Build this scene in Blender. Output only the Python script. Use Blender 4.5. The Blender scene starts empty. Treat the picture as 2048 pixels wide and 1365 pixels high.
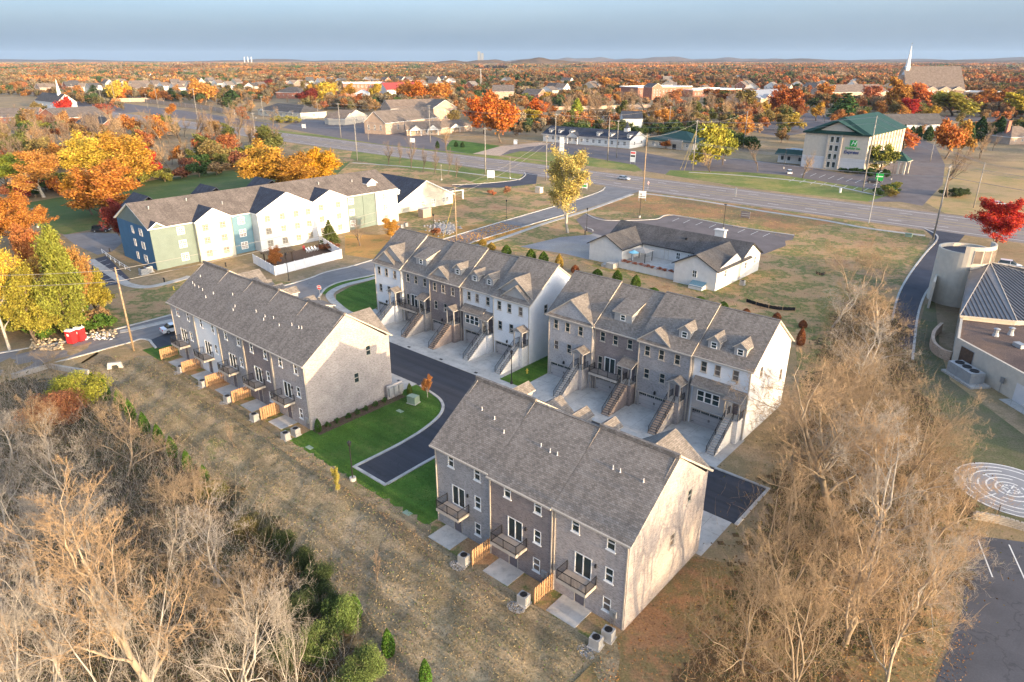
import bpy, math, random
import numpy as np
from mathutils import Vector, Matrix
SC = bpy.context.scene
COL = SC.collection
PI = math.pi
rng = random.Random(7)
nrg = np.random.default_rng(7)
# ------------------------------------------------------------------ camera, sky, sun, exposure
CAM_H, CAM_F, CAM_PITCH = 43.0, 1365.0, math.radians(22.35)
cam_d = bpy.data.cameras.new('camera')
cam_d.sensor_width = 36.0
cam_d.lens = 36.0 * CAM_F / 2048.0
cam_d.clip_start, cam_d.clip_end = 0.5, 60000.0
cam = bpy.data.objects.new('camera', cam_d)
cam.location = (0, 0, CAM_H)
cam.rotation_euler = (PI / 2 - CAM_PITCH, 0, 0)
COL.objects.link(cam)
SC.camera = cam
YAW = math.radians(-41.0)                       # direction of the terrace rows
SUN_AZ, SUN_EL = YAW - math.radians(2.6), math.radians(7.6)
sun_dir = Vector((math.cos(SUN_AZ) * math.cos(SUN_EL), math.sin(SUN_AZ) * math.cos(SUN_EL), math.sin(SUN_EL)))
world = bpy.data.worlds.new('World')
SC.world = world
world.use_nodes = True
wn = world.node_tree.nodes
wl = world.node_tree.links
wn.clear()
sky = wn.new('ShaderNodeTexSky')
sky.sky_type = 'NISHITA'
sky.sun_disc = False
sky.sun_elevation = SUN_EL
sky.sun_rotation = PI / 2 - SUN_AZ
sky.altitude = 150
sky.air_density, sky.dust_density, sky.ozone_density = 0.6, 7.0, 1.6
veil = wn.new('ShaderNodeMix'); veil.data_type = 'RGBA'; veil.blend_type = 'ADD'   # a thin even cloud veil over the whole sky
veil.inputs[0].default_value = 1.0
tcw = wn.new('ShaderNodeTexCoord'); mpw = wn.new('ShaderNodeMapping'); mpw.inputs['Scale'].default_value = (2.2, 2.2, 14)
nzw = wn.new('ShaderNodeTexNoise'); nzw.inputs['Scale'].default_value = 1.6; nzw.inputs['Detail'].default_value = 5
crw = wn.new('ShaderNodeValToRGB'); crw.color_ramp.elements[0].position = 0.3; crw.color_ramp.elements[1].position = 0.75
crw.color_ramp.elements[0].color = (0.34, 0.50, 0.70, 1); crw.color_ramp.elements[1].color = (0.46, 0.61, 0.78, 1)
wl.new(tcw.outputs['Generated'], mpw.inputs['Vector']); wl.new(mpw.outputs[0], nzw.inputs['Vector']); wl.new(nzw.outputs[0], crw.inputs[0]); wl.new(crw.outputs[0], veil.inputs[7])
bg = wn.new('ShaderNodeBackground')
bg.inputs['Strength'].default_value = 0.15
wo = wn.new('ShaderNodeOutputWorld')
wl.new(sky.outputs[0], veil.inputs[6])
wl.new(veil.outputs[2], bg.inputs['Color'])
wl.new(bg.outputs[0], wo.inputs['Surface'])
sun_d = bpy.data.lights.new('sun', 'SUN')
sun_d.energy = 2.25
sun_d.angle = math.radians(0.5)
sun_d.color = (1.0, 0.71, 0.40)
sun = bpy.data.objects.new('sun', sun_d)
sun.rotation_euler = (-sun_dir).to_track_quat('-Z', 'Y').to_euler()
sun.location = (60, -60, 80)
COL.objects.link(sun)
SC.view_settings.view_transform = 'Standard'
SC.view_settings.look = 'None'
SC.view_settings.exposure = 2.0
SC.view_settings.gamma = 1.0
SC.cycles.max_bounces = 5
SC.cycles.diffuse_bounces = 2
SC.cycles.glossy_bounces = 2
SC.cycles.transmission_bounces = 3
SC.cycles.transparent_max_bounces = 6
SC.cycles.volume_bounces = 0
SC.cycles.caustics_reflective = False
SC.cycles.caustics_refractive = False
SC.cycles.use_denoising = True
# ------------------------------------------------------------------ survey helpers
_cp, _sp = math.cos(CAM_PITCH), math.sin(CAM_PITCH)
def G(px, py, z=0.0):
 """surveyed ground point seen at a photo position"""
 a, b = (px - 1024.0) / CAM_F, -(py - 682.5) / CAM_F
 d = (a, _cp + b * _sp, -_sp + b * _cp)
 t = (z - CAM_H) / d[2]
 return Vector((t * d[0], t * d[1], z))
def HT(px, py, base):
 """height of a point straight above a surveyed base point"""
 a, b = (px - 1024.0) / CAM_F, -(py - 682.5) / CAM_F
 d = (a, _cp + b * _sp, -_sp + b * _cp)
 return CAM_H + base[1] / d[1] * d[2]
def PXM(p):
 """photo pixels per metre at a point"""
 return CAM_F / (p[1] * _cp + (CAM_H - p[2]) * _sp)
OA = Vector((-7.46, 56.98, 0))
UX = Vector((math.cos(YAW), math.sin(YAW), 0))
VX = Vector((-math.sin(YAW), math.cos(YAW), 0))
def ST(s, t, z=0.0):
 p = OA + UX * s + VX * t
 return Vector((p.x, p.y, z))
def TST(p):
 d = Vector((p[0], p[1], 0)) - OA
 return d.dot(UX), d.dot(VX)
# ------------------------------------------------------------------ mesh builder
class MB:
 def __init__(s):
  s.v, s.f, s.m = [], [], []
 def poly(s, pts, m=0):
  i = len(s.v)
  s.v += [tuple(p) for p in pts]
  s.f.append(tuple(range(i, i + len(pts))))
  s.m.append(m)
 def box(s, x0, x1, y0, y1, z0, z1, m=0):
  i = len(s.v)
  s.v += [(x0, y0, z0), (x1, y0, z0), (x1, y1, z0), (x0, y1, z0), (x0, y0, z1), (x1, y0, z1), (x1, y1, z1), (x0, y1, z1)]
  s.f += [(i, i+3, i+2, i+1), (i+4, i+5, i+6, i+7), (i, i+1, i+5, i+4), (i+1, i+2, i+6, i+5), (i+2, i+3, i+7, i+6), (i+3, i, i+4, i+7)]
  s.m += [m] * 6
 def prism(s, pts, z0, z1, m=0, mtop=None, bottom=True):
  n = len(pts)
  area = sum(pts[k][0] * pts[(k + 1) % n][1] - pts[(k + 1) % n][0] * pts[k][1] for k in range(n))
  if area < 0: pts = pts[::-1]
  i = len(s.v)
  s.v += [(p[0], p[1], z0) for p in pts] + [(p[0], p[1], z1) for p in pts]
  for k in range(n):
   j = (k + 1) % n
   s.f.append((i + k, i + j, i + n + j, i + n + k)); s.m.append(m)
  s.f.append(tuple(i + n + k for k in range(n))); s.m.append(m if mtop is None else mtop)
  if bottom:
   s.f.append(tuple(i + k for k in range(n - 1, -1, -1))); s.m.append(m)
 def xprism(s, prof, x0, x1, m=0):
  """profile in (y,z), swept along x"""
  n = len(prof)
  area = sum(prof[k][0] * prof[(k + 1) % n][1] - prof[(k + 1) % n][0] * prof[k][1] for k in range(n))
  if area < 0: prof = prof[::-1]
  i = len(s.v)
  s.v += [(x0, p[0], p[1]) for p in prof] + [(x1, p[0], p[1]) for p in prof]
  for k in range(n):
   j = (k + 1) % n
   s.f.append((i + k, i + j, i + n + j, i + n + k)); s.m.append(m)
  s.f.append(tuple(i + n + k for k in range(n))); s.m.append(m)
  s.f.append(tuple(i + k for k in range(n - 1, -1, -1))); s.m.append(m)
 def yprism(s, prof, y0, y1, m=0):
  """profile in (x,z), swept along y"""
  n = len(prof)
  area = sum(prof[k][0] * prof[(k + 1) % n][1] - prof[(k + 1) % n][0] * prof[k][1] for k in range(n))
  if area > 0: prof = prof[::-1]
  i = len(s.v)
  s.v += [(p[0], y0, p[1]) for p in prof] + [(p[0], y1, p[1]) for p in prof]
  for k in range(n):
   j = (k + 1) % n
   s.f.append((i + k, i + j, i + n + j, i + n + k)); s.m.append(m)
  s.f.append(tuple(i + n + k for k in range(n))); s.m.append(m)
  s.f.append(tuple(i + k for k in range(n - 1, -1, -1))); s.m.append(m)
 def tube(s, p0, p1, r0, r1=None, n=6, m=0, caps=True):
  r1 = r0 if r1 is None else r1
  p0, p1 = Vector(p0), Vector(p1)
  d = (p1 - p0)
  if d.length < 1e-6: return
  d.normalize()
  a = d.orthogonal().normalized(); b = d.cross(a)
  i = len(s.v)
  for p, r in ((p0, r0), (p1, r1)):
   for k in range(n):
    t = 2 * PI * k / n
    q = p + a * (r * math.cos(t)) + b * (r * math.sin(t))
    s.v.append((q.x, q.y, q.z))
  for k in range(n):
   j = (k + 1) % n
   s.f.append((i + k, i + j, i + n + j, i + n + k)); s.m.append(m)
  if caps:
   s.f.append(tuple(i + k for k in range(n - 1, -1, -1))); s.m.append(m)
   s.f.append(tuple(i + n + k for k in range(n))); s.m.append(m)
 def path(s, pts, r, n=5, m=0):
  for a, b in zip(pts[:-1], pts[1:]): s.tube(a, b, r, r, n, m)
 def lathe(s, prof, n=12, m=0, c=(0, 0, 0)):
  i = len(s.v)
  for r, z in prof:
   for k in range(n):
    t = 2 * PI * k / n
    s.v.append((c[0] + r * math.cos(t), c[1] + r * math.sin(t), c[2] + z))
  for a in range(len(prof) - 1):
   for k in range(n):
    j = (k + 1) % n
    s.f.append((i + a*n + k, i + a*n + j, i + (a+1)*n + j, i + (a+1)*n + k)); s.m.append(m)
  s.f.append(tuple(i + k for k in range(n - 1, -1, -1))); s.m.append(m)
  L = len(prof) - 1
  s.f.append(tuple(i + L*n + k for k in range(n))); s.m.append(m)
 def slab(s, pts, th, m=0, medge=None):
  """sloping sheet (counter-clockwise from above) given thickness th downward"""
  pts = [Vector(p) for p in pts]
  i = len(s.v); n = len(pts)
  s.v += [tuple(p) for p in pts] + [(p.x, p.y, p.z - th) for p in pts]
  s.f.append(tuple(i + k for k in range(n))); s.m.append(m)
  me = m if medge is None else medge
  s.f.append(tuple(i + n + k for k in range(n - 1, -1, -1))); s.m.append(me)
  for k in range(n):
   j = (k + 1) % n
   s.f.append((i + n + k, i + n + j, i + j, i + k)); s.m.append(me)
 def wall(s, x0, x1, z0, z1, y, holes, depth=0.12, m=0, flip=False, mr=None):
  """wall in a plane of constant y with rectangular holes and reveals; outside is -y (or +y if flip)"""
  xs = sorted({x0, x1, *[h[0] for h in holes], *[h[1] for h in holes]})
  zs = sorted({z0, z1, *[h[2] for h in holes], *[h[3] for h in holes]})
  sg = 1 if not flip else -1
  for a, b in zip(xs[:-1], xs[1:]):
   for c, d in zip(zs[:-1], zs[1:]):
    cx, cz = (a + b) / 2, (c + d) / 2
    if any(h[0] < cx < h[1] and h[2] < cz < h[3] for h in holes): continue
    q = [(a, y, c), (b, y, c), (b, y, d), (a, y, d)]
    s.poly(q if not flip else q[::-1], m)
  mr = m if mr is None else mr
  for h in holes:
   a, b, c, d = h[:4]
   yi = y + sg * depth
   for q in ([(a, y, c), (a, y, d), (a, yi, d), (a, yi, c)], [(b, y, d), (b, y, c), (b, yi, c), (b, yi, d)],
                      [(a, y, d), (b, y, d), (b, yi, d), (a, yi, d)], [(b, y, c), (a, y, c), (a, yi, c), (b, yi, c)]):
    s.poly(q if flip else q[::-1], mr)
 def xwall(s, y0, y1, z0, z1, x, holes, depth=0.12, m=0, flip=False):
  """the same in a plane of constant x; outside is +x (or -x if flip)"""
  t = MB(); t.wall(y0, y1, z0, z1, 0, holes, depth, m, False)
  for f, mm in zip(t.f, t.m):
   q = [t.v[k] for k in f]
   q = [((x - p[1]) if not flip else (x + p[1]), p[0], p[2]) for p in q]
   s.poly(q if not flip else q[::-1], mm)
 def mesh(s, name, mats, smooth=False):
  me = bpy.data.meshes.new(name)
  me.from_pydata(s.v, [], s.f)
  for m in (mats if isinstance(mats, (list, tuple)) else [mats]):
   me.materials.append(M(m))
  if len(me.materials) > 1:
   me.polygons.foreach_set('material_index', s.m)
  if smooth: me.polygons.foreach_set('use_smooth', [True] * len(s.f))
  face_uv(me)
  return me
 def build(s, name, mats, parent=None, loc=None, rz=0.0, smooth=False):
  return put(name, s.mesh(name, mats, smooth), parent, loc, rz)
def face_uv(me):
 """true-scale in-plane coordinates for every face: u level, v up the slope"""
 nl = len(me.loops); npol = len(me.polygons)
 if not nl: return
 co = np.empty(len(me.vertices) * 3, np.float32); me.vertices.foreach_get('co', co); co = co.reshape(-1, 3)
 vi = np.empty(nl, np.int32); me.loops.foreach_get('vertex_index', vi)
 no = np.empty(npol * 3, np.float32); me.polygons.foreach_get('normal', no); no = no.reshape(-1, 3)
 tot = np.empty(npol, np.int32); me.polygons.foreach_get('loop_total', tot)
 n = np.repeat(no, tot, axis=0)
 t = np.stack([-n[:, 1], n[:, 0], np.zeros(nl, np.float32)], 1)
 L = np.linalg.norm(t, axis=1, keepdims=True)
 t = np.where(L < 0.02, np.array([[1, 0, 0]], np.float32), t / np.maximum(L, 1e-6))
 b = np.cross(n, t)
 p = co[vi]
 uv = np.stack([(p * t).sum(1), (p * b).sum(1)], 1).astype(np.float32)
 lay = me.uv_layers.new(name='uv')
 lay.data.foreach_set('uv', uv.ravel())
def put(name, me, parent=None, loc=None, rz=0.0, color=None, scale=None):
 o = bpy.data.objects.new(name, me)
 COL.objects.link(o)
 if parent is not None: o.parent = parent
 if loc is not None: o.location = loc
 if rz: o.rotation_euler = (0, 0, rz)
 if color is not None: o.color = (*color, 1)
 if scale is not None: o.scale = scale
 return o
def tag(o, label=None, cat=None, group=None, kind=None):
 if label: o['label'] = label
 if cat: o['category'] = cat
 if group: o['group'] = group
 if kind: o['kind'] = kind
 return o
def thing(name, label, cat, loc=(0, 0, 0), rz=0.0, group=None):
 o = bpy.data.objects.new(name, None)
 o.empty_display_size = 0.3
 COL.objects.link(o)
 o.location = loc; o.rotation_euler = (0, 0, rz)
 return tag(o, label, cat, group)
def clone(root, loc=None, rz=None, label=None, scale=None):
 r = root.copy(); COL.objects.link(r)
 if loc is not None: r.location = loc
 if rz is not None: r.rotation_euler = (0, 0, rz)
 if label: r['label'] = label
 if scale is not None: r.scale = scale
 for ch in list(root.children):
  c = ch.copy(); COL.objects.link(c); c.parent = r
  for g in list(ch.children):
   d = g.copy(); COL.objects.link(d); d.parent = c
 return r
def np_mesh(name, verts, faces, mats, nper, mi=None, smooth=False):
 """fast mesh: faces is an (n, nper) index array"""
 me = bpy.data.meshes.new(name)
 verts = np.ascontiguousarray(verts, np.float32); faces = np.ascontiguousarray(faces, np.int32)
 nf = len(faces)
 me.vertices.add(len(verts)); me.vertices.foreach_set('co', verts.ravel())
 me.loops.add(nf * nper); me.loops.foreach_set('vertex_index', faces.ravel())
 me.polygons.add(nf)
 me.polygons.foreach_set('loop_start', np.arange(0, nf * nper, nper, dtype=np.int32))
 try: me.polygons.foreach_set('loop_total', np.full(nf, nper, np.int32))
 except Exception: pass
 for m in (mats if isinstance(mats, (list, tuple)) else [mats]): me.materials.append(M(m))
 if mi is not None: me.polygons.foreach_set('material_index', np.asarray(mi, np.int32))
 if smooth: me.polygons.foreach_set('use_smooth', np.ones(nf, bool))
 me.update(calc_edges=True)
 return me
# ------------------------------------------------------------------ materials
MATS = {}
def M(x): return MATS[x] if isinstance(x, str) else x
class NT:
 def __init__(s, name, rough=0.8, spec=0.3):
  s.mat = bpy.data.materials.new(name); s.mat.use_nodes = True
  s.n = s.mat.node_tree.nodes; s.l = s.mat.node_tree.links
  s.b = s.n['Principled BSDF']
  s.b.inputs['Roughness'].default_value = rough
  s.b.inputs['Specular IOR Level'].default_value = spec
  s._uv = s._ob = None
  MATS[name] = s.mat
 def new(s, t, **k):
  n = s.n.new('ShaderNode' + t)
  for a, v in k.items():
   if a in n.inputs: n.inputs[a].default_value = v
   else: setattr(n, a, v)
  return n
 def L(s, a, b): s.l.new(a, b)
 @property
 def uv(s):
  if s._uv is None: s._uv = s.new('UVMap').outputs[0]
  return s._uv
 @property
 def ob(s):
  if s._ob is None: s._ob = s.new('TexCoord').outputs['Object']
  return s._ob
 @property
 def wp(s):
  return s.new('NewGeometry').outputs['Position']
 def map(s, vec, sc=(1, 1, 1), rot=(0, 0, 0)):
  n = s.new('Mapping'); n.inputs['Scale'].default_value = sc; n.inputs['Rotation'].default_value = rot
  s.L(vec, n.inputs['Vector']); return n.outputs[0]
 def noise(s, vec, scale, detail=3, rough=0.55, out=0):
  n = s.new('TexNoise'); n.inputs['Scale'].default_value = scale; n.inputs['Detail'].default_value = detail
  n.inputs['Roughness'].default_value = rough
  s.L(vec, n.inputs['Vector']); return n.outputs[out]
 def ramp(s, fac, stops, interp='LINEAR'):
  n = s.new('ValToRGB'); n.color_ramp.interpolation = interp
  e = n.color_ramp.elements
  while len(e) < len(stops): e.new(0.5)
  for k, (p, c) in enumerate(stops):
   e[k].position = p; e[k].color = (*c, 1) if len(c) == 3 else c
  s.L(fac, n.inputs[0]); return n.outputs[0]
 def mix(s, fac, a, b, mode='MIX'):
  n = s.new('Mix'); n.data_type = 'RGBA'; n.blend_type = mode
  for v, i in ((fac, 0), (a, 6), (b, 7)):
   if isinstance(v, (int, float)): n.inputs[i].default_value = v
   elif isinstance(v, tuple): n.inputs[i].default_value = (*v, 1)
   else: s.L(v, n.inputs[i])
  return n.outputs[2]
 def math(s, op, a, b=0.0):
  n = s.new('Math', operation=op)
  for v, i in ((a, 0), (b, 1)):
   if isinstance(v, (int, float)): n.inputs[i].default_value = v
   else: s.L(v, n.inputs[i])
  return n.outputs[0]
 def col(s, out): s.L(out, s.b.inputs['Base Color'])
 def bump(s, h, strength=0.4, dist=0.02):
  n = s.new('Bump'); n.inputs['Strength'].default_value = strength; n.inputs['Distance'].default_value = dist
  s.L(h, n.inputs['Height']); s.L(n.outputs[0], s.b.inputs['Normal'])
def sh(c, k): return tuple(min(1, x * k) for x in c)
def plain(name, c, rough=0.7, var=0.12, scale=1.2, metal=0.0, spec=0.3):
 t = NT(name, rough, spec)
 n = t.noise(t.ob, scale, 4)
 t.col(t.ramp(n, [(0.3, sh(c, 1 - var)), (0.7, sh(c, 1 + var))]))
 t.b.inputs['Metallic'].default_value = metal
 return t
def brick(name, c1, c2, mortar, var=0.2, bw=0.30, bh=0.10):
 t = NT(name, 0.9, 0.2)
 b = t.new('TexBrick'); b.inputs['Scale'].default_value = 1
 b.inputs['Brick Width'].default_value = bw; b.inputs['Row Height'].default_value = bh
 b.inputs['Mortar Size'].default_value = 0.008
 b.inputs['Color1'].default_value = (*c1, 1); b.inputs['Color2'].default_value = (*c2, 1); b.inputs['Mortar'].default_value = (*mortar, 1)
 t.L(t.uv, b.inputs['Vector'])
 sp = t.noise(t.map(t.uv, (3.2, 9, 1)), 1.0, 2, 0.5)
 c = t.mix(t.ramp(sp, [(0.46, (0, 0, 0)), (0.56, (1, 1, 1))]), b.outputs['Color'], sh(c1, 2.0 - 1.3 * c1[0]))
 n = t.noise(t.uv, 0.5, 4)
 t.col(t.mix(1.0, c, t.ramp(n, [(0.3, (1 - var,) * 3), (0.7, (1 + var * 0.4,) * 3)]), 'MULTIPLY'))
 t.bump(b.outputs['Fac'], -0.4, 0.01)
def shingle(name, c, var=0.3):
 t = NT(name, 0.95, 0.15)
 b = t.new('TexBrick'); b.inputs['Scale'].default_value = 1
 b.inputs['Brick Width'].default_value = 0.30; b.inputs['Row Height'].default_value = 0.17
 b.inputs['Mortar Size'].default_value = 0.012; b.inputs['Mortar Smooth'].default_value = 0.3
 b.inputs['Color1'].default_value = (*sh(c, 0.76), 1); b.inputs['Color2'].default_value = (*sh(c, 1.3), 1); b.inputs['Mortar'].default_value = (*sh(c, 0.4), 1)
 t.L(t.uv, b.inputs['Vector'])
 sp = t.noise(t.map(t.uv, (4.5, 7, 1)), 1.0, 1, 0.4)
 cc = t.mix(t.ramp(sp, [(0.45, (0, 0, 0)), (0.7, (0.5,) * 3)]), b.outputs['Color'], (c[0] * 1.15, c[1] * 1.06, c[2] * 1.0))
 n = t.noise(t.uv, 0.35, 5)
 st = t.noise(t.map(t.uv, (1.5, 0.12, 1)), 1.0, 3)
 cc = t.mix(1.0, cc, t.ramp(n, [(0.3, (1 - var,) * 3), (0.7, (1 + var * 0.3,) * 3)]), 'MULTIPLY')
 cc = t.mix(1.0, cc, t.ramp(st, [(0.3, (0.86,) * 3), (0.7, (1.08,) * 3)]), 'MULTIPLY')
 t.col(cc)
 t.bump(b.outputs['Fac'], -0.7, 0.02)
def siding(name, c, pitch=0.2, vert=False, depth=0.5, var=0.08):
 t = NT(name, 0.6, 0.3)
 sx = t.new('SeparateXYZ'); t.L(t.uv, sx.inputs[0])
 a = t.math('MULTIPLY', sx.outputs[0 if vert else 1], 1 / pitch)
 f = t.math('FRACT', a)
 n = t.noise(t.uv, 0.6, 4)
 base = t.ramp(n, [(0.3, sh(c, 1 - var)), (0.7, sh(c, 1 + var))])
 t.col(t.mix(t.ramp(f, [(0.0, (1, 1, 1)), (0.09, (0, 0, 0))]), base, sh(c, 0.6)))
 t.bump(f, depth, 0.02)
def ground_mat(name, stops, scale, fine=6.0, rough=0.95, fine_amt=0.35, streak=0.0, bump=0.5):
 t = NT(name, rough, 0.15)
 v = t.wp
 n1 = t.noise(v, scale, 6, 0.6)
 n2 = t.noise(v, fine, 4, 0.7)
 n3 = t.noise(v, scale * 6, 4, 0.65)
 f = t.math('ADD', t.math('MULTIPLY', n1, 0.65), t.math('MULTIPLY', n3, 0.35))
 c = t.mix(1.0, t.ramp(f, stops), t.ramp(t.noise(v, scale * 0.35, 3), [(0.35, (0.74, 0.76, 0.84)), (0.5, (1, 1, 1)), (0.65, (1.16, 1.08, 0.96))]), 'MULTIPLY')
 if streak:
  q = t.new('VectorRotate'); q.rotation_type = 'Z_AXIS'; q.inputs['Angle'].default_value = -YAW; t.L(v, q.inputs['Vector'])
  c = t.mix(1.0, c, t.ramp(t.noise(t.map(q.outputs[0], (0.05, 0.75, 1)), 1.0, 4, 0.6), [(0.36, (1 - streak,) * 3), (0.64, (1 + streak * 0.6,) * 3)]), 'MULTIPLY')
 t.col(t.mix(1.0, c, t.ramp(n2, [(0.25, (1 - fine_amt,) * 3), (0.75, (1 + fine_amt,) * 3)]), 'MULTIPLY'))
 t.bump(n2, bump, 0.06)
 return t
brick('brick_grey', (0.20, 0.19, 0.19), (0.33, 0.315, 0.31), (0.42, 0.40, 0.38))
brick('brick_purple', (0.14, 0.115, 0.11), (0.26, 0.215, 0.20), (0.38, 0.345, 0.32))
brick('brick_lightgrey', (0.30, 0.28, 0.275), (0.45, 0.425, 0.41), (0.48, 0.45, 0.43))
brick('brick_pinkish', (0.27, 0.235, 0.22), (0.38, 0.345, 0.325), (0.41, 0.38, 0.355))
brick('brick_white', (0.72, 0.72, 0.72), (0.80, 0.80, 0.80), (0.66, 0.66, 0.66), 0.08)
brick('brick_whitewash', (0.50, 0.50, 0.51), (0.68, 0.68, 0.68), (0.62, 0.62, 0.6), 0.1)
brick('brick_red', (0.26, 0.105, 0.07), (0.33, 0.14, 0.09), (0.40, 0.33, 0.28))
brick('brick_tan', (0.36, 0.26, 0.19), (0.43, 0.31, 0.23), (0.45, 0.38, 0.32))
shingle('shingle_grey', (0.215, 0.192, 0.172), 0.2)
shingle('shingle_dark', (0.11, 0.105, 0.105))
shingle('shingle_brown', (0.22, 0.175, 0.145))
shingle('shingle_tan', (0.175, 0.15, 0.135))
shingle('shingle_slate', (0.05, 0.06, 0.085))
siding('siding_grey', (0.36, 0.345, 0.33))
siding('siding_white', (0.66, 0.66, 0.64), 0.2)
siding('siding_cream', (0.52, 0.49, 0.40), 0.2)
siding('siding_blue', (0.05, 0.145, 0.25), 0.2)
siding('siding_sage', (0.155, 0.20, 0.18), 0.2)
siding('siding_teal', (0.12, 0.22, 0.28), 0.2)
siding('siding_tan', (0.5, 0.43, 0.33), 0.2)
siding('vinyl_fence', (0.78, 0.78, 0.80), 0.16, True, 0.3)
siding('metal_green', (0.018, 0.055, 0.042), 0.4, True, 0.8)
siding('metal_red', (0.34, 0.06, 0.05), 0.4, True, 0.8)
siding('garage_paint', (0.42, 0.385, 0.37), 0.55, False, 0.4)
plain('trim_grey', (0.36, 0.345, 0.33), 0.6)
plain('trim_white', (0.76, 0.75, 0.73), 0.5, 0.05)
plain('trim_tan', (0.45, 0.40, 0.34), 0.6)
plain('stucco', (0.52, 0.46, 0.38), 0.9, 0.08)
plain('stucco_white', (0.62, 0.60, 0.57), 0.9, 0.07)
plain('stucco_pale', (0.58, 0.56, 0.55), 0.9, 0.06)
plain('door_grey', (0.15, 0.13, 0.14), 0.45)
plain('iron', (0.02, 0.02, 0.022), 0.45, 0.1)
plain('steel', (0.32, 0.33, 0.34), 0.4, 0.1, 2, 0.7)
plain('galvanised', (0.36, 0.365, 0.37), 0.5, 0.12, 2, 0.3)
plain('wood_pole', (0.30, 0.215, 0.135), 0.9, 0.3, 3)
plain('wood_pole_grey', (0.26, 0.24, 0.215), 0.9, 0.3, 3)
plain('wood_fence', (0.38, 0.225, 0.12), 0.85, 0.22, 3)
plain('wood_dark', (0.10, 0.065, 0.045), 0.8, 0.25, 3)
siding('deck_boards', (0.34, 0.295, 0.26), 0.14, True, 0.5, 0.2)
plain('plastic_white', (0.78, 0.78, 0.77), 0.45, 0.04)
plain('plastic_red', (0.55, 0.03, 0.035), 0.45, 0.06)
plain('paint_white', (0.66, 0.65, 0.62), 0.7, 0.2, 6)
plain('paint_yellow', (0.62, 0.45, 0.08), 0.7, 0.12, 6)
plain('utility_green', (0.26, 0.33, 0.24), 0.6)
plain('sign_green', (0.02, 0.34, 0.06), 0.4, 0.05)
plain('sign_navy', (0.02, 0.045, 0.17), 0.4, 0.05)
plain('sign_red', (0.60, 0.02, 0.03), 0.4, 0.05)
plain('rubber', (0.02, 0.02, 0.02), 0.8)
plain('stone_block', (0.36, 0.32, 0.27), 0.95, 0.25, 4)
plain('riprap_stone', (0.27, 0.27, 0.28), 0.95, 0.35, 5)
plain('mulch', (0.11, 0.07, 0.05), 1.0, 0.35, 4)
plain('fabric_black', (0.015, 0.015, 0.017), 0.9)
plain('fabric_tan', (0.35, 0.31, 0.27), 0.9)
plain('fabric_sky', (0.25, 0.55, 0.65), 0.8)
plain('cushion_red', (0.4, 0.05, 0.05), 0.9)
plain('cardboard', (0.46, 0.36, 0.24), 0.9, 0.2, 2)
plain('labyrinth_grey', (0.25, 0.25, 0.26), 0.9, 0.1, 0.6)
plain('roof_metal', (0.20, 0.19, 0.19), 0.45, 0.12, 0.8, 0.5)
plain('lamp_glow', (0.9, 0.75, 0.5), 0.5)
# ------------------------------------------------------------------ ground materials
def concrete(name, c, joint=0.0):
 t = NT(name, 0.9, 0.2)
 v = t.wp
 n = t.noise(v, 0.45, 5); n2 = t.noise(v, 9, 3)
 cc = t.mix(1.0, t.ramp(n, [(0.3, sh(c, 0.8)), (0.7, sh(c, 1.1))]), t.ramp(t.noise(v, 1.4, 4, 0.65), [(0.3, (0.78,) * 3), (0.5, (1, 1, 1))]), 'MULTIPLY')
 cc = t.mix(1.0, cc, t.ramp(n2, [(0.3, (0.93,) * 3), (0.7, (1.05,) * 3)]), 'MULTIPLY')
 if joint:
  r = t.new('VectorRotate'); r.rotation_type = 'Z_AXIS'; r.inputs['Angle'].default_value = -YAW
  t.L(v, r.inputs['Vector'])
  b = t.new('TexBrick'); b.offset = 0; b.inputs['Scale'].default_value = 1; b.inputs['Brick Width'].default_value = joint; b.inputs['Row Height'].default_value = joint
  b.inputs['Mortar Size'].default_value = 0.02; b.inputs['Color1'].default_value = (1, 1, 1, 1); b.inputs['Color2'].default_value = (0.93, 0.93, 0.93, 1); b.inputs['Mortar'].default_value = (0.6, 0.6, 0.6, 1)
  t.L(r.outputs[0], b.inputs['Vector'])
  cc = t.mix(1.0, cc, b.outputs['Color'], 'MULTIPLY')
 t.col(cc)
 t.bump(n2, 0.1, 0.01)
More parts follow.
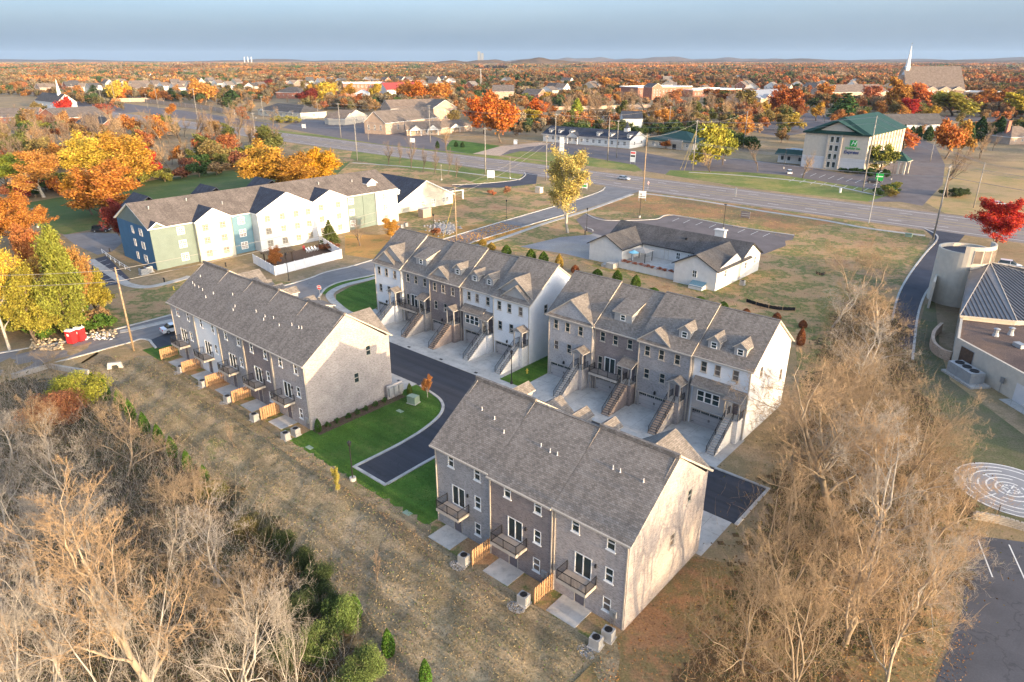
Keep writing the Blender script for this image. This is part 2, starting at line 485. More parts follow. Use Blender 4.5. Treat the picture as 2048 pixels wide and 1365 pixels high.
def asphalt(name, c, streak=0.0, lane=None, spec=0.3, rough=0.85):
 t = NT(name, rough, spec)
 v = t.wp
 n = t.noise(v, 0.22, 6, 0.6); n2 = t.noise(v, 7, 4, 0.7)
 cc = t.ramp(n, [(0.3, sh(c, 0.78)), (0.72, sh(c, 1.22))])
 cc = t.mix(1.0, cc, t.ramp(n2, [(0.3, (0.85,) * 3), (0.7, (1.12,) * 3)]), 'MULTIPLY')
 if streak:
  r = t.new('VectorRotate'); r.rotation_type = 'Z_AXIS'; r.inputs['Angle'].default_value = -(lane if lane is not None else YAW)
  t.L(v, r.inputs['Vector'])
  s = t.noise(t.map(r.outputs[0], (0.03, 1.1, 1)), 1.0, 4, 0.6)
  cc = t.mix(streak, cc, t.ramp(s, [(0.35, sh(c, 0.7)), (0.65, sh(c, 1.45))]))
 ck = t.new('TexVoronoi'); ck.feature = 'DISTANCE_TO_EDGE'; ck.inputs['Scale'].default_value = 0.16
 wv = t.noise(v, 0.5, 4, 0.6, 1); mv = t.new('VectorMath', operation='MULTIPLY_ADD'); mv.inputs[1].default_value = (4, 4, 0); t.L(wv, mv.inputs[0]); t.L(v, mv.inputs[2]); t.L(mv.outputs[0], ck.inputs['Vector'])
 cc = t.mix(t.ramp(ck.outputs['Distance'], [(0.0, (0.55,) * 3), (0.012, (0, 0, 0))]), cc, sh(c, 0.45))
 sn = t.noise(v, 0.9, 3, 0.5)
 cc = t.mix(t.ramp(sn, [(0.66, (0, 0, 0)), (0.74, (0.4,) * 3)]), cc, sh(c, 0.6))
 t.col(cc)
 t.bump(n2, 0.2, 0.01)
concrete('concrete', (0.50, 0.475, 0.44), 3.2)
concrete('concrete_walk', (0.47, 0.44, 0.40), 1.5)
concrete('concrete_apron', (0.50, 0.475, 0.44))
asphalt('asphalt_new', (0.042, 0.043, 0.052), 0.5, spec=0.35, rough=0.7)
asphalt('asphalt_street', (0.19, 0.18, 0.178), 0.3, YAW + PI / 2)
asphalt('asphalt_highway', (0.235, 0.193, 0.17), 0.45)
asphalt('asphalt_lot', (0.15, 0.125, 0.12), 0.0)
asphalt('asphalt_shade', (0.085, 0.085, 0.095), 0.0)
asphalt('asphalt_dark', (0.06, 0.06, 0.075), 0.0)
ground_mat('ground_rough', [(0.32, (0.19, 0.13, 0.075)), (0.43, (0.32, 0.225, 0.13)), (0.5, (0.25, 0.19, 0.10)), (0.58, (0.38, 0.265, 0.16)), (0.7, (0.17, 0.17, 0.065))], 0.09, 5)
ground_mat('ground_meadow', [(0.32, (0.19, 0.135, 0.09)), (0.43, (0.31, 0.235, 0.145)), (0.5, (0.23, 0.185, 0.11)), (0.58, (0.34, 0.26, 0.165)), (0.68, (0.16, 0.175, 0.065))], 0.12, 6, fine_amt=0.55, streak=0.3)
ground_mat('lawn_green', [(0.3, (0.055, 0.12, 0.02)), (0.5, (0.075, 0.15, 0.025)), (0.6, (0.11, 0.17, 0.035)), (0.72, (0.20, 0.20, 0.07))], 0.25, 9, fine_amt=0.55, streak=0.22)
ground_mat('lawn_mixed', [(0.36, (0.33, 0.185, 0.095)), (0.43, (0.43, 0.27, 0.145)), (0.49, (0.34, 0.235, 0.115)), (0.53, (0.13, 0.16, 0.05)), (0.57, (0.27, 0.20, 0.09)), (0.66, (0.40, 0.24, 0.13))], 0.11, 6, fine_amt=0.5)
ground_mat('lawn_dry', [(0.3, (0.44, 0.29, 0.155)), (0.5, (0.36, 0.255, 0.13)), (0.6, (0.25, 0.215, 0.09)), (0.75, (0.46, 0.31, 0.18))], 0.06, 6, fine_amt=0.45)
ground_mat('lawn_verge', [(0.32, (0.10, 0.155, 0.035)), (0.48, (0.16, 0.19, 0.05)), (0.58, (0.27, 0.23, 0.085)), (0.7, (0.12, 0.17, 0.04))], 0.08, 5, fine_amt=0.45)
ground_mat('field_green', [(0.3, (0.065, 0.10, 0.035)), (0.5, (0.09, 0.13, 0.04)), (0.7, (0.17, 0.16, 0.07))], 0.05, 4, fine_amt=0.4)
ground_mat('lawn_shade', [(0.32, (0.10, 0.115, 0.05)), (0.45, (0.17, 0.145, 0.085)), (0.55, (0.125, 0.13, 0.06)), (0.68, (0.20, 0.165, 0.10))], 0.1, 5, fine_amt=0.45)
ground_mat('wood_floor', [(0.32, (0.05, 0.04, 0.025)), (0.48, (0.10, 0.075, 0.045)), (0.6, (0.055, 0.06, 0.028)), (0.72, (0.14, 0.095, 0.055))], 0.2, 6, fine_amt=0.5)
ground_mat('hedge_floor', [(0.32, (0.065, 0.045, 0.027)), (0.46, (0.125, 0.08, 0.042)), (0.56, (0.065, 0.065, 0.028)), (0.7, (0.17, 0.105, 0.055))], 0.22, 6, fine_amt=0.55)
ground_mat('leaf_litter', [(0.3, (0.40, 0.20, 0.06)), (0.5, (0.47, 0.26, 0.085)), (0.6, (0.24, 0.20, 0.06)), (0.75, (0.52, 0.28, 0.08))], 0.12, 7, fine_amt=0.5)
ground_mat('soil_red', [(0.32, (0.25, 0.13, 0.06)), (0.45, (0.36, 0.195, 0.095)), (0.55, (0.21, 0.165, 0.07)), (0.62, (0.39, 0.235, 0.12)), (0.75, (0.28, 0.155, 0.075))], 0.14, 6, fine_amt=0.5)
ground_mat('gravel', [(0.3, (0.27, 0.25, 0.24)), (0.7, (0.37, 0.345, 0.33))], 0.2, 9, fine_amt=0.4)
ground_mat('roof_gravel', [(0.3, (0.10, 0.075, 0.065)), (0.7, (0.17, 0.12, 0.10))], 0.3, 8, fine_amt=0.6)
t = NT('glass', 0.06, 0.6)
n = t.noise(t.ob, 0.35, 2)
t.col(t.ramp(n, [(0.35, (0.012, 0.016, 0.018)), (0.65, (0.05, 0.075, 0.075))]))
t = NT('glass_blinds', 0.1, 0.5)
t.col(t.ramp(t.noise(t.ob, 0.35, 2), [(0.35, (0.10, 0.09, 0.08)), (0.65, (0.22, 0.17, 0.14))]))
t = NT('water', 0.08, 0.5)
t.col(t.ramp(t.noise(t.wp, 0.01, 2), [(0.3, (0.10, 0.12, 0.15)), (0.7, (0.14, 0.16, 0.19))]))
# ------------------------------------------------------------------ ground, roads and pavements
def P2(p):
 """a surveyed point: photo position (tuple of two) or an (already metric) Vector"""
 return p if isinstance(p, Vector) else G(*p)
def struct(name, mb, mat, label):
 o = mb.build(name, mat) if isinstance(mb, MB) else put(name, mb)
 tag(o, label, None, None, 'structure')
 return o
def sheet(name, pts, z, mat, label, th=0.0):
 q = [P2(p) for p in pts]
 mb = MB()
 n = len(q)
 area = sum(q[k].x * q[(k + 1) % n].y - q[(k + 1) % n].x * q[k].y for k in range(n))
 if area < 0: q = q[::-1]
 if th: mb.prism([(p.x, p.y) for p in q], z - th, z)
 else: mb.poly([(p.x, p.y, z) for p in q])
 return struct(name, mb, mat, label)
def smooth_path(pts, n=6):
 q = [P2(p) for p in pts]
 if len(q) < 3: return q
 out = []
 for i in range(len(q) - 1):
  p0, p1, p2, p3 = q[max(i - 1, 0)], q[i], q[i + 1], q[min(i + 2, len(q) - 1)]
  for k in range(n):
   t = k / n
   out.append(0.5 * ((2 * p1) + (p2 - p0) * t + (2 * p0 - 5 * p1 + 4 * p2 - p3) * t * t + (3 * p1 - p0 - 3 * p2 + p3) * t ** 3))
 out.append(q[-1])
 return out
def ribbon_mb(q, w, z0, z1, mb=None):
 mb = mb or MB()
 L, R = [], []
 for i, p in enumerate(q):
  a, b = q[max(i - 1, 0)], q[min(i + 1, len(q) - 1)]
  d = (b - a); d.z = 0
  if d.length < 1e-6: d = Vector((1, 0, 0))
  d.normalize(); n = Vector((-d.y, d.x, 0)) * (w / 2)
  L.append(p + n); R.append(p - n)
 i0 = len(mb.v)
 for l, r in zip(L, R):
  mb.v += [(l.x, l.y, z1), (r.x, r.y, z1), (l.x, l.y, z0), (r.x, r.y, z0)]
 for k in range(len(q) - 1):
  a, b = i0 + 4 * k, i0 + 4 * (k + 1)
  mb.f += [(a, a + 1, b + 1, b), (a + 2, a, b, b + 2), (a + 1, a + 3, b + 3, b + 1)]
  mb.m += [0, 0, 0]
 e = i0 + 4 * (len(q) - 1)
 mb.f += [(i0, i0 + 2, i0 + 3, i0 + 1), (e, e + 1, e + 3, e + 2)]; mb.m += [0, 0]
 return mb
def kerb(pts, label, w=0.38, h=0.13, smooth=True, mat='concrete_apron'):
 q = smooth_path(pts) if smooth else [P2(p) for p in pts]
 return struct('kerb', ribbon_mb(q, w, -0.02, h), mat, label)
def walk(pts, w, label, z=0.06, smooth=True, name='sidewalk', mat='concrete_walk'):
 q = smooth_path(pts) if smooth else [P2(p) for p in pts]
 return struct(name, ribbon_mb(q, w, -0.02, z), mat, label)
# the base sheet reaches the horizon; gentle relief only on the rough meadow behind the terraces
def relief(s, t):
 m = max(0.0, min(1.0, (-2.2 - t) / 2.5))
 z = m * (0.16 * math.sin(s * 0.55 + 0.6 * math.sin(t * 0.4)) * math.sin(t * 0.7 + 1) + 0.10 * math.sin(s * 1.3 + t * 0.9))
 if -64 < s < 3:
  e = max(0.0, min(1.0, (s + 64) / 8, (3 - s) / 5))
  z += 0.55 * e * math.exp(-((t + 4.1) / 1.15) ** 2)
 return z - 0.03 * m
xs = np.unique(np.concatenate([np.array([-40000, -20000, -9000, -4000, -1800, -800, -400, -220]), np.arange(-110, 80, 1.5), np.array([120, 220, 400, 800, 1800, 4000, 9000, 20000, 40000])]))
ys = np.unique(np.concatenate([np.array([-3000, -600, -100, -20, 10]), np.arange(22, 150, 1.5), np.array([200, 300, 500, 900, 1600, 3000, 6000, 12000, 24000, 45000])]))
gx, gy = np.meshgrid(xs, ys)
gz = np.zeros_like(gx)
for j in range(gx.shape[0]):
 for i in range(gx.shape[1]):
  x, y = gx[j, i], gy[j, i]
  if -110 <= x <= 80 and 22 <= y <= 150:
   s, t = TST((x, y)); gz[j, i] = relief(s, t)
nx, ny = len(xs), len(ys)
gv = np.stack([gx.ravel(), gy.ravel(), gz.ravel()], 1)
ii, jj = np.meshgrid(np.arange(nx - 1), np.arange(ny - 1))
a = (jj * nx + ii).ravel()
gf = np.stack([a, a + 1, a + nx + 1, a + nx], 1); gc = gv[gf].mean(1) - np.array(OA)
gs, gt_ = gc @ np.array(UX), gc @ np.array(VX)
ground = put('ground', np_mesh('ground', gv, gf, ['ground_rough', 'ground_meadow'], 4, ((gs > -66) & (gs < 26) & (gt_ > -42) & (gt_ < -1)).astype(int), True))
tag(ground, 'rough tan and green ground running to the horizon', None, None, 'structure')
# --- highway
HWN = [(577, 285), (761, 307), (1020, 338), (1210, 366), (1520, 408), (1735, 441), (1848, 457), (2048, 487)]
HWD = (G(2048, 487) - G(577, 285)).normalized()
hn0, hn1 = G(577, 285), G(2048, 487)
HN = Vector((-HWD.y, HWD.x, 0))                          # towards the far side
HW_W = 27.0
def HWY(d, o, z=0.0):
 p = hn0 + HWD * d + HN * o
 return Vector((p.x, p.y, z))
hw_len = (hn1 - hn0).length
DA, DB = -480.0, hw_len + 260.0
sheet('highway', [HWY(DA, 0), HWY(DB, 0), HWY(DB, HW_W), HWY(DA, HW_W)], 0.012, 'asphalt_highway', 'wide grey five lane highway crossing behind the terraces')
def dash(o, w, name, label, mat='paint_white', step=0.0, on=0.0, a=DA, b=DB):
 mb = MB()
 d = a
 while d < b:
  e = min(b, d + (on if step else b - a))
  mb.poly([HWY(d, o - w / 2, 0.018), HWY(e, o - w / 2, 0.018), HWY(e, o + w / 2, 0.018), HWY(d, o + w / 2, 0.018)])
  d += step if step else (b - a)
 struct(name, mb, mat, label)
dash(3.0, 0.28, 'road_marking', 'white edge line on the near side of the highway')
dash(HW_W - 3.0, 0.28, 'road_marking', 'white edge line on the far side of the highway')
dash(7.4, 0.28, 'road_marking', 'white dashed lane line on the near half of the highway', step=12, on=3.6)
dash(HW_W - 7.4, 0.28, 'road_marking', 'white dashed lane line on the far half of the highway', step=12, on=3.6)
dash(11.6, 0.22, 'road_marking', 'yellow line on the near side of the turning lane', 'paint_yellow')
dash(15.4, 0.22, 'road_marking', 'yellow line on the far side of the turning lane', 'paint_yellow')
# --- lawns and grounds (sheets a few millimetres apart)
sheet('lawn', [HWY(-80, HW_W + 0.6), HWY(168, HW_W + 0.6), HWY(168, HW_W + 8), HWY(-80, HW_W + 8)], 0.004, 'lawn_verge', 'grass verge along the far side of the highway')
sheet('lawn', [HWY(-60, -0.5), HWY(143, -0.5), (1190, 393), (1017, 440), (880, 478), (780, 440), (700, 400), (660, 360), (690, 325)], 0.005, 'lawn_mixed', 'patchy green and tan lawn beside the low wing of the apartments')
sheet('lawn', [(1020, 340), (1050, 346), (1040, 358), (960, 370), (900, 350), (760, 330), (700, 318), (705, 302)], 0.009, 'lawn_verge', 'green verge with young trees and a path beside the highway')
sheet('lawn', [(1330, 341), (1400, 335), (1570, 350), (1735, 375), (1790, 388), (1775, 402), (1735, 404), (1500, 377), (1331, 350)], 0.008, 'lawn_verge', 'striped green lawn in front of the hotel car park')
sheet('lawn', [(1005, 311), (1040, 303), (1120, 306), (1270, 330), (1285, 341), (1270, 344), (1150, 329)], 0.008, 'lawn_verge', 'grass island in front of the white shops')
sheet('lawn', [(880, 300), (905, 280), (1000, 292), (990, 303), (945, 308)], 0.008, 'lawn_green', 'small green lawn by the brick offices')
sheet('lawn', [(1880, 330), (2048, 322), (2200, 330), (2200, 460), (2048, 447), (1890, 427), (1850, 405), (1870, 380)], 0.006, 'lawn_dry', 'dry striped lawn beyond the highway by the hotel entrance')
sheet('lawn', [(560, 285), (330, 290), (250, 305), (470, 335), (500, 345), (660, 335), (690, 318), (700, 300)], 0.004, 'ground_meadow', 'scrubby bank between the highway and the orange trees')
sheet('field', [(30, 410), (180, 385), (310, 360), (510, 335), (700, 325), (640, 380), (420, 400), (280, 440), (130, 470), (30, 440)], 0.006, 'field_green', 'wide green field behind the apartments')
sheet('lawn', [(1290, 385), (1520, 412), (1735, 447), (1848, 462), (1860, 480), (1830, 560), (1800, 640), (1650, 760), (1600, 800), (1590, 680), (1150, 520), (960, 495), (1100, 440), (1200, 412)], 0.004, 'lawn_mixed', 'patchy dry lawn around the white house')
sheet('lawn', [(1300, 388), (1520, 416), (1700, 446), (1640, 450), (1590, 470), (1480, 440), (1350, 433), (1200, 420), (1180, 417), (1260, 395)], 0.008, 'soil_red', 'reddish leaf strewn ground beside the highway path')
sheet('lawn', [ST(-82, 58), ST(-75, 58), ST(-75, 108), ST(-86, 108), (760, 470), (690, 470), (690, 510)], 0.007, 'leaf_litter', 'orange leaf strewn lawn beside the apartments')
sheet('lawn', [(190, 600), (345, 560), (540, 560), (590, 566), (347, 627), (200, 668)], 0.006, 'lawn_mixed', 'patchy lawn between the apartments and the side street')
sheet('lawn', [ST(-75, -3), ST(-66, -14), ST(-70, -22), ST(-86, -18), (262, 686), (209, 700), (140, 718)], 0.004, 'lawn_dry', 'sunlit dry grass beside the street by the wooden pole')
sheet('lawn', [ST(21.9, -7), ST(42, -7), ST(42, 20), ST(22.1, 12)], 0.006, 'soil_red', 'reddish leaf strewn ground beside the sunlit end wall')
lawn_pts = [ST(-25.3, -1.2), ST(-0.2, -1.4), ST(-0.2, 13), ST(-8.7, 13), ST(-8.7, 0.5), ST(-14.5, 0.3), ST(-14.4, 7.0), ST(-14.9, 12), ST(-16.4, 16), ST(-19.2, 18.4), ST(-24.2, 19.3), ST(-25.3, 19.3)]
sheet('lawn', lawn_pts, 0.016, 'lawn_green', 'bright green lawn around the end of the dark lane')
sheet('lawn', [ST(-17.6, 28.5), ST(-13.4, 28.5), ST(-13.4, 50), ST(-17.6, 50)], 0.016, 'lawn_green', 'narrow green lawn between the two back terraces')
sheet('lawn', [(757, 612), (735, 630), (712, 632), (690, 618), (672, 600), (672, 590), (700, 574), (752, 558), ST(-54, 47)], 0.016, 'lawn_green', 'deep green lawn at the end of the back terrace')
sheet('lawn', [(643, 586), (656, 575), (684, 563), (750, 549), (750, 553), (690, 569), (661, 582), (648, 590)], 0.014, 'lawn_green', 'curved green strip between street and path')
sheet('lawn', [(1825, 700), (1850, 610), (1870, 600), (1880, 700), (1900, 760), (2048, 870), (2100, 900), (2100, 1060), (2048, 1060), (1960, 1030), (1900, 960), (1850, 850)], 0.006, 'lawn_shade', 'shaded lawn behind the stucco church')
sheet('lawn', [ST(-68, -1), ST(-61.4, -1), ST(-61.4, 16), ST(-66, 16)], 0.008, 'lawn_green', 'green strip at the far end of the left terrace')
for (a0, a1) in ((-61.2, -25.3), (0.0, 22.0)):
 sheet('lawn', [ST(a0, -2.6 + (2 if a0 < 0 else 0)), ST(a1, -2.6 + (2 if a0 < 0 else 0)), ST(a1, 2.3 if a0 < 0 else 0.3), ST(a0, 2.3 if a0 < 0 else 0.3)], 0.008, 'lawn_mixed', 'patchy back yards of the ' + ('left' if a0 < 0 else 'front') + ' terrace')
# --- side street
STREET_UP = [(1213, 368), (1210, 375), (1203, 382), (1172, 394), (1107, 414), (1017, 440), (916, 470), (887, 479), (749, 519.5), (698, 534.5), (652, 545), (591, 566), (347, 629.5), (269, 649.6), (228, 660), (176, 672), (90, 689), (0, 704), (-120, 728)]
STREET_DN = [(-120, 772), (0, 752), (67, 737.5), (140.6, 716.5), (209, 698), (262, 684), (281, 678), (299, 681), (335, 668), ST(-66, 17), ST(-63, 19.6), ST(-62, 27.4), (637.6, 594), (643.7, 585.5), (654, 575), (680.6, 564), (750, 549), (936, 488), (1017, 462), (1091, 440), (1179, 416), (1264, 388), (1285, 381)]
sheet('street', STREET_UP + STREET_DN, 0.011, 'asphalt_street', 'grey side street running from the highway to the left')
kerb(STREET_UP[1:15], 'pale kerb along the far side of the side street')
kerb([(228, 662), (150, 680), (90, 692), (0, 707)], 'broken kerb past the red portable toilets')
kerb([(67, 739), (140.6, 718), (209, 699.5), (262, 685), (281, 679), (299, 682), (304, 688), (312, 697)], 'kerb beside the wooden pole')
kerb([(637.6, 596), (643.7, 586.5), (654, 576), (680.6, 565), (750, 550), ST(-71, 70), (936, 489), (1017, 463), (1091, 441), (1150, 424)], 'kerb curving from the lane into the side street')
walk([(1264, 389), (1179, 420), (1091, 447), (990, 482), (948, 494), ST(-71, 66), (749, 556), (691, 571), (663, 585), (662, 598), (686, 620), (703, 629)], 1.5, 'pale concrete path along the side street and round the lawn')
walk([(1284, 387), (1400, 402), (1520, 422), (1640, 440), (1735, 457), (1850, 472)], 1.7, 'pale concrete path along the near side of the highway')
walk([(705, 326), (850, 337), (960, 350), (1040, 360)], 1.4, 'narrow path through the verge by the young trees')
walk([(1378, 345), (1500, 353), (1640, 368), (1745, 389), (1765, 392)], 1.4, 'narrow path along the hotel lawn')
walk([(345, 641), (262, 660), (240, 664)], 1.6, 'new pale concrete path beside the side street')
walk([(180, 520), (240, 560), (262, 571), (300, 574), (360, 560), (380, 553)], 1.8, 'winding concrete path at the foot of the blue end wall')
sheet('parking_bay', [(299, 681.5), (345, 662), (380, 680), (312, 698)], 0.016, 'asphalt_new', 'small dark parking bay at the end of the left terrace')
# --- the new lane, drives and aprons
lane = [ST(-62, 19.7), ST(-24.3, 19.5), ST(-19.2, 18.4), ST(-16.4, 16.1), ST(-14.9, 12), ST(-14.3, 7.0), ST(-14.4, 0.4), ST(-8.8, 0.4), ST(-8.8, 13), ST(-7, 18), ST(-3, 19.3), ST(22.9, 19.0), ST(22.9, 27.1), ST(-62, 27.3)]
sheet('lane', lane, 0.014, 'asphalt_new', 'fresh dark asphalt lane between the terraces')
kerb([ST(-24.5, 19.5), ST(-19.2, 18.4), ST(-16.4, 16.1), ST(-14.9, 12), ST(-14.3, 7.0), ST(-14.35, 0.6)], 'curved kerb round the bright lawn')
kerb([ST(-14.5, 0.4), ST(-8.7, 0.4)], 'straight kerb closing the end of the lane', smooth=False)
kerb([ST(-8.8, 0.6), ST(-8.8, 13), ST(-7, 18), ST(-3, 19.3)], 'kerb beside the end house of the front terrace')
kerb([ST(16.9, 27.2), ST(23.1, 27.2), ST(23.1, 19.0)], 'kerb round the right end of the lane', smooth=False)
def drive(s0, s1, t0, t1, label, mat='concrete', z=0.03):
 sheet('driveway', [ST(s0, t0), ST(s1, t0), ST(s1, t1), ST(s0, t1)], z, mat, label)
drive(-55.3, -17.4, 28.6, 35.9, 'pale concrete drives before the back left terrace')
drive(-55.3, -17.4, 27.25, 28.6, 'gutter apron before the back left terrace', 'concrete_apron', 0.026)
drive(-13.3, 16.9, 28.6, 35.3, 'pale concrete drives before the back right terrace')
drive(-17.4, 16.9, 27.25, 28.6, 'gutter apron before the back right terrace', 'concrete_apron', 0.026)
drive(-61.2, -25.2, 14.5, 19.6, 'pale concrete drives before the left terrace', 'concrete', 0.024)
drive(-0.1, 22.6, 12.4, 19.05, 'pale concrete drives before the front terrace', 'concrete', 0.024)
dg = MB()
for s, t in ((-44, 27.9), (-36.5, 27.9), (-29, 27.9), (-21.5, 27.9), (-28, 18.6)):
 p = ST(s, t)
 g_ = thing('drain_grate', 'small iron drain in the gutter apron', 'drain', (p.x, p.y, 0.03), YAW, 'drains along the gutter apron')
 mb = MB(); mb.box(-0.3, 0.3, -0.2, 0.2, 0, 0.012)
 for k in range(6): mb.box(-0.26 + k * 0.09, -0.22 + k * 0.09, -0.17, 0.17, 0.012, 0.02)
 mb.build('grate', 'iron', g_)
# --- white house drive, car park and church grounds
sheet('gravel_drive', [(1040, 494), (1120, 475), (1180, 470), (1215, 455), (1240, 470), (1190, 500), (1178, 520), (1130, 508)], 0.014, 'gravel', 'pale gravel drive beside the white house')
sheet('car_park', [(1152, 440), (1170, 428), (1215, 440), (1250, 441), (1310, 438), (1345, 431), (1480, 455), (1590, 470), (1585, 480), (1570, 482), (1572, 492), (1530, 508), (1490, 515), (1400, 500), (1230, 480), (1170, 462)], 0.018, 'asphalt_lot', 'dark car park behind the white house')
kerb([(1172, 428), (1200, 440), (1250, 442), (1312, 439), (1346, 431), (1480, 455), (1588, 471)], 'kerb of the white house car park')
kerb([(1170, 455), (1184, 460), (1186, 463)], 'kerb nose by the big yellow tree')
mb = MB()
for (x, y) in ((1358, 437), (1380, 440.5), (1405, 444.5), (1432, 449.5), (1490, 459), (1516, 463), (1540, 467)):
 p, q = G(x, y), G(x - 24, y + 11)
 d = (q - p).normalized() * 5.0; n = Vector((-d.y, d.x, 0)).normalized() * 0.07
 mb.poly([tuple(v.to_tuple()[:2]) + (0.024,) for v in (p - n, p + d - n, p + d + n, p + n)])
struct('road_marking', mb, 'paint_white', 'white bay lines of the white house car park')
CH_DRIVE = [(1880, 480), (1850, 520), (1815, 570), (1795, 620), (1790, 660)]
sheet('church_drive', [(1848, 458), (1870, 478), (1862, 496), (1822, 545), (1797, 590), (1783, 650), (1790, 700), (1826, 700), (1832, 640), (1860, 570), (1895, 510), (1930, 470)], 0.013, 'asphalt_dark', 'dark drive curving down beside the stucco church')
kerb([(1849, 458), (1872, 470), (1873, 482), (1850, 508), (1820, 548), (1797, 590), (1784, 640)], 'pale kerb of the church drive')
kerb([(1872, 560), (1850, 590), (1836, 630), (1828, 690), (1825, 720)], 'inner kerb of the church drive')
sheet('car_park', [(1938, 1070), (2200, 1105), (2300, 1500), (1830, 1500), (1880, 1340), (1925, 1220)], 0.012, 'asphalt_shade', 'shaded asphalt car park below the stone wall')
mb = MB()
for a_, b_ in (((1955, 1078), (1985, 1155)), ((2018, 1090), (2052, 1165))):
 p, q = G(*a_), G(*b_); n = (q - p).normalized(); n = Vector((-n.y, n.x, 0)) * 0.06
 mb.poly([(v.x, v.y, 0.02) for v in (p - n, q - n, q + n, p + n)])
struct('road_marking', mb, 'paint_white', 'two faded bay lines on the shaded car park')
# --- lots across the highway and around the apartments
sheet('car_park', [(1000, 312), (1020, 296), (1110, 285), (1260, 300), (1360, 320), (1480, 330), (1500, 345), (1340, 341), (1331, 349), (1285, 342), (1270, 330), (1120, 305), (1040, 303)], 0.013, 'asphalt_lot', 'car park in front of the white shops')
sheet('car_park', [(1370, 322), (1480, 318), (1600, 332), (1700, 350), (1760, 345), (1800, 300), (1840, 280), (1870, 290), (1890, 330), (1885, 370), (1845, 412), (1800, 404), (1735, 404), (1790, 387), (1700, 372), (1560, 350), (1400, 338)], 0.012, 'asphalt_lot', 'asphalt hotel car park and entrance drive')
mb = MB()
for k in range(9):
 for (x, y, dx, dy) in ((1615 + k * 18, 344.5 + k * 2.6, -13, 6), (1590 + k * 21, 357.5 + k * 2.8, -12, 6)):
  p, q = G(x, y), G(x + dx, y + dy); n = (q - p).normalized(); n = Vector((-n.y, n.x, 0)) * 0.09
  mb.poly([(v.x, v.y, 0.02) for v in (p - n, q - n, q + n, p + n)])
struct('road_marking', mb, 'paint_white', 'white bay lines of the hotel car park')
sheet('car_park', [(565, 256), (600, 238), (700, 245), (760, 232), (830, 262), (900, 283), (890, 300), (940, 308), (761, 289), (680, 277)], 0.012, 'asphalt_lot', 'asphalt forecourts of the brick offices')
sheet('brick_drive', [(945, 308), (1000, 293), (1080, 285), (1110, 287), (1020, 300), (1000, 312)], 0.014, 'brick_tan', 'reddish drive between the offices and the shops')
sheet('drive', [(900, 372), (985, 366), (1040, 358), (1052, 345), (1075, 349), (1072, 368), (1000, 376), (920, 376)], 0.014, 'asphalt_dark', 'dark looping drive at the end of the apartments')
kerb([(905, 370), (960, 368), (1030, 361), (1050, 352), (1049, 346)], 'kerb of the looping drive')
sheet('drive', [(125, 470), (180, 465), (235, 468), (246, 485), (225, 503), (195, 510), (150, 490)], 0.012, 'asphalt_street', 'grey turning circle behind the apartments')
sheet('car_park', [(190, 518), (212, 512), (262, 560), (248, 568), (190, 575), (175, 560)], 0.013, 'asphalt_dark', 'dark blue car park strip beside the apartments')
mb = MB()
for k in range(6):
 p, q = G(186 + k * 4, 529 + k * 8.5), G(213 + k * 8, 520 + k * 8.0); n = (q - p).normalized(); n = Vector((-n.y, n.x, 0)) * 0.07
 mb.poly([(v.x, v.y, 0.019) for v in (p - n, q - n, q + n, p + n)])
struct('road_marking', mb, 'paint_white', 'white bay lines beside the apartments')
sheet('road', [(150, 235), (282, 224), (330, 235), (380, 238), (560, 260), (560, 250), (400, 226), (230, 205), (150, 190), (60, 180), (60, 186)], 0.010, 'asphalt_lot', 'far stretch of road between the poles')
sheet('car_park', [(1495, 262), (1520, 232), (1600, 224), (1690, 236), (1640, 262), (1560, 274)], 0.012, 'asphalt_lot', 'far car park left of the hotel roof')
sheet('car_park', [(1150, 226), (1330, 219), (1420, 222), (1300, 232), (1160, 238)], 0.012, 'asphalt_lot', 'far car park behind the belt of bare trees')
sheet('road', [(1790, 240), (1900, 232), (2080, 236), (2080, 246), (1900, 242), (1800, 250)], 0.012, 'asphalt_lot', 'far street passing before the spired church')
# ------------------------------------------------------------------ terrace houses
MESH = {}
def shared(key, fn):
 if key not in MESH: MESH[key] = fn()
 return MESH[key]
def window_meshes(w, h, grid=False, frame='trim_tan', glass='glass', casing=0.0):
 """sash window facing -y, centred; returns frame mesh and pane mesh"""
 def fr():
  mb = MB(); a, b, t = w / 2, h / 2, 0.07
  y0, y1 = -0.03, 0.10
  mb.box(-a, -a + t, y0, y1, -b, b); mb.box(a - t, a, y0, y1, -b, b)
  mb.box(-a + t, a - t, y0, y1, b - t, b); mb.box(-a + t, a - t, y0, y1, -b, -b + t)
  mb.box(-a + t, a - t, y0 + 0.02, y1, -0.04, 0.04)
  mb.box(-a - 0.08, a + 0.08, -0.09, 0.02, -b - 0.10, -b)
  if casing:
   c = casing
   mb.box(-a - c, -a, -0.04, 0.02, -b, b + c); mb.box(a, a + c, -0.04, 0.02, -b, b + c); mb.box(-a, a, -0.041, 0.02, b, b + c)
  if grid:
   mb.box(-0.03, 0.03, y0 + 0.03, y1, -b + t, b - t)
  return mb.mesh('window', frame)
 def pn():
  mb = MB(); a, b, t = w / 2 - 0.06, h / 2 - 0.06, 0.03
  mb.box(-a, a, 0.06, 0.09, -b / 2 + 0.01, b / 2 - 0.01)
  return mb.mesh('pane', glass)
 k = (w, h, grid, frame, glass, casing)
 return shared(('wf',) + k, fr), shared(('wp',) + k, pn)
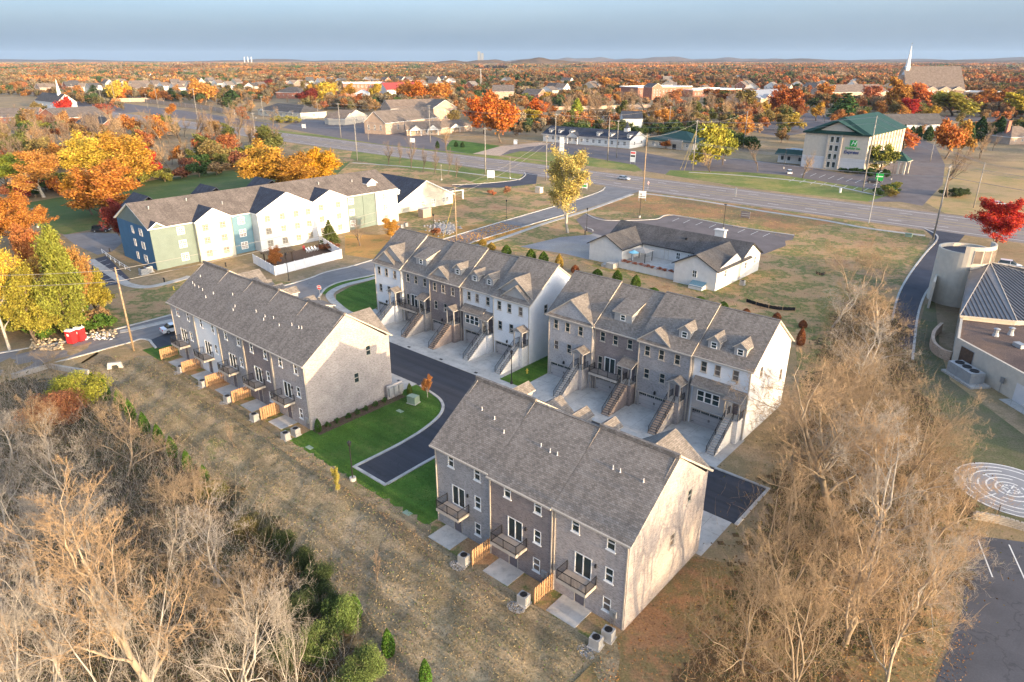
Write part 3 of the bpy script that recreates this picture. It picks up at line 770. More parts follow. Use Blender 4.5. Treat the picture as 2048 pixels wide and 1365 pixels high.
def add_window(parent, x, y, z, w=0.8, h=1.4, rz=0.0, grid=False, frame='trim_tan', glass='glass', casing=0.0):
 glass = rng.choice(['glass', 'glass', 'glass', 'glass_blinds']) if glass == 'glass' else glass
 f, p = window_meshes(w, h, grid, frame, glass, casing)
 o = put('window', f, parent, (x, y, z), rz)
 b = h / 2 - 0.06
 put('pane', p, o, (0, 0, b / 2 + 0.03)); put('pane', p, o, (0, 0.012, -b / 2 - 0.03))
 return o
def small_window(parent, x, y, z, w=0.75, h=0.75, rz=0.0, frame='trim_white', glass='glass'):
 def f():
  mb = MB(); a, b, t = w / 2, h / 2, 0.09
  mb.box(-a, -a + t, -0.05, 0.03, -b, b); mb.box(a - t, a, -0.05, 0.03, -b, b)
  mb.box(-a + t, a - t, -0.05, 0.03, b - t, b); mb.box(-a + t, a - t, -0.05, 0.03, -b, -b + t)
  mb.box(-a + t, a - t, -0.03, 0.03, -0.03, 0.03)
  mb.box(-a + t, a - t, -0.005, 0.02, -b + t, b - t, 1)
  return mb.mesh('window', [frame, glass])
 return put('window', shared(('sw', w, h, frame, glass), f), parent, (x, y, z), rz)
def slider_mesh():
 mb = MB(); w, h, t = 1.75, 2.2, 0.09
 a = w / 2
 mb.box(-a, -a + t, -0.03, 0.1, 0, h); mb.box(a - t, a, -0.03, 0.1, 0, h); mb.box(-a + t, a - t, -0.03, 0.1, h - t, h)
 mb.box(-0.05, 0.05, -0.02, 0.1, 0, h - t); mb.box(-a + t, a - t, -0.03, 0.1, 0, 0.06)
 return mb.mesh('sliding_door', 'trim_white')
def slider_pane():
 mb = MB(); mb.box(-0.74, -0.05, 0.05, 0.08, 0.06, 2.1); mb.box(0.05, 0.74, 0.05, 0.08, 0.06, 2.1)
 return mb.mesh('pane', 'glass')
def door_mesh():
 mb = MB(); mb.box(-0.48, 0.48, 0.03, 0.09, 0, 2.1)
 for z0, z1 in ((0.2, 0.85), (1.0, 1.9)):
  for x0, x1 in ((-0.38, -0.05), (0.05, 0.38)): mb.box(x0, x1, 0.012, 0.03, z0, z1)
 mb.box(-0.57, -0.48, -0.03, 0.1, 0, 2.19, 1); mb.box(0.48, 0.57, -0.03, 0.1, 0, 2.19, 1); mb.box(-0.48, 0.48, -0.03, 0.1, 2.1, 2.19, 1)
 mb.box(0.34, 0.40, -0.04, 0.012, 0.95, 1.1, 2)
 return mb.mesh('door', ['door_grey', 'trim_tan', 'steel'])
def garage_mesh():
 mb = MB(); w, h = 4.8, 2.1
 for r in range(4):                                    # four raised rows, the top row holds the lights
  z0, z1 = r * h / 4 + 0.012, (r + 1) * h / 4 - 0.012
  for k in range(4):
   x0 = -w / 2 + k * w / 4 + 0.05; x1 = x0 + w / 4 - 0.1
   if r == 3:
    mb.box(x0, x1, 0.04, 0.1, z0, z1 - 0.36)
    for q in range(4):
     a = x0 + (x1 - x0) * q / 4
     mb.box(a + 0.02, a + (x1 - x0) / 4 - 0.02, 0.05, 0.1, z1 - 0.33, z1 - 0.05, 1)
   else: mb.box(x0, x1, 0.04, 0.1, z0, z1)
 mb.box(-w / 2, w / 2, 0.07, 0.12, 0, h)
 mb.box(0.04, 0.09, 0.0, 0.05, 0.85, 1.15, 2); mb.box(-0.09, -0.04, 0.0, 0.05, 0.85, 1.15, 2)
 mb.box(-2.3, -1.95, 0.02, 0.05, 1.6, 1.66, 2); mb.box(-2.3, -1.95, 0.02, 0.05, 0.3, 0.36, 2)
 return mb.mesh('garage_door', ['garage_paint', 'glass', 'iron'])
def rail_mesh(L, h=0.95, gap=0.13):
 mb = MB()
 mb.box(0, L, -0.025, 0.025, h - 0.05, h); mb.box(0, L, -0.02, 0.02, 0.08, 0.12)
 n = max(2, int(L / gap))
 for k in range(n + 1):
  x = L * k / n; mb.box(x - 0.01, x + 0.01, -0.01, 0.01, 0.1, h - 0.04)
 for k in range(max(2, int(L / 1.4) + 1)):
  x = L * k / max(1, int(L / 1.4)); mb.box(x - 0.028, x + 0.028, -0.03, 0.03, 0, h + 0.03)
 return mb.mesh('railing', 'iron')
def stair_rail_mesh(run, rise):
 mb = MB()
 mb.tube((0, 0, 0.9), (0, run, rise + 0.9), 0.03, n=4); mb.tube((0, 0, 0.12), (0, run, rise + 0.12), 0.02, n=4)
 n = 22
 for k in range(n + 1):
  y = run * k / n; z = rise * k / n
  mb.box(-0.01, 0.01, y - 0.01, y + 0.01, z + 0.1, z + 0.9)
 for k in (0, 0.5, 1): mb.box(-0.03, 0.03, run * k - 0.03, run * k + 0.03, rise * k, rise * k + 0.95)
 return mb.mesh('railing', 'iron')
def cross_gable(name, parent, x0, x1, yf, zb, pitch, roofz, yze, wallmat, roofmat, ohx=0.22, ohf=0.25, trim='trim_tan', wall_y=None, wall_zb=None):
 """gable facing -y over [x0,x1] at y=yf; the main roof rises as roofz(y); yze(z) inverts it"""
 mb = MB(); xm = (x0 + x1) / 2; half = (x1 - x0) / 2
 zr = zb + pitch * half
 wy = yf if wall_y is None else wall_y
 wz = zb if wall_zb is None else wall_zb
 mb.poly([(x0, wy, wz), (x1, wy, wz), (x1, wy, zb), (xm, wy, zr - 0.03), (x0, wy, zb)] if wz < zb else [(x0, wy, zb), (x1, wy, zb), (xm, wy, zr - 0.03)], 1)
 yb = yze(zr) + 0.05
 for sg in (-1, 1):
  xe = xm + sg * (half + ohx); ze = zr - pitch * (half + ohx)
  ybe = max(yf - ohf + 0.02, yze(ze) + 0.05)
  q = [(xm, yf - ohf, zr), (xe, yf - ohf, ze), (xe, ybe, ze), (xm, yb, zr)]
  q = [(a, b, c + 0.16) for a, b, c in q]
  mb.slab(q[::-1] if sg > 0 else q, 0.16, 0, 2)
  if sg > 0: pass
 mb.f = [f for f in mb.f]
 o = mb.build(name, [roofmat, wallmat, trim], parent)
 return o
def dormer(parent, xc, w, yf, hgt, roofz, yze, roofmat, kind='gable', wallmat='siding_grey'):
 mb = MB(); x0, x1 = xc - w / 2, xc + w / 2
 zb = roofz(yf) - 0.05; zt = zb + hgt
 if kind == 'gable':
  p = 0.8; zr = zt + p * w / 2
  mb.poly([(x0, yf, zb), (x1, yf, zb), (x1, yf, zt), (xc, yf, zr), (x0, yf, zt)], 1)
  yb = yze(zt)
  mb.poly([(x1, yf, zb), (x1, yb, zt), (x1, yf, zt)], 1); mb.poly([(x0, yf, zt), (x0, yb, zt), (x0, yf, zb)], 1)
  for sg in (-1, 1):
   xe = xc + sg * (w / 2 + 0.18); ze = zr - p * (w / 2 + 0.18)
   q = [(xc, yf - 0.25, zr), (xe, yf - 0.25, ze), (xe, yze(ze) + 0.05, ze), (xc, yze(zr) + 0.05, zr)]
   q = [(a, b, c + 0.12) for a, b, c in q]
   mb.slab(q[::-1] if sg > 0 else q, 0.12, 0, 2)
 else:
  sl = 0.28
  zt2 = lambda y: zt + sl * (y - yf)
  y = yf
  while zt2(y) > roofz(y): y += 0.02
  mb.poly([(x0, yf, zb), (x1, yf, zb), (x1, yf, zt), (x0, yf, zt)], 1)
  mb.poly([(x1, yf, zb), (x1, y, zt2(y)), (x1, yf, zt)], 1); mb.poly([(x0, yf, zt), (x0, y, zt2(y)), (x0, yf, zb)], 1)
  e = 0.25
  mb.slab([(x0 - e, yf - e, zt - sl * e + 0.12), (x1 + e, yf - e, zt - sl * e + 0.12), (x1 + e, y + 0.1, zt2(y + 0.1) + 0.12), (x0 - e, y + 0.1, zt2(y + 0.1) + 0.12)], 0.12, 0, 2)
 o = mb.build('dormer', [roofmat, wallmat, 'trim_tan'], parent)
 small_window(o, xc, yf, zb + hgt * 0.55, 0.8, 0.85)
 return o
STEPS, RISE, RUN = 15, 0.2, 0.28
def townhouse(org, rz, w, D, hw, hr, style, wall, label, group, proud=0.0, left_end=None, right_end=None, rear=True, front=True, roofmat='shingle_grey', pipes=(), dz=0.0, rear_flip=False, rp=0.0):
 """front faces -y; org is the front-left ground corner"""
 T = thing('townhouse', label, 'townhouse', (org.x, org.y, 0), rz, group)
 slope = (hr - hw) / (D / 2)
 yf, yr = -proud, D + rp
 oh = 0.35
 lift = slope * proud * 0.0 + (0.30 if proud else 0.0) + dz
 roofz = lambda y: hw + lift + slope * (y - 0.0)                # front roof plane
 yze = lambda z: (z - hw - lift) / slope
 hwf = hw + (0.08 if proud else 0)
 # ---- walls: front, rear, sides
 wins3 = [(1.35, 8.2), (3.4, 8.2), (5.65, 8.2)]
 if style == 'T': wins3 = [(1.5, 8.15), (3.3, 8.15), (5.6, 8.15)]
 wins2 = [(1.5, 5.0), (3.8, 5.0)] if style in ('G', 'N', 'P', 'B') else []
 holes = []
 if front:
  holes += [(x - 0.4, x + 0.4, z - 0.7, z + 0.7) for x, z in wins3 + wins2]
  holes.append((0.55, 5.35, 0.0, 2.1))
  holes.append((6.25 - 0.48, 6.25 + 0.48, 3.12, 5.22))
  if style == 'S': holes += [(0.75, 1.5, 3.2, 5.25), (1.85, 3.6, 3.2, 5.4), (3.95, 4.7, 3.2, 5.25)]
 mb = MB()
 mb.wall(0, w, 0, hwf, yf, holes)
 rx = lambda k: (w - k)                                         # rear plan as seen from behind
 rwin = [(2.2, 7.9), (5.65, 7.9), (5.65, 4.75), (5.6, 1.7)]
 rh = []
 if rear:
  rh = [(rx(x) - 0.4, rx(x) + 0.4, z - 0.7, z + 0.7) for x, z in rwin] + [(rx(3.1) - 0.875, rx(3.1) + 0.875, 3.15, 5.35), (rx(2.9) - 0.48, rx(2.9) + 0.48, 0.1, 2.2)]
 mb.wall(0, w, 0, hw, yr, rh, flip=True)
 if proud:
  mb.poly([(w, yf, 0), (w, 0, 0), (w, 0, hwf), (w, yf, hwf)]); mb.poly([(0, 0, 0), (0, yf, 0), (0, yf, hwf), (0, 0, hwf)])
 for x, end, fl in ((0, left_end, True), (w, right_end, False)):
  hz = [(y - 0.4, y + 0.4, z - 0.7, z + 0.7) for y, z in (end or [])]
  mb.xwall(0, D, 0, hw, x, hz, flip=fl)
  q = [(x, 0, hw), (x, D, hw), (x, D / 2, hr + lift)]
  mb.poly(q if not fl else q[::-1])
 if rp:
  for x in (0, w): mb.poly([(x, D, 0), (x, yr, 0), (x, yr, hw), (x, D, hw)])
 mb.build('wall', wall, T)
 for x, end, r in ((0, left_end, -PI / 2), (w, right_end, PI / 2)):
  for y, z in (end or []): add_window(T, x, y, z, rz=r)
 if front:
  for x, z in wins3 + wins2: add_window(T, x, yf, z)
 if rear:
  for x, z in rwin: add_window(T, rx(x), yr, z, rz=PI, frame='trim_white')
  o = put('sliding_door', shared('slider', slider_mesh), T, (rx(3.1), yr, 3.15), PI); put('pane', shared('sliderp', slider_pane), o)
  put('back_door', shared('door', door_mesh), T, (rx(2.9), yr, 0.1), PI)
  mb = MB()
  x0, x1 = rx(4.5), rx(1.5)
  mb.box(x0, x1, yr + 0.005, yr + 1.55, 2.72, 3.0, 1); mb.box(x0 + 0.02, x1 - 0.02, yr + 0.02, yr + 1.53, 3.0, 3.03, 0)
  b = mb.build('balcony', ['deck_boards', 'trim_tan'], T)
  put('railing', shared('rail30', lambda: rail_mesh(2.94)), b, (x0 + 0.03, yr + 1.5, 3.03))
  for xx in (x0 + 0.03, x1 - 0.03):
   put('railing', shared('rail15', lambda: rail_mesh(1.45)), b, (xx, yr + 0.04, 3.03), PI / 2)
  mb = MB(); mb.box(-0.07, 0.07, 0, 0.14, -0.16, 0.16)
  put('wall_lamp', shared('walllamp', lambda: mb.mesh('wall_lamp', 'iron')), T, (rx(4.35), yr, 4.95))
 # ---- roof
 rb = MB(); e0 = -0.3 if left_end is not None else (-0.06 if proud else 0.0); e1 = w + (0.3 if right_end is not None else (0.06 if proud else 0.0))
 zt = lambda y: roofz(y) + 0.2
 ym = D / 2
 zr_ = lambda y: hr + dz - slope * (y - D / 2) + 0.2
 yfe = yf - oh
 rb.slab([(e0, yfe, zt(yfe)), (e1, yfe, zt(yfe)), (e1, ym, zt(ym)), (e0, ym, zt(ym))], 0.2, 0, 1)
 yre = yr + oh
 rb.slab([(e0, ym, zr_(ym)), (e1, ym, zr_(ym)), (e1, yre, zr_(yre)), (e0, yre, zr_(yre))], 0.2, 0, 1)
 rb.box(e0, e1, ym - 0.14, ym + 0.14, zr_(ym) - 0.06, zt(ym) + 0.03, 0)
 roof = rb.build('roof', [roofmat, 'trim_tan'], T)
 for a_, b_, z_ in ((yre, yre + 0.13, zr_(yre)), (yfe - 0.13, yfe, zt(yfe))):
  gt = MB(); gt.box(e0, e1, a_, b_, z_ - 0.17, z_ - 0.02); gt.build('gutter', 'trim_tan', roof)
 for (px_, py_) in pipes:
  def pm():
   m = MB(); m.lathe([(0.11, -0.1), (0.09, 0.04), (0.045, 0.06), (0.045, 0.36)], 8); return m.mesh('vent_pipe', 'stucco_pale')
  put('vent_pipe', shared('pipe', pm), roof, (w - px_, yr - py_, zr_(yr - py_) - 0.03))
 for x in (0.12, w - 0.12):
  for y_, z_ in ((yf - 0.05, hw + lift - 0.1), (yr + 0.05, hw - 0.05)):
   ds = MB(); ds.box(x - 0.05, x + 0.05, y_ - 0.04, y_ + 0.04, 0.05, z_); ds.build('downspout', 'trim_tan', T)
 # ---- front gables and dormers
 yg = yf
 if style == 'G':                                                # two nested clad gables with a pent strip below
  cross_gable('gable', T, 0.35, w - 0.15, 0.55, roofz(0.55) + 0.02, 0.72, roofz, yze, 'siding_grey', roofmat)
  cross_gable('gable', T, 0.15 if rear_flip else 1.7, w - 1.9 if rear_flip else w - 0.3, -0.05, roofz(-0.05) + 0.02, 0.72, roofz, yze, 'siding_grey', roofmat)
 elif style == 'B':                                              # one tall brick gable
  cross_gable('gable', T, 0.0, w, yf, hwf, 0.72, roofz, yze, wall, roofmat)
 elif style == 'P':
  cross_gable('gable', T, 0.0, w * 0.6, yf if wall_gable.get(id(org)) else yf + 0.35, hwf if wall_gable.get(id(org)) else roofz(yf + 0.35), 0.76, roofz, yze, wall if wall_gable.get(id(org)) else 'siding_grey', roofmat)
  dormer(T, w * 0.74, 1.55, 1.0, 1.35, roofz, yze, roofmat)
 elif style == 'S':
  dormer(T, w * 0.5, 2.7, 1.25, 1.5, roofz, yze, roofmat, 'shed')
 elif style == 'T':
  dormer(T, w * 0.27, 1.55, 1.0, 1.3, roofz, yze, roofmat); dormer(T, w * 0.72, 1.55, 1.0, 1.3, roofz, yze, roofmat)
 if not front: return T
 # ---- garage, door, stairs, porch
 put('garage_door', shared('garage', garage_mesh), T, (2.95, yf, 0.0))
 mb = MB(); mb.box(0.43, 0.55, yf - 0.03, yf + 0.1, 0, 2.22); mb.box(5.35, 5.47, yf - 0.03, yf + 0.1, 0, 2.22); mb.box(0.55, 5.35, yf - 0.03, yf + 0.1, 2.1, 2.22)
 mb.build('garage_trim', 'trim_tan', T)
 put('front_door', shared('door', door_mesh), T, (6.25, yf, 3.12))
 lz = STEPS * RISE + 0.1; ly = yf - 1.5; lx0, lx1 = 5.42, min(w - 0.12, 7.2)
 mb = MB()
 run = STEPS * RUN; y_b = ly - run
 mb.box(lx0, lx1, ly, yf - 0.005, 0.0, lz)                         # landing base
 prof = [(ly, 0.0), (y_b, 0.0)]
 for k in range(STEPS):
  prof += [(y_b + k * RUN, (k + 1) * RISE - 0.06), (y_b + (k + 1) * RUN, (k + 1) * RISE - 0.06)]
 mb.xprism(prof, lx0, lx0 + 1.15)
 stair = mb.build('staircase', wall if wall != 'brick_white' else 'brick_whitewash', T)
 tread = shared(('tread', wall), lambda: _tread(wall))
 for k in range(STEPS):
  put('step', tread, stair, (lx0 - 0.03, y_b + k * RUN - 0.03, (k + 1) * RISE - 0.06))
 mb = MB(); mb.box(lx0 - 0.03, lx1 + 0.03, ly - 0.03, yf - 0.006, lz, lz + 0.05)
 mb.build('landing', 'concrete_walk', stair)
 sr = shared('srail', lambda: stair_rail_mesh(run, STEPS * RISE))
 put('railing', sr, stair, (lx0 + 0.04, y_b + 0.1, 0.1)); put('railing', sr, stair, (lx0 + 1.1, y_b + 0.1, 0.1))
 put('railing', shared('rail14', lambda: rail_mesh(1.38)), stair, (lx0 + 0.05, ly + 0.05, lz + 0.05), PI / 2)
 put('railing', shared('rail14', None), stair, (lx1 - 0.05, ly + 0.05, lz + 0.05), PI / 2)
 mb = MB()
 for xx in (lx0 + 0.12, lx1 - 0.12): mb.box(xx - 0.09, xx + 0.09, ly + 0.04, ly + 0.22, lz + 0.05, lz + 2.45)
 if style in ('G', 'B', 'P'):
  zb = lz + 2.45; xm = (lx0 + lx1) / 2; hf = (lx1 - lx0) / 2 + 0.25; p = 0.55
  mb.poly([(lx0 - 0.1, ly, zb), (lx1 + 0.1, ly, zb), (xm, ly, zb + p * hf - 0.1)], 2)
  for sg in (-1, 1):
   q = [(xm, ly - 0.3, zb + p * hf + 0.1), (xm + sg * hf, ly - 0.3, zb + 0.1), (xm + sg * hf, yf - 0.004, zb + 0.1), (xm, yf - 0.004, zb + p * hf + 0.1)]
   mb.slab(q[::-1] if sg > 0 else q, 0.14, 1, 0)
 else:
  zb = lz + 2.45
  xa = lx0 - (0.5 if style == 'S' else 0.3)
  mb.slab([(xa, ly - 0.35, zb + 0.12), (lx1 + 0.2, ly - 0.35, zb + 0.12), (lx1 + 0.2, yf - 0.004, zb + 0.85), (xa, yf - 0.004, zb + 0.85)], 0.14, 1, 0)
  mb.box(lx0, lx1, ly + 0.04, ly + 0.2, zb - 0.12, zb - 0.01, 0)
 mb.build('porch', ['trim_grey', roofmat, 'siding_grey'], T)
 mb = MB(); mb.box(-0.1, 0.1, -0.22, 0, -0.18, 0.18); mb.box(-0.05, 0.05, -0.1, 0, 0.18, 0.3)
 put('wall_lamp', shared('walllamp2', lambda: mb.mesh('wall_lamp', 'iron')), T, (2.95, yf, 2.62))
 if style == 'S':
  o = put('sliding_door', shared('slider', slider_mesh), T, (2.72, yf, 3.2)); put('pane', shared('sliderp', slider_pane), o)
  for xx in (1.125, 4.325): add_window(T, xx, yf, 4.22, 0.75, 2.05)
  mb = MB(); mb.box(0.25, 4.95, yf - 1.5, yf - 0.005, 2.75, 3.08, 1); mb.box(0.27, 4.93, yf - 1.48, yf - 0.01, 3.08, 3.11, 0)
  b = mb.build('balcony', ['deck_boards', 'trim_tan'], T)
  put('railing', shared('rail46', lambda: rail_mesh(4.6)), b, (0.3, yf - 1.45, 3.11))
  put('railing', shared('rail14', None), b, (0.3, yf - 1.43, 3.11), PI / 2); put('railing', shared('rail14', None), b, (4.9, yf - 1.43, 3.11), PI / 2)
 if style == 'T':
  mb = MB(); bx0, bx1, by = 0.75, 5.0, yf - 0.75
  mb.box(bx0, bx1, by, yf - 0.006, 2.75, 5.75)
  mb.slab([(bx0 - 0.25, by - 0.35, 5.85), (bx1 + 0.25, by - 0.35, 5.85), (bx1 + 0.25, yf - 0.004, 6.75), (bx0 - 0.25, yf - 0.004, 6.75)], 0.14, 1, 2)
  mb.poly([(bx1, by, 5.74), (bx1, yf - 0.006, 5.74), (bx1, yf - 0.006, 6.5)], 0)
  bay = mb.build('bay', ['siding_grey', roofmat, 'trim_tan'], T)
  for xx in (1.85, 2.85, 3.85):
   def wv():
    m = MB(); a, b, t = 0.48, 0.75, 0.08
    m.box(-a, -a + t, -0.06, 0.01, -b, b); m.box(a - t, a, -0.06, 0.01, -b, b); m.box(-a + t, a - t, -0.06, 0.01, b - t, b)
    m.box(-a + t, a - t, -0.06, 0.01, -b, -b + t); m.box(-a + t, a - t, -0.05, 0.01, -0.04, 0.04); m.box(-a + t, a - t, -0.02, 0.0, -b + t, b - t, 1)
    return m.mesh('window', ['trim_white', 'glass'])
   put('window', shared('baywin', wv), bay, (xx, by, 4.55))
 return T
def _tread(wall):
 mb = MB(); mb.box(0, 1.21, 0, RUN + 0.04, 0, 0.06)
 return mb.mesh('step', 'concrete_walk' if wall.startswith('brick_w') or wall == 'brick_lightgrey' else 'brick_tan')
wall_gable = {}
def row(o_s, o_t, L, units, D, hw, hr, flip, group):
 """units: list of (x0, x1, dict)"""
 for (x0, x1, k) in units:
  org = ST(o_s + x0, o_t) if not flip else ST(o_s + x1, o_t + D)
  if k.pop('brick_gable', False): wall_gable[id(org)] = True
  townhouse(org, YAW + (PI if flip else 0), x1 - x0, D, hw, hr, group=group, **k)
gC, gD, gA, gB = 'houses of the back left terrace', 'houses of the back right terrace', 'houses of the front terrace', 'houses of the left terrace'
row(-53.8, 35.73, 36.4, [
 (0, 7.4, dict(style='G', wall='brick_white', label='white brick end house by the round lawn, two nested front gables', proud=0.35, left_end=[], rear=False, rear_flip=True)),
 (7.4, 14.5, dict(style='S', wall='brick_grey', label='grey brick house of the left back row with balcony and wide shed dormer', rear=False)),
 (14.5, 22.0, dict(style='P', wall='brick_purple', label='dark purple brick house with small clad gable and one dormer, left back row', proud=0.35, rear=False)),
 (22.0, 29.0, dict(style='T', wall='brick_whitewash', label='whitewashed brick house of the left back row with boxed bay and two dormers', rear=False)),
 (29.0, 36.4, dict(style='G', wall='brick_white', label='white brick end house beside the narrow green lawn, nested front gables', proud=0.35, right_end=[(3.5, 8.0)], rear=False)),
], 12.5, 9.55, 13.95, False, gC)
row(-13.34, 35.11, 30, [
 (0, 7.75, dict(style='B', wall='brick_lightgrey', label='pale grey brick house with one tall brick gable, right back row', proud=0.35, left_end=[], rear=False)),
 (7.75, 14.9, dict(style='S', wall='brick_purple', label='dark purple brick house of the right back row with balcony and shed dormer', rear=False)),
 (14.9, 22.5, dict(style='P', wall='brick_grey', label='slate grey brick house with a brick gable and one dormer, right back row', proud=0.35, rear=False, brick_gable=True)),
 (22.5, 30.0, dict(style='T', wall='brick_white', label='white brick end house with boxed bay, its end wall sunlit behind bare trees', right_end=[(3.0, 8.2), (10.2, 5.4)], rear=False)),
], 12.3, 9.45, 13.85, False, gD)
vp = [(3.4, 2.6), (4.6, 2.4), (5.4, 2.3)]
row(0, 0, 22, [
 (0, 7.33, dict(style='P', wall='brick_grey', label='grey brick house at the lane end of the front terrace, seen from behind', proud=0.35, right_end=[], front=False, pipes=[(2.6, 4.0), (4.5, 3.7), (6.3, 3.0)])),
 (7.33, 14.67, dict(style='T', wall='brick_purple', label='dark purple brick middle house of the front terrace with back balcony', front=False, pipes=[(3.2, 3.4), (4.3, 3.3), (5.1, 3.3)], rp=0.2)),
 (14.67, 22.0, dict(style='B', wall='brick_pinkish', label='pale brick end house of the front terrace, sunlit end wall with tree shadows', proud=0.35, left_end=[(3.0, 7.95), (5.5, 4.75)], front=False, pipes=[(3.0, 3.9), (3.7, 3.9), (5.9, 3.9)], rp=0.1)),
], 12.6, 8.9, 13.25, True, gA)
row(-61.21, 2.03, 36, [
 (0, 7.5, dict(style='B', wall='brick_lightgrey', label='pale grey brick house at the street end of the left terrace', proud=0.35, right_end=[], front=False, pipes=[(1.9, 3.2), (2.9, 3.0), (4.2, 3.0), (5.6, 2.9), (2.2, 4.4)])),
 (7.5, 14.6, dict(style='T', wall='brick_white', label='white painted brick house second from the street in the left terrace', front=False, pipes=[(1.2, 3.0), (0.3, 2.2), (5.5, 3.8)])),
 (14.6, 21.4, dict(style='P', wall='brick_grey', label='slate grey brick house in the middle of the left terrace', proud=0.35, front=False, pipes=[(1.0, 2.6), (1.3, 2.1), (6.0, 3.0)])),
 (21.4, 28.4, dict(style='S', wall='brick_purple', label='dark purple brick house next to the end house of the left terrace', front=False, pipes=[(1.6, 2.9), (1.9, 2.5), (3.4, 3.1), (5.5, 2.6)])),
 (28.4, 36.0, dict(style='B', wall='brick_pinkish', label='pale brick end house of the left terrace beside the bright lawn', proud=0.35, left_end=[(3.1, 7.85), (5.3, 4.65)], front=False, pipes=[(0.6, 3.2), (2.2, 3.2), (2.7, 3.3)])),
], 12.7, 9.0, 13.5, True, gB)
# ---- back-yard pieces: patios, picket fences, condensers, meters
def ac_unit(p, rz, label, group):
 T = thing('air_conditioner', label, 'air conditioner', (p.x, p.y, 0.05), rz, group)
 def body():
  mb = MB(); mb.box(-0.45, 0.45, -0.38, 0.38, 0.04, 0.92)
  for k in range(9): mb.box(-0.46, 0.46, -0.395, 0.395, 0.1 + k * 0.085, 0.13 + k * 0.085)
  return mb.mesh('casing', 'galvanised')
 def fan():
  mb = MB(); mb.lathe([(0.33, 0.92), (0.33, 0.95), (0.3, 0.95), (0.29, 0.925)], 14)
  for k in range(4):
   a = k * PI / 4; mb.box(-0.3, 0.3, -0.012, 0.012, 0.94, 0.955) if k == 0 else mb.tube((-0.3 * math.cos(a), -0.3 * math.sin(a), 0.947), (0.3 * math.cos(a), 0.3 * math.sin(a), 0.947), 0.012, n=4)
  return mb.mesh('fan_guard', 'iron')
 def pad():
  mb = MB(); mb.box(-0.55, 0.55, -0.5, 0.5, -0.04, 0.04); return mb.mesh('pad', 'concrete_walk')
 put('casing', shared('acb', body), T); put('fan_guard', shared('acf', fan), T); put('pad', shared('acp', pad), T)
 return T
def picket_mesh(h):
 def f():
  mb = MB(); a = 0.06
  mb.yprism([(-a, 0), (a, 0), (a, h - 0.06), (a - 0.035, h), (-a + 0.035, h), (-a, h - 0.06)], -0.012, 0.012)
  return mb.mesh('picket', 'wood_fence')
 return shared(('picket', h), f)
def picket_fence(s, t0, t1, label, group, z=0.02):
 p = ST(s, t0)
 T = thing('picket_fence', label, 'fence', (p.x, p.y, z), YAW + PI / 2, group)
 L = t1 - t0
 for zz in (0.35, 1.45):
  mb = MB(); mb.box(0, L, -0.02, 0.02, zz - 0.045, zz + 0.045); mb.build('rail', 'wood_fence', T)
 mb = MB(); mb.box(-0.05, 0.05, -0.05, 0.05, 0, 1.75);
 for k in range(3): put('post', shared('fpost', lambda: mb.mesh('post', 'wood_fence')), T, (0.05 + (L - 0.1) * k / 2, 0.0, 0))
 n = int(L / 0.155)
 for k in range(n):
  put('picket', picket_mesh(1.75), T, (0.08 + (L - 0.16) * k / (n - 1), 0.034 if k % 2 else -0.034, 0.05))
 return T
patA = ['under the balcony of the grey house', 'under the balcony of the dark middle house', 'beside the sunlit end wall']
for k in range(3):
 x = 7.33 * k
 sheet('patio', [ST(x + 1.2, -2.5), ST(x + 4.2, -2.5), ST(x + 4.2, -0.02), ST(x + 1.2, -0.02)], 0.07, 'concrete_apron', 'pale concrete patio of the front terrace ' + patA[k], 0.1)
for k, x in enumerate((0.0, 7.4, 14.6, 21.6, 28.6)):
 s = -61.2 + x
 sheet('patio', [ST(s + 1.3, -0.4), ST(s + 4.3, -0.4), ST(s + 4.3, 2.0), ST(s + 1.3, 2.0)], 0.07, 'concrete_apron', 'pale concrete patio of the left terrace, number %s from the street' % ('one two three four five'.split()[k]), 0.1)
fl = ['between the grey and the dark house', 'between the dark and the sunlit end house']
for k, s in enumerate((7.37, 14.72)):
 picket_fence(s, -2.7, -0.15, 'wooden picket screen of the front terrace ' + fl[k], 'picket screens behind the terraces')
od = ['nearest the street', 'second from the street', 'third from the street', 'fourth from the street', 'nearest the bright lawn']
for k, s in enumerate((-61.5, -54.2, -46.9, -39.6, -32.3)):
 picket_fence(s, -0.8, 1.9, 'wooden picket screen of the left terrace, ' + od[k], 'picket screens behind the terraces')
gAC = 'air conditioners behind the terraces'
for s, t, lb in ((6.5, -2.85, 'grey condenser beside the picket screen of the grey end house'), (13.9, -3.1, 'grey condenser beside the picket screen of the dark brick middle house'), (21.2, -2.9, 'outer of two condensers at the sunlit end wall'), (21.5, -1.6, 'inner of two condensers, against the sunlit end wall')):
 ac_unit(ST(s, t), YAW + 0.1, lb, gAC)
for s, t, lb in ((-54.9, -0.7, 'condenser by the second picket screen from the street'), (-47.7, -0.9, 'condenser by the third picket screen from the street'), (-40.4, -1.0, 'condenser by the fourth picket screen from the street'), (-33.0, -1.3, 'condenser by the picket screen nearest the bright lawn'), (-25.7, -1.3, 'outer of two condensers at the corner by the bright lawn'), (-25.7, 0.1, 'inner of two condensers at the corner by the bright lawn')):
 ac_unit(ST(s, t), YAW + 0.1, lb, gAC)
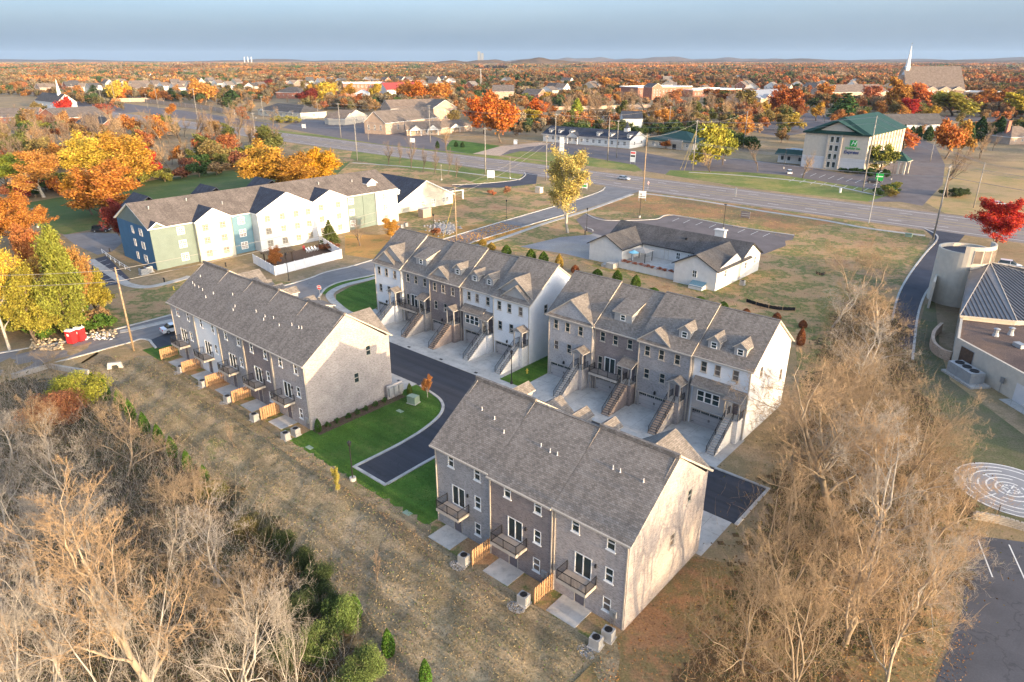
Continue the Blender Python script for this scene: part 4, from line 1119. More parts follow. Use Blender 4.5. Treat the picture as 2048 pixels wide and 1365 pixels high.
def stones(name, cx, cy, rx_, ry_, n, mat, label, size=(0.06, 0.16), rz=0.0, z=0.0, seed=1, keep=None):
 """loose stones as small tetrahedral lumps in one mesh"""
 r = np.random.default_rng(seed)
 a = r.uniform(0, 2 * PI, n); q = np.sqrt(r.uniform(0, 1, n))
 px, py = q * np.cos(a) * rx_, q * np.sin(a) * ry_
 x = cx + px * math.cos(rz) - py * math.sin(rz); y = cy + px * math.sin(rz) + py * math.cos(rz)
 return stones_at(name, np.stack([x, y, np.full(n, z)], 1), r.uniform(*size, n), mat, label, r)
OCT_V = np.array([(1, 0, 0), (-1, 0, 0), (0, 1, 0), (0, -1, 0), (0, 0, 1), (0, 0, -0.4)], np.float32)
OCT_F = np.array([(0, 2, 4), (2, 1, 4), (1, 3, 4), (3, 0, 4), (2, 0, 5), (1, 2, 5), (3, 1, 5), (0, 3, 5)], np.int32)
def stones_at(name, P, sz, mat, label, r, flat=0.7):
 n = len(P)
 V = OCT_V[None] * (sz[:, None, None] * r.uniform(0.6, 1.3, (n, 6, 1))) * np.array([1, 1, flat])
 a = r.uniform(0, 2 * PI, n); ca, sa = np.cos(a)[:, None], np.sin(a)[:, None]
 V = np.stack([V[..., 0] * ca - V[..., 1] * sa, V[..., 0] * sa + V[..., 1] * ca, V[..., 2]], -1) + P[:, None, :]
 F = OCT_F[None] + (np.arange(n) * 6)[:, None, None]
 o = put(name, np_mesh(name, V.reshape(-1, 3), F.reshape(-1, 3), mat, 3))
 return tag(o, label, None, None, 'stuff')
for i, (s, t) in enumerate(((6.3, -3.5), (13.7, -3.9), (21.0, -3.8), (-55.0, -1.3), (-47.9, -1.5), (-40.6, -1.7), (-33.2, -2.0), (-25.8, -1.9))):
 p = ST(s, t)
 stones('gravel', p.x, p.y, 0.85, 0.6, 420, 'riprap_stone', 'heap of grey gravel round a condenser, number %d along the terraces' % (i + 1), (0.03, 0.065), YAW, 0.02, 30 + i)
def meter_box(p, rz, label):
 T = thing('utility_box', label, 'utility box', (p.x, p.y, 0), rz, 'meter boxes on the terrace walls')
 mb = MB(); mb.box(-0.32, 0.32, -0.16, 0, 0.9, 1.6); mb.build('box', 'galvanised', T)
 mb = MB(); mb.box(0.05, 0.25, -0.2, -0.16, 1.0, 1.4); mb.build('cover', 'steel', T)
 mb = MB(); mb.tube((-0.2, -0.08, 0), (-0.2, -0.08, 0.9), 0.035); mb.tube((0.12, -0.08, 0), (0.12, -0.08, 0.9), 0.03); mb.build('conduit', 'steel', T)
for s, t, lb in ((21.0, -0.11, 'meter box on the pale wall by the sunlit corner'), (13.9, -0.21, 'meter box on the dark brick wall of the front terrace'), (6.9, -0.01, 'meter box on the grey wall of the front terrace'), (-25.9, 2.02, 'meter box at the corner of the left terrace')):
 p = ST(s, t); meter_box(p, YAW, lb)
# ------------------------------------------------------------------ other buildings
def simple_window(w, h, frame, glass, grid=0):
 def f():
  mb = MB(); a, b, t = w / 2, h / 2, max(0.08, w * 0.08)
  mb.box(-a, -a + t, -0.06, 0.02, -b, b); mb.box(a - t, a, -0.06, 0.02, -b, b)
  mb.box(-a + t, a - t, -0.06, 0.02, b - t, b); mb.box(-a + t, a - t, -0.06, 0.02, -b, -b + t)
  mb.box(-a + t, a - t, -0.015, 0.01, -b + t, b - t, 1)
  if grid:
   mb.box(-t * 0.5, t * 0.5, -0.045, 0.0, -b + t, b - t); mb.box(-a + t, a - t, -0.04, 0.0, -t * 0.5, t * 0.5)
   if grid > 1:
    for x in (-a / 2, a / 2): mb.box(x - t * 0.25, x + t * 0.25, -0.035, 0.0, -b + t, b - t)
    for z in (-b / 2, b / 2): mb.box(-a + t, a - t, -0.03, 0.0, z - t * 0.25, z + t * 0.25)
  return mb.mesh('window', [frame, glass])
 return shared(('simw', w, h, frame, glass, grid), f)
def win_rows(T, face, L, D, cols, rows, hw, w=1.1, h=1.4, frame='trim_white', glass='glass', grid=1, base=0.0, margin=1.2):
 me = simple_window(w, h, frame, glass, grid)
 span = L if face in 'fb' else D
 fh = (hw - base) / rows
 for r in range(rows):
  z = base + fh * (r + 0.55)
  for k in range(cols):
   p = margin + (span - 2 * margin) * ((k + 0.5) / cols)
   loc, rz = {'f': ((p, 0, z), 0), 'r': ((L, p, z), PI / 2), 'l': ((0, p, z), -PI / 2), 'b': ((p, D, z), PI)}[face]
   put('window', me, T, loc, rz)
def roof_mb(L, D, hw, rise, kind, oh=0.5, th=0.22):
 mb = MB()
 if kind == 'gx':                                      # ridge along x
  s = rise / (D / 2); ze = hw - s * oh
  mb.slab([(-oh, -oh, ze + th), (L + oh, -oh, ze + th), (L + oh, D / 2, hw + rise + th), (-oh, D / 2, hw + rise + th)], th, 0, 1)
  mb.slab([(-oh, D / 2, hw + rise + th), (L + oh, D / 2, hw + rise + th), (L + oh, D + oh, ze + th), (-oh, D + oh, ze + th)], th, 0, 1)
 elif kind == 'gy':                                    # ridge along y, gable to the front
  s = rise / (L / 2); ze = hw - s * oh
  mb.slab([(-oh, -oh, ze + th), (L / 2, -oh, hw + rise + th), (L / 2, D + oh, hw + rise + th), (-oh, D + oh, ze + th)], th, 0, 1)
  mb.slab([(L / 2, -oh, hw + rise + th), (L + oh, -oh, ze + th), (L + oh, D + oh, ze + th), (L / 2, D + oh, hw + rise + th)], th, 0, 1)
 elif kind == 'hip':
  a = [(-oh, -oh, hw), (L + oh, -oh, hw), (L + oh, D + oh, hw), (-oh, D + oh, hw)]
  i = min(L, D) / 2
  if L >= D: r0, r1 = (i, D / 2, hw + rise), (L - i, D / 2, hw + rise)
  else: r0, r1 = (L / 2, i, hw + rise), (L / 2, D - i, hw + rise)
  if L >= D:
   mb.poly([a[0], a[1], r1, r0]); mb.poly([a[1], a[2], r1]); mb.poly([a[2], a[3], r0, r1]); mb.poly([a[3], a[0], r0])
  else:
   mb.poly([a[0], a[1], r0]); mb.poly([a[1], a[2], r1, r0]); mb.poly([a[2], a[3], r1]); mb.poly([a[3], a[0], r0, r1])
  mb.box(-oh, L + oh, -oh, D + oh, hw - 0.25, hw, 1)
 else:                                                 # flat with parapet
  mb.box(0.3, L - 0.3, 0.3, D - 0.3, hw - 0.3, hw)
  for b in ((-0.1, L + 0.1, -0.1, 0.3), (-0.1, L + 0.1, D - 0.3, D + 0.1), (-0.1, 0.3, 0.3, D - 0.3), (L - 0.3, L + 0.1, 0.3, D - 0.3)):
   mb.box(b[0], b[1], b[2], b[3], hw - 0.3, hw + 0.6, 1)
 return mb
def wall_mb(L, D, hw, rise, kind, y0=0.0):
 mb = MB(); q = MB()
 mb.box(0, L, 0, D, 0, hw - (0.02 if kind == 'flat' else 0.0))
 if kind == 'gx':
  for x, f in ((0, 1), (L, 0)):
   t = [(x, 0, hw), (x, D, hw), (x, D / 2, hw + rise)]; mb.poly(t if not f else t[::-1], 1)
 if kind == 'gy':
  for y, f in ((0, 0), (D, 1)):
   t = [(0, y, hw), (L, y, hw), (L / 2, y, hw + rise)]; mb.poly(t if not f else t[::-1], 1)
 return mb
def frame_of(pL, pR):
 a, b = P2(pL), P2(pR)
 d = b - a
 return a, d.length, math.atan2(d.y, d.x)
def bld(name, label, cat, pL, pR, D, hw, rise, kind, wall, roof, gable=None, trim='trim_white', fw=(0, 1), rw=(0, 1), lw=(0, 1), ws=(1.1, 1.4), chimney=None, door=None, group=None, glass='glass', frame='trim_white', oh=0.5, grid=1, rz=None, L=None):
 if L is None: a, L, r = frame_of(pL, pR)
 else: a, r = P2(pL), rz
 T = thing(name, label, cat, (a.x, a.y, 0), r, group)
 wall_mb(L, D, hw, rise, kind).build('wall', [wall, gable or wall], T)
 rf = roof_mb(L, D, hw, rise, kind, oh).build('roof', [roof, trim], T)
 for f, (c, n) in (('f', fw), ('r', rw), ('l', lw)):
  if c: win_rows(T, f, L, D, c, n, hw, ws[0], ws[1], frame, glass, grid)
 if chimney:
  mb = MB(); x, y, s, h = chimney; mb.box(x - s, x + s, y - s * 0.7, y + s * 0.7, hw, hw + h); mb.box(x - s - 0.1, x + s + 0.1, y - s * 0.7 - 0.1, y + s * 0.7 + 0.1, hw + h, hw + h + 0.2)
  mb.build('chimney', 'brick_red', rf)
 if door is not None:
  mb = MB(); mb.box(door - 0.5, door + 0.5, -0.06, 0.02, 0, 2.1); mb.box(door - 0.62, door + 0.62, -0.04, 0.01, 2.1, 2.25, 1)
  mb.build('door', ['door_grey', trim], T)
 return T, L, D
def porch_gable(T, x0, x1, yf, hw, rise, roof, gable, posts=True, trim='trim_white', back=3.0):
 """a small roofed gable projecting to the front on posts"""
 mb = MB(); xm = (x0 + x1) / 2; s = rise / ((x1 - x0) / 2)
 mb.poly([(x0, yf, hw), (x1, yf, hw), (xm, yf, hw + rise)], 1)
 for sg in (-1, 1):
  xe = xm + sg * ((x1 - x0) / 2 + 0.3); ze = hw - 0.3 * s
  q = [(xm, yf - 0.3, hw + rise), (xe, yf - 0.3, ze), (xe, back, ze), (xm, back, hw + rise)]
  q = [(a, b, c + 0.18) for a, b, c in q]
  mb.slab(q[::-1] if sg > 0 else q, 0.18, 0, 2)
 if posts:
  for x in (x0 + 0.2, x1 - 0.2): mb.box(x - 0.15, x + 0.15, yf + 0.1, yf + 0.4, 0, hw, 2)
  mb.box(x0, x1, yf + 0.05, yf + 0.35, hw - 0.3, hw - 0.01, 2)
 return mb.build('porch', [roof, gable, trim], T)
# ---- the three-storey apartments
AP0 = Vector((-78.6, 145.8, 0)); AP_R = math.radians(48.2)
AP = thing('apartment_building', 'long three storey apartment block in blue, sage and white cladding', 'apartment building', AP0, AP_R)
# local x runs along the front (from the blue end), local y away from the terraces; front is y = 0
apD, apH, apZ = 18.0, 9.3, 4.2
mb = MB()
mb.box(0, 68, 0, apD, 0, apH, 0)
mb.poly([(0, 0, apH), (0, apD / 2, apH + apZ), (0, apD, apH)], 3)
mb.poly([(68, apD, apH), (68, apD / 2, apH + apZ), (68, 0, apH)], 2)
wallap = mb.build('wall', ['siding_sage', 'siding_blue', 'siding_white', 'siding_sage'], AP)
me = wallap.data
for p in me.polygons:
 if abs(p.normal.x + 1) < 0.1 and p.center.z < apH: p.material_index = 1
roof_mb(68, apD, apH, apZ, 'gx', 0.5).build('roof', ['shingle_tan', 'trim_white'], AP)
def ap_bay(x0, x1, dy, lower, upper, rise, roof='shingle_slate', hz=apH):
 mb = MB(); xm = (x0 + x1) / 2
 mb.box(x0, x1, -dy, -0.004, 0, hz, 0)
 s = rise / ((x1 - x0) / 2)
 mb.poly([(x0, -dy, hz), (x1, -dy, hz), (xm, -dy, hz + rise)], 1)
 sl = apZ / (apD / 2)
 for sg in (-1, 1):
  xe = xm + sg * ((x1 - x0) / 2 + 0.4); ze = hz - 0.4 * s
  yb = lambda z: (z - apH) / sl + 0.05
  q = [(xm, -dy - 0.5, hz + rise), (xe, -dy - 0.5, ze), (xe, max(-0.3, yb(ze)), ze), (xm, yb(hz + rise), hz + rise)]
  q = [(a, b, c + 0.28) for a, b, c in q]
  mb.slab(q[::-1] if sg > 0 else q, 0.28, 2, 3)
 return mb.build('bay', [lower, upper, roof, 'trim_white'], AP)
ap_bay(0.0, 3.0, 0.25, 'siding_sage', 'siding_sage', 1.0)
ap_bay(9.6, 18.0, 1.2, 'siding_cream', 'siding_cream', 2.4)
ap_bay(23.5, 39.5, 3.2, 'siding_white', 'siding_cream', 3.9)
ap_bay(39.8, 50.5, 1.2, 'siding_white', 'siding_cream', 2.4)
mb = MB(); mb.box(18.03, 23.4, -0.35, -0.003, 0, apH - 0.02); mb.build('bay', 'siding_teal', AP)
mb = MB(); mb.box(60.5, 68.0, -0.6, -0.003, 0, apH - 0.02); mb.build('bay', 'siding_white', AP)
wm = simple_window(1.7, 1.75, 'trim_white', 'glass_blinds', 2)
wd = simple_window(1.5, 1.6, 'siding_cream', 'glass_blinds', 2)
for k, z in enumerate((1.75, 4.75, 7.75)):
 for x, y, m in ((6.6, 0, wm), (11.7, -1.2, wd), (15.8, -1.2, wd), (20.8, -0.35, wm), (26.0, -3.2, wd), (30.0, -3.2, wd), (33.8, -3.2, wd), (37.2, -3.2, wd), (42.3, -1.2, wd), (47.6, -1.2, wd), (52.6, 0, wm), (63.5, -0.6, wm)):
  put('window', m, AP, (x, y, z))
 for y in (5, 9.5): put('window', simple_window(1.1 if y > 6 else 1.7, 1.7, 'trim_white', 'glass', 2), AP, (0, y, z), -PI / 2)
mb = MB(); mb.box(60.0, 63.0, 2.2, 4.2, apH + 0.6, apH + 2.0, 1)
mb.poly([(60.0, 2.2, apH + 2.0), (63.0, 2.2, apH + 2.0), (61.5, 2.2, apH + 3.0)], 1)
for sg in (-1, 1):
 q = [(61.5, 1.9, apH + 3.25), (61.5 + sg * 1.9, 1.9, apH + 2.0), (61.5 + sg * 1.9, 5.0, apH + 2.0), (61.5, 7.2, apH + 3.25)]
 mb.slab(q[::-1] if sg > 0 else q, 0.2, 0, 2)
mb.build('dormer', ['shingle_slate', 'siding_white', 'trim_white'], AP)
for x in (5, 21, 36):
 mb = MB()
 for sg in (-1, 1):
  q = [(x, apD / 2 + 1, apH + apZ + 0.9), (x + sg * 3.4, apD / 2 + 3.5, apH + 2.4), (x + sg * 3.4, apD + 0.6, apH + 2.4), (x, apD + 0.6, apH + apZ + 0.9)]
  mb.slab(q[::-1] if sg > 0 else q, 0.2, 0, 0)
 mb.build('rear_gable', 'shingle_slate', AP)
for x, y in ((3, 6), (12, 7), (19, 4), (33, 5), (47, 6), (57, 5)):
 mb = MB(); mb.lathe([(0.14, -0.2), (0.14, 0.5), (0.2, 0.5), (0.2, 0.6)], 8); mb.build('roof_vent', 'galvanised', AP, (x, y, apH + apZ * y / 9 + 0.25))
mb = MB()
for x in (3.1, 9.5, 18.1, 39.65, 50.6, 56.5): mb.box(x - 0.06, x + 0.06, -0.12, -0.02, 0, apH) if x in (3.1, 56.5, 50.6) else mb.box(x - 0.06, x + 0.06, -1.3, -1.21, 0, apH)
mb.build('downspout', 'siding_sage', AP)
# the low dark-roofed wing
wa = G(797, 428)
WG = thing('apartment_wing', 'low wing with big slate roof and pale gable wall beside the apartments', 'apartment wing', (wa.x, wa.y, 0), math.radians(47.5))
Lw = 22.5
mb = MB(); mb.box(0, Lw, 0, 30, 0, 3.0, 0); mb.poly([(0, 0, 3.0), (Lw, 0, 3.0), (Lw / 2, 0, 8.4)], 0); mb.poly([(Lw, 30, 3.0), (0, 30, 3.0), (Lw / 2, 30, 8.4)], 0)
mb.build('wall', 'siding_cream', WG)
roof_mb(Lw, 30, 3.0, 5.4, 'gy', 0.6, 0.3).build('roof', ['shingle_slate', 'trim_white'], WG)
for x, w_ in ((9.8, 1.6), (14.2, 1.6), (18.5, 1.2), (20.0, 1.0)): put('window', simple_window(w_, 1.6, 'trim_white', 'glass', 2), WG, (x, 0, 1.7))
mb = MB(); mb.box(2.3, 3.6, -0.06, 0.02, 0, 2.2); mb.build('door', 'siding_cream', WG)
mb = MB(); mb.lathe([(0.4, 0), (0.4, 1.2), (0.55, 1.2), (0.55, 1.5), (0.3, 1.7)], 10); mb.build('roof_vent', 'plastic_white', WG, (3.6, 4.0, 4.7))
mb = MB(); mb.slab([(Lw + 0.5, 3, 3.4), (Lw + 8, 3, 3.0), (Lw + 8, 12, 3.0), (Lw + 0.5, 12, 3.9)], 0.25, 0, 1)
for p in ((Lw + 7.6, 3.4), (Lw + 7.6, 11.6)): mb.box(p[0] - 0.2, p[0] + 0.2, p[1] - 0.2, p[1] + 0.2, 0, 2.8, 1)
mb.build('canopy', ['shingle_tan', 'trim_white'], WG)
mb = MB(); mb.box(-9, -0.2, 4, 14, 0, 4.2, 0); mb.box(-9.2, 0, 3.8, 14.2, 4.2, 4.7, 1); mb.build('flat_link', ['siding_teal', 'trim_white'], WG)
mb = MB(); mb.box(-5, -3, 7, 8.6, 4.7, 5.6); mb.build('roof_unit', 'galvanised', WG)
# ---- patio enclosure of the apartments
def panel_fence(pts, h, label, name='vinyl_fence', mat='vinyl_fence', span=2.4):
 T = thing(name, label, 'fence', (0, 0, 0))
 for a, b in zip(pts[:-1], pts[1:]):
  d = b - a; n = max(1, round(d.length / span)); r = math.atan2(d.y, d.x); L = d.length / n
  mb = MB(); mb.box(0.06, L - 0.06, -0.025, 0.025, 0.05, h); mb.box(0.06, L - 0.06, -0.045, 0.045, h - 0.1, h + 0.02); mb.box(0.06, L - 0.06, -0.045, 0.045, 0.05, 0.2)
  pm = mb.mesh('panel', mat)
  q = MB(); q.box(-0.07, 0.07, -0.07, 0.07, 0, h + 0.12); qm = q.mesh('post', 'plastic_white')
  for k in range(n):
   p = a + d * (k / n); put('panel', pm, T, (p.x, p.y, 0), r); put('post', qm, T, (p.x, p.y, 0), r)
 p = pts[-1]; put('post', qm, T, (p.x, p.y, 0))
 return T
def apl(x, y): return AP0 + Vector((math.cos(AP_R) * x - math.sin(AP_R) * y, math.sin(AP_R) * x + math.cos(AP_R) * y, 0))
f_c = [G(508, 527), G(551, 552), G(684, 517), G(640, 488)]
panel_fence(f_c, 2.1, 'tall white vinyl fence round the apartment patio')
sheet('patio', f_c, 0.02, 'mulch', 'dark planted patio floor inside the white fence')
pg = G(558, 526); PG = thing('pergola', 'brown wooden pergola inside the white fenced patio', 'pergola', (pg.x, pg.y, 0), AP_R - 0.02)
for x in (-2.6, 2.6):
 for y in (-1.6, 1.6):
  mb = MB(); mb.box(-0.11, 0.11, -0.11, 0.11, 0, 2.5); mb.build('post', 'wood_dark', PG, (x, y, 0))
for y in (-1.6, 1.6):
 mb = MB(); mb.box(-3.3, 3.3, -0.06, 0.06, 2.35, 2.6); mb.build('beam', 'wood_dark', PG, (0, y, 0))
mb = MB(); mb.box(-0.04, 0.04, -2.3, 2.3, 2.6, 2.78); sm = mb.mesh('slat', 'wood_pole')
for k in range(14): put('slat', sm, PG, (-3.1 + k * 0.477, 0, 0))
def deck_chair(p, rz, label, group, mat='plastic_white'):
 T = thing('deck_chair', label, 'chair', (p.x, p.y, 0), rz, group)
 def f(n):
  def g():
   mb = MB()
   if n == 'seat': mb.slab([(-0.3, -0.3, 0.42), (0.3, -0.3, 0.42), (0.3, 0.3, 0.32), (-0.3, 0.3, 0.32)], 0.04)
   elif n == 'back': mb.slab([(-0.3, 0.28, 0.34), (0.3, 0.28, 0.34), (0.28, 0.62, 1.05), (-0.28, 0.62, 1.05)], 0.05)
   else: mb.box(-0.04, 0.04, -0.3, 0.3, 0.52, 0.56); mb.box(-0.04, 0.04, -0.3, -0.24, 0, 0.52); mb.box(-0.04, 0.04, 0.2, 0.28, 0, 0.52)
   return mb.mesh(n, mat)
  return shared((n, mat, 'chair'), g)
 put('seat', f('seat'), T); put('back', f('back'), T); put('arm', f('arm'), T, (-0.34, 0, 0)); put('arm', f('arm'), T, (0.34, 0, 0))
for k, (x, y) in enumerate(((617, 505), (622, 503.5), (628, 502), (634, 501))):
 deck_chair(G(x, y), AP_R + 0.5, 'white slatted deck chair, number %s in the row on the fenced patio' % 'one two three four'.split()[k], 'white chairs on the fenced patio')
deck_chair(G(610, 501), AP_R, 'single red deck chair on the fenced patio', None, 'cushion_red')
# ---- the white house
h0 = G(1178, 519)
WHR = math.radians(-42.5)
WH = thing('white_house', 'low white house with dark shingle roof and raised back terrace', 'house', (h0.x, h0.y, 0), WHR)
def whw(x0, x1, y0, y1, h, gable=None):
 mb = MB(); mb.box(x0, x1, y0, y1, 0, h)
 return mb
hh = 4.0
mb = MB()
mb.box(0, 9.0, 0, 17, 0, hh); mb.poly([(0, 0, hh), (9, 0, hh), (4.5, 0, hh + 2.4)])
mb.box(23.5, 33.0, -2.2, 9, 0, hh + 0.2); mb.poly([(23.5, -2.2, hh + 0.2), (33.0, -2.2, hh + 0.2), (28.25, -2.2, hh + 2.6)])
mb.box(9.0, 33.0, 8, 18.0, 0, hh - 0.05); mb.poly([(33.0, 8.0, hh - 0.05), (33.0, 18.0, hh - 0.05), (33.0, 13.0, hh + 2.9)])
mb.poly([(33.0, -2.2, hh + 0.1), (33.0, 9, hh + 0.1), (33.0, 6, hh + 2.2)])
mb.build('wall', 'stucco_white', WH)
rb = MB()
def gyroof(x0, x1, y0, y1, h, rise, oh=0.5, th=0.2):
 xm = (x0 + x1) / 2; s = rise / ((x1 - x0) / 2)
 for sg in (-1, 1):
  xe = xm + sg * ((x1 - x0) / 2 + oh); ze = h - oh * s
  q = [(xm, y0 - oh, h + rise + th), (xe, y0 - oh, ze + th), (xe, y1, ze + th), (xm, y1, h + rise + th)]
  rb.slab(q[::-1] if sg > 0 else q, th, 0, 1)
gyroof(0, 9.0, 0, 13, hh, 2.4)
gyroof(23.5, 33.0, -2.2, 13, hh + 0.2, 2.4)
rb.slab([(-0.4, 7.5, hh + 0.05), (33.4, 7.5, hh + 0.05), (33.4, 13, hh + 3.2), (-0.4, 13, hh + 3.2)], 0.2, 0, 1)
rb.slab([(-0.4, 13, hh + 3.2), (33.4, 13, hh + 3.2), (33.4, 18.6, hh + 0.05), (-0.4, 18.6, hh + 0.05)], 0.2, 0, 1)
rfw = rb.build('roof', ['shingle_dark', 'iron'], WH)
mb = MB(); mb.box(24.0, 26.2, 13.5, 14.6, hh + 2.2, hh + 4.4); mb.box(23.8, 26.4, 13.3, 14.8, hh + 4.4, hh + 4.6); mb.build('chimney', 'stucco_white', rfw)
mb = MB(); mb.box(18.5, 18.9, 10.6, 11.0, hh + 1.6, hh + 2.3); mb.build('roof_vent', 'iron', rfw)
for x, y, z, r_ in ((28.2, -2.2, 2.7, 0), (18.6, 8, 2.6, 0), (21.4, 8, 2.6, 0), (33.0, 1.6, 2.9, PI / 2), (33.0, 11, 2.6, PI / 2), (33.0, 15.5, 2.9, PI / 2)):
 o = put('window', simple_window(1.0, 1.5, 'trim_white', 'glass', 1), WH, (x, y, z), r_)
put('back_door', shared('whdoor', lambda: door_mesh()), WH, (15.6, 8, 1.3))
mb = MB(); mb.box(9.02, 23.48, -1.0, 7.98, 0, 1.2, 0); mb.box(9.02, 23.48, -0.8, 7.97, 1.2, 1.23, 1)
for b in ((9.02, 23.48, -1.15, -0.95, 0, 1.65), ): mb.box(*b, 0)
mb.build('terrace', ['stucco_white', 'concrete'], WH)
mb = MB(); mb.box(7.0, 9.0, -3.2, -1.2, 0, 1.2); mb.box(5.6, 7.0, -3.0, -1.5, 0, 0.6); mb.build('steps', 'concrete_walk', WH)
mb = MB(); mb.box(28.0, 31.0, -4.0, -2.25, 0.02, 0.85); mb.slab([(27.9, -4.1, 0.75), (31.1, -4.1, 0.75), (31.1, -2.22, 1.4), (27.9, -2.22, 1.4)], 0.08, 1); mb.build('cellar_hatch', ['stucco_white', 'siding_teal'], WH)
def whp(x, y, z=0.0):
 return Vector((h0.x + math.cos(WHR) * x - math.sin(WHR) * y, h0.y + math.sin(WHR) * x + math.cos(WHR) * y, z))
gz_ = whp(12.0, 3.6, 1.23)
GZ = thing('gazebo', 'fabric topped gazebo on the white house terrace', 'gazebo', gz_, WHR)
for x in (-1.7, 1.7):
 for y in (-1.5, 1.5):
  mb = MB(); mb.box(-0.06, 0.06, -0.06, 0.06, 0, 2.3); mb.build('post', 'iron', GZ, (x, y, 0))
mb = MB(); a_ = [(-2, -1.8, 2.3), (2, -1.8, 2.3), (2, 1.8, 2.3), (-2, 1.8, 2.3)]
for k in range(4): mb.poly([a_[k], a_[(k + 1) % 4], (0, 0, 3.1)])
mb.build('canopy', 'fabric_tan', GZ)
mb = MB(); mb.box(-0.25, 0.25, -0.04, 0.04, 0.1, 2.2); mb.build('curtain', 'plastic_white', GZ, (-1.6, -1.5, 0));
pu = whp(11.3, 1.2, 1.23)
PU = thing('parasol', 'pale blue parasol on the white house terrace', 'parasol', pu, 0)
mb = MB(); mb.tube((0, 0, 0), (0, 0, 2.5), 0.03); mb.build('pole', 'steel', PU)
mb = MB(); mb.lathe([(1.2, 2.2), (0.02, 2.75)], 8); mb.build('canopy', 'fabric_sky', PU)
for k, (x, y) in enumerate(((18.5, 5.2), (20.4, 4.4), (20.9, 6.2))):
 deck_chair(whp(x, y, 1.23), WHR + 1.2 * k, ['dark terrace chair beside the back door of the white house', 'dark terrace chair at the middle of the white terrace', 'dark terrace chair nearest the parapet end of the white terrace'][k], 'dark chairs on the white terrace', 'wood_dark')
 bpy.context.view_layer.objects
# planter of dry flowers along the parapet is in the plants section
ac_unit(whp(35.2, 5.5), WHR, 'pair size grey condenser on the grass at the sunny side of the white house', None)
# ---- hotel
hp = G(1601, 333)
HT_R = math.radians(-43)
HO = thing('hotel', 'four storey stucco hotel with green metal roof and lettered end wall', 'hotel', (hp.x, hp.y, 0), HT_R)
hL, hD, hH = 26.0, 50.0, 14.6
mb = MB(); mb.box(0, hL, 0, hD, 0, hH, 0)
mb.box(9.6, 10.3, -0.5, -0.004, 0, hH - 0.2, 2); mb.box(15.0, 15.7, -0.5, -0.004, 0, hH - 0.2, 2)
mb.box(0.02, 9.58, -0.08, -0.003, 0, 5.0, 1); mb.box(15.72, hL - 0.02, -0.08, -0.003, 0, 5.0, 1)
mb.poly([(4, -0.01, hH), (22, -0.01, hH), (13, -0.01, hH + 4.6)], 0)
mb.build('wall', ['stucco', 'stucco_pale', 'trim_tan'], HO)
rb = MB(); oh = 0.9; rr = 6.4
rb.slab([(-oh, -oh, hH + 0.3), (hL / 2, 6, hH + rr), (hL / 2, hD, hH + rr), (-oh, hD, hH + 0.3)], 0.3, 0, 0)
rb.slab([(hL / 2, 6, hH + rr), (hL + oh, -oh, hH + 0.3), (hL + oh, hD, hH + 0.3), (hL / 2, hD, hH + rr)], 0.3, 0, 0)
rb.slab([(-oh, -oh, hH + 0.3), (hL + oh, -oh, hH + 0.3), (hL / 2, 6, hH + rr)], 0.3, 0, 0)
for sg in (-1, 1):
 q = [(13, -1.4, hH + 5.2), (13 + sg * 11, -1.4, hH + 0.35), (13 + sg * 11, 0.2, hH + 0.35), (13, 5.2, hH + 5.2)]
 rb.slab(q[::-1] if sg > 0 else q, 0.35, 0, 0)
rb.box(-oh, hL + oh, -oh, -oh + 0.25, hH - 0.3, hH + 0.2, 0)
rb.build('roof', 'metal_green', HO)
for z in (1.9, 5.2, 8.7, 12.2):
 for x in (11.5, 13.7): put('window', simple_window(1.5, 2.5, 'trim_white', 'glass', 0), HO, (x, 0, z))
for k in range(11):
 y = 3 + k * 4.2
 mb = MB(); mb.box(hL + 0.003, hL + 0.5, y - 0.4, y + 0.4, 0, hH - 0.1); put('pilaster', shared(('pil', k), lambda: mb.mesh('pilaster', 'stucco')), HO)
 for z in (1.9, 5.2, 8.7, 12.2): put('window', simple_window(1.5, 1.8, 'trim_tan', 'glass_blinds', 0), HO, (hL, y + 2.1, z), PI / 2)
def text(body, size, mat, parent, loc, rot, extrude=0.03, name='lettering', shear=0.0, bold=0.0, align='CENTER'):
 cu = bpy.data.curves.new(name, 'FONT'); cu.body = body; cu.size = size; cu.extrude = extrude; cu.align_x = align; cu.align_y = 'CENTER'; cu.shear = shear; cu.offset = bold
 cu.materials.append(M(mat))
 tmp = bpy.data.objects.new(name, cu); COL.objects.link(tmp)
 me = bpy.data.meshes.new_from_object(tmp.evaluated_get(bpy.context.evaluated_depsgraph_get()))
 bpy.data.objects.remove(tmp); me.name = name
 o = put(name, me, parent, loc); o.rotation_euler = rot
 return o
mb = MB(); mb.box(-1.35, 1.35, -0.1, 0, -1.25, 1.25); lg = mb.build('logo_panel', 'sign_green', HO, (20.2, -0.02, 11.2))
text('H', 2.6, 'plastic_white', lg, (0, -0.13, 0.0), (PI / 2, 0, 0), 0.03, shear=0.35)
text('Holiday Inn', 1.3, 'sign_green', HO, (20.2, -0.14, 9.2), (PI / 2, 0, 0), shear=0.2, bold=0.02)
text('Express', 1.9, 'sign_navy', HO, (19.9, -0.14, 7.6), (PI / 2, 0, 0), shear=0.2, bold=0.04)
mb = MB()
def hpt(x, y, z=0): return Vector((hp.x + math.cos(HT_R) * x - math.sin(HT_R) * y, hp.y + math.sin(HT_R) * x + math.cos(HT_R) * y, z))
cx0, cy0 = 27.5, 3.0
for x in (38.0, 40.2):
 for y in (cy0 + 0.6, cy0 + 6.4): mb.box(x - 0.35, x + 0.35, y - 0.35, y + 0.35, 0, 5.2, 1)
a_ = [(hL + 0.6, cy0, 5.4), (41.2, cy0, 5.4), (41.2, cy0 + 7, 5.4), (hL + 0.6, cy0 + 7, 5.4)]
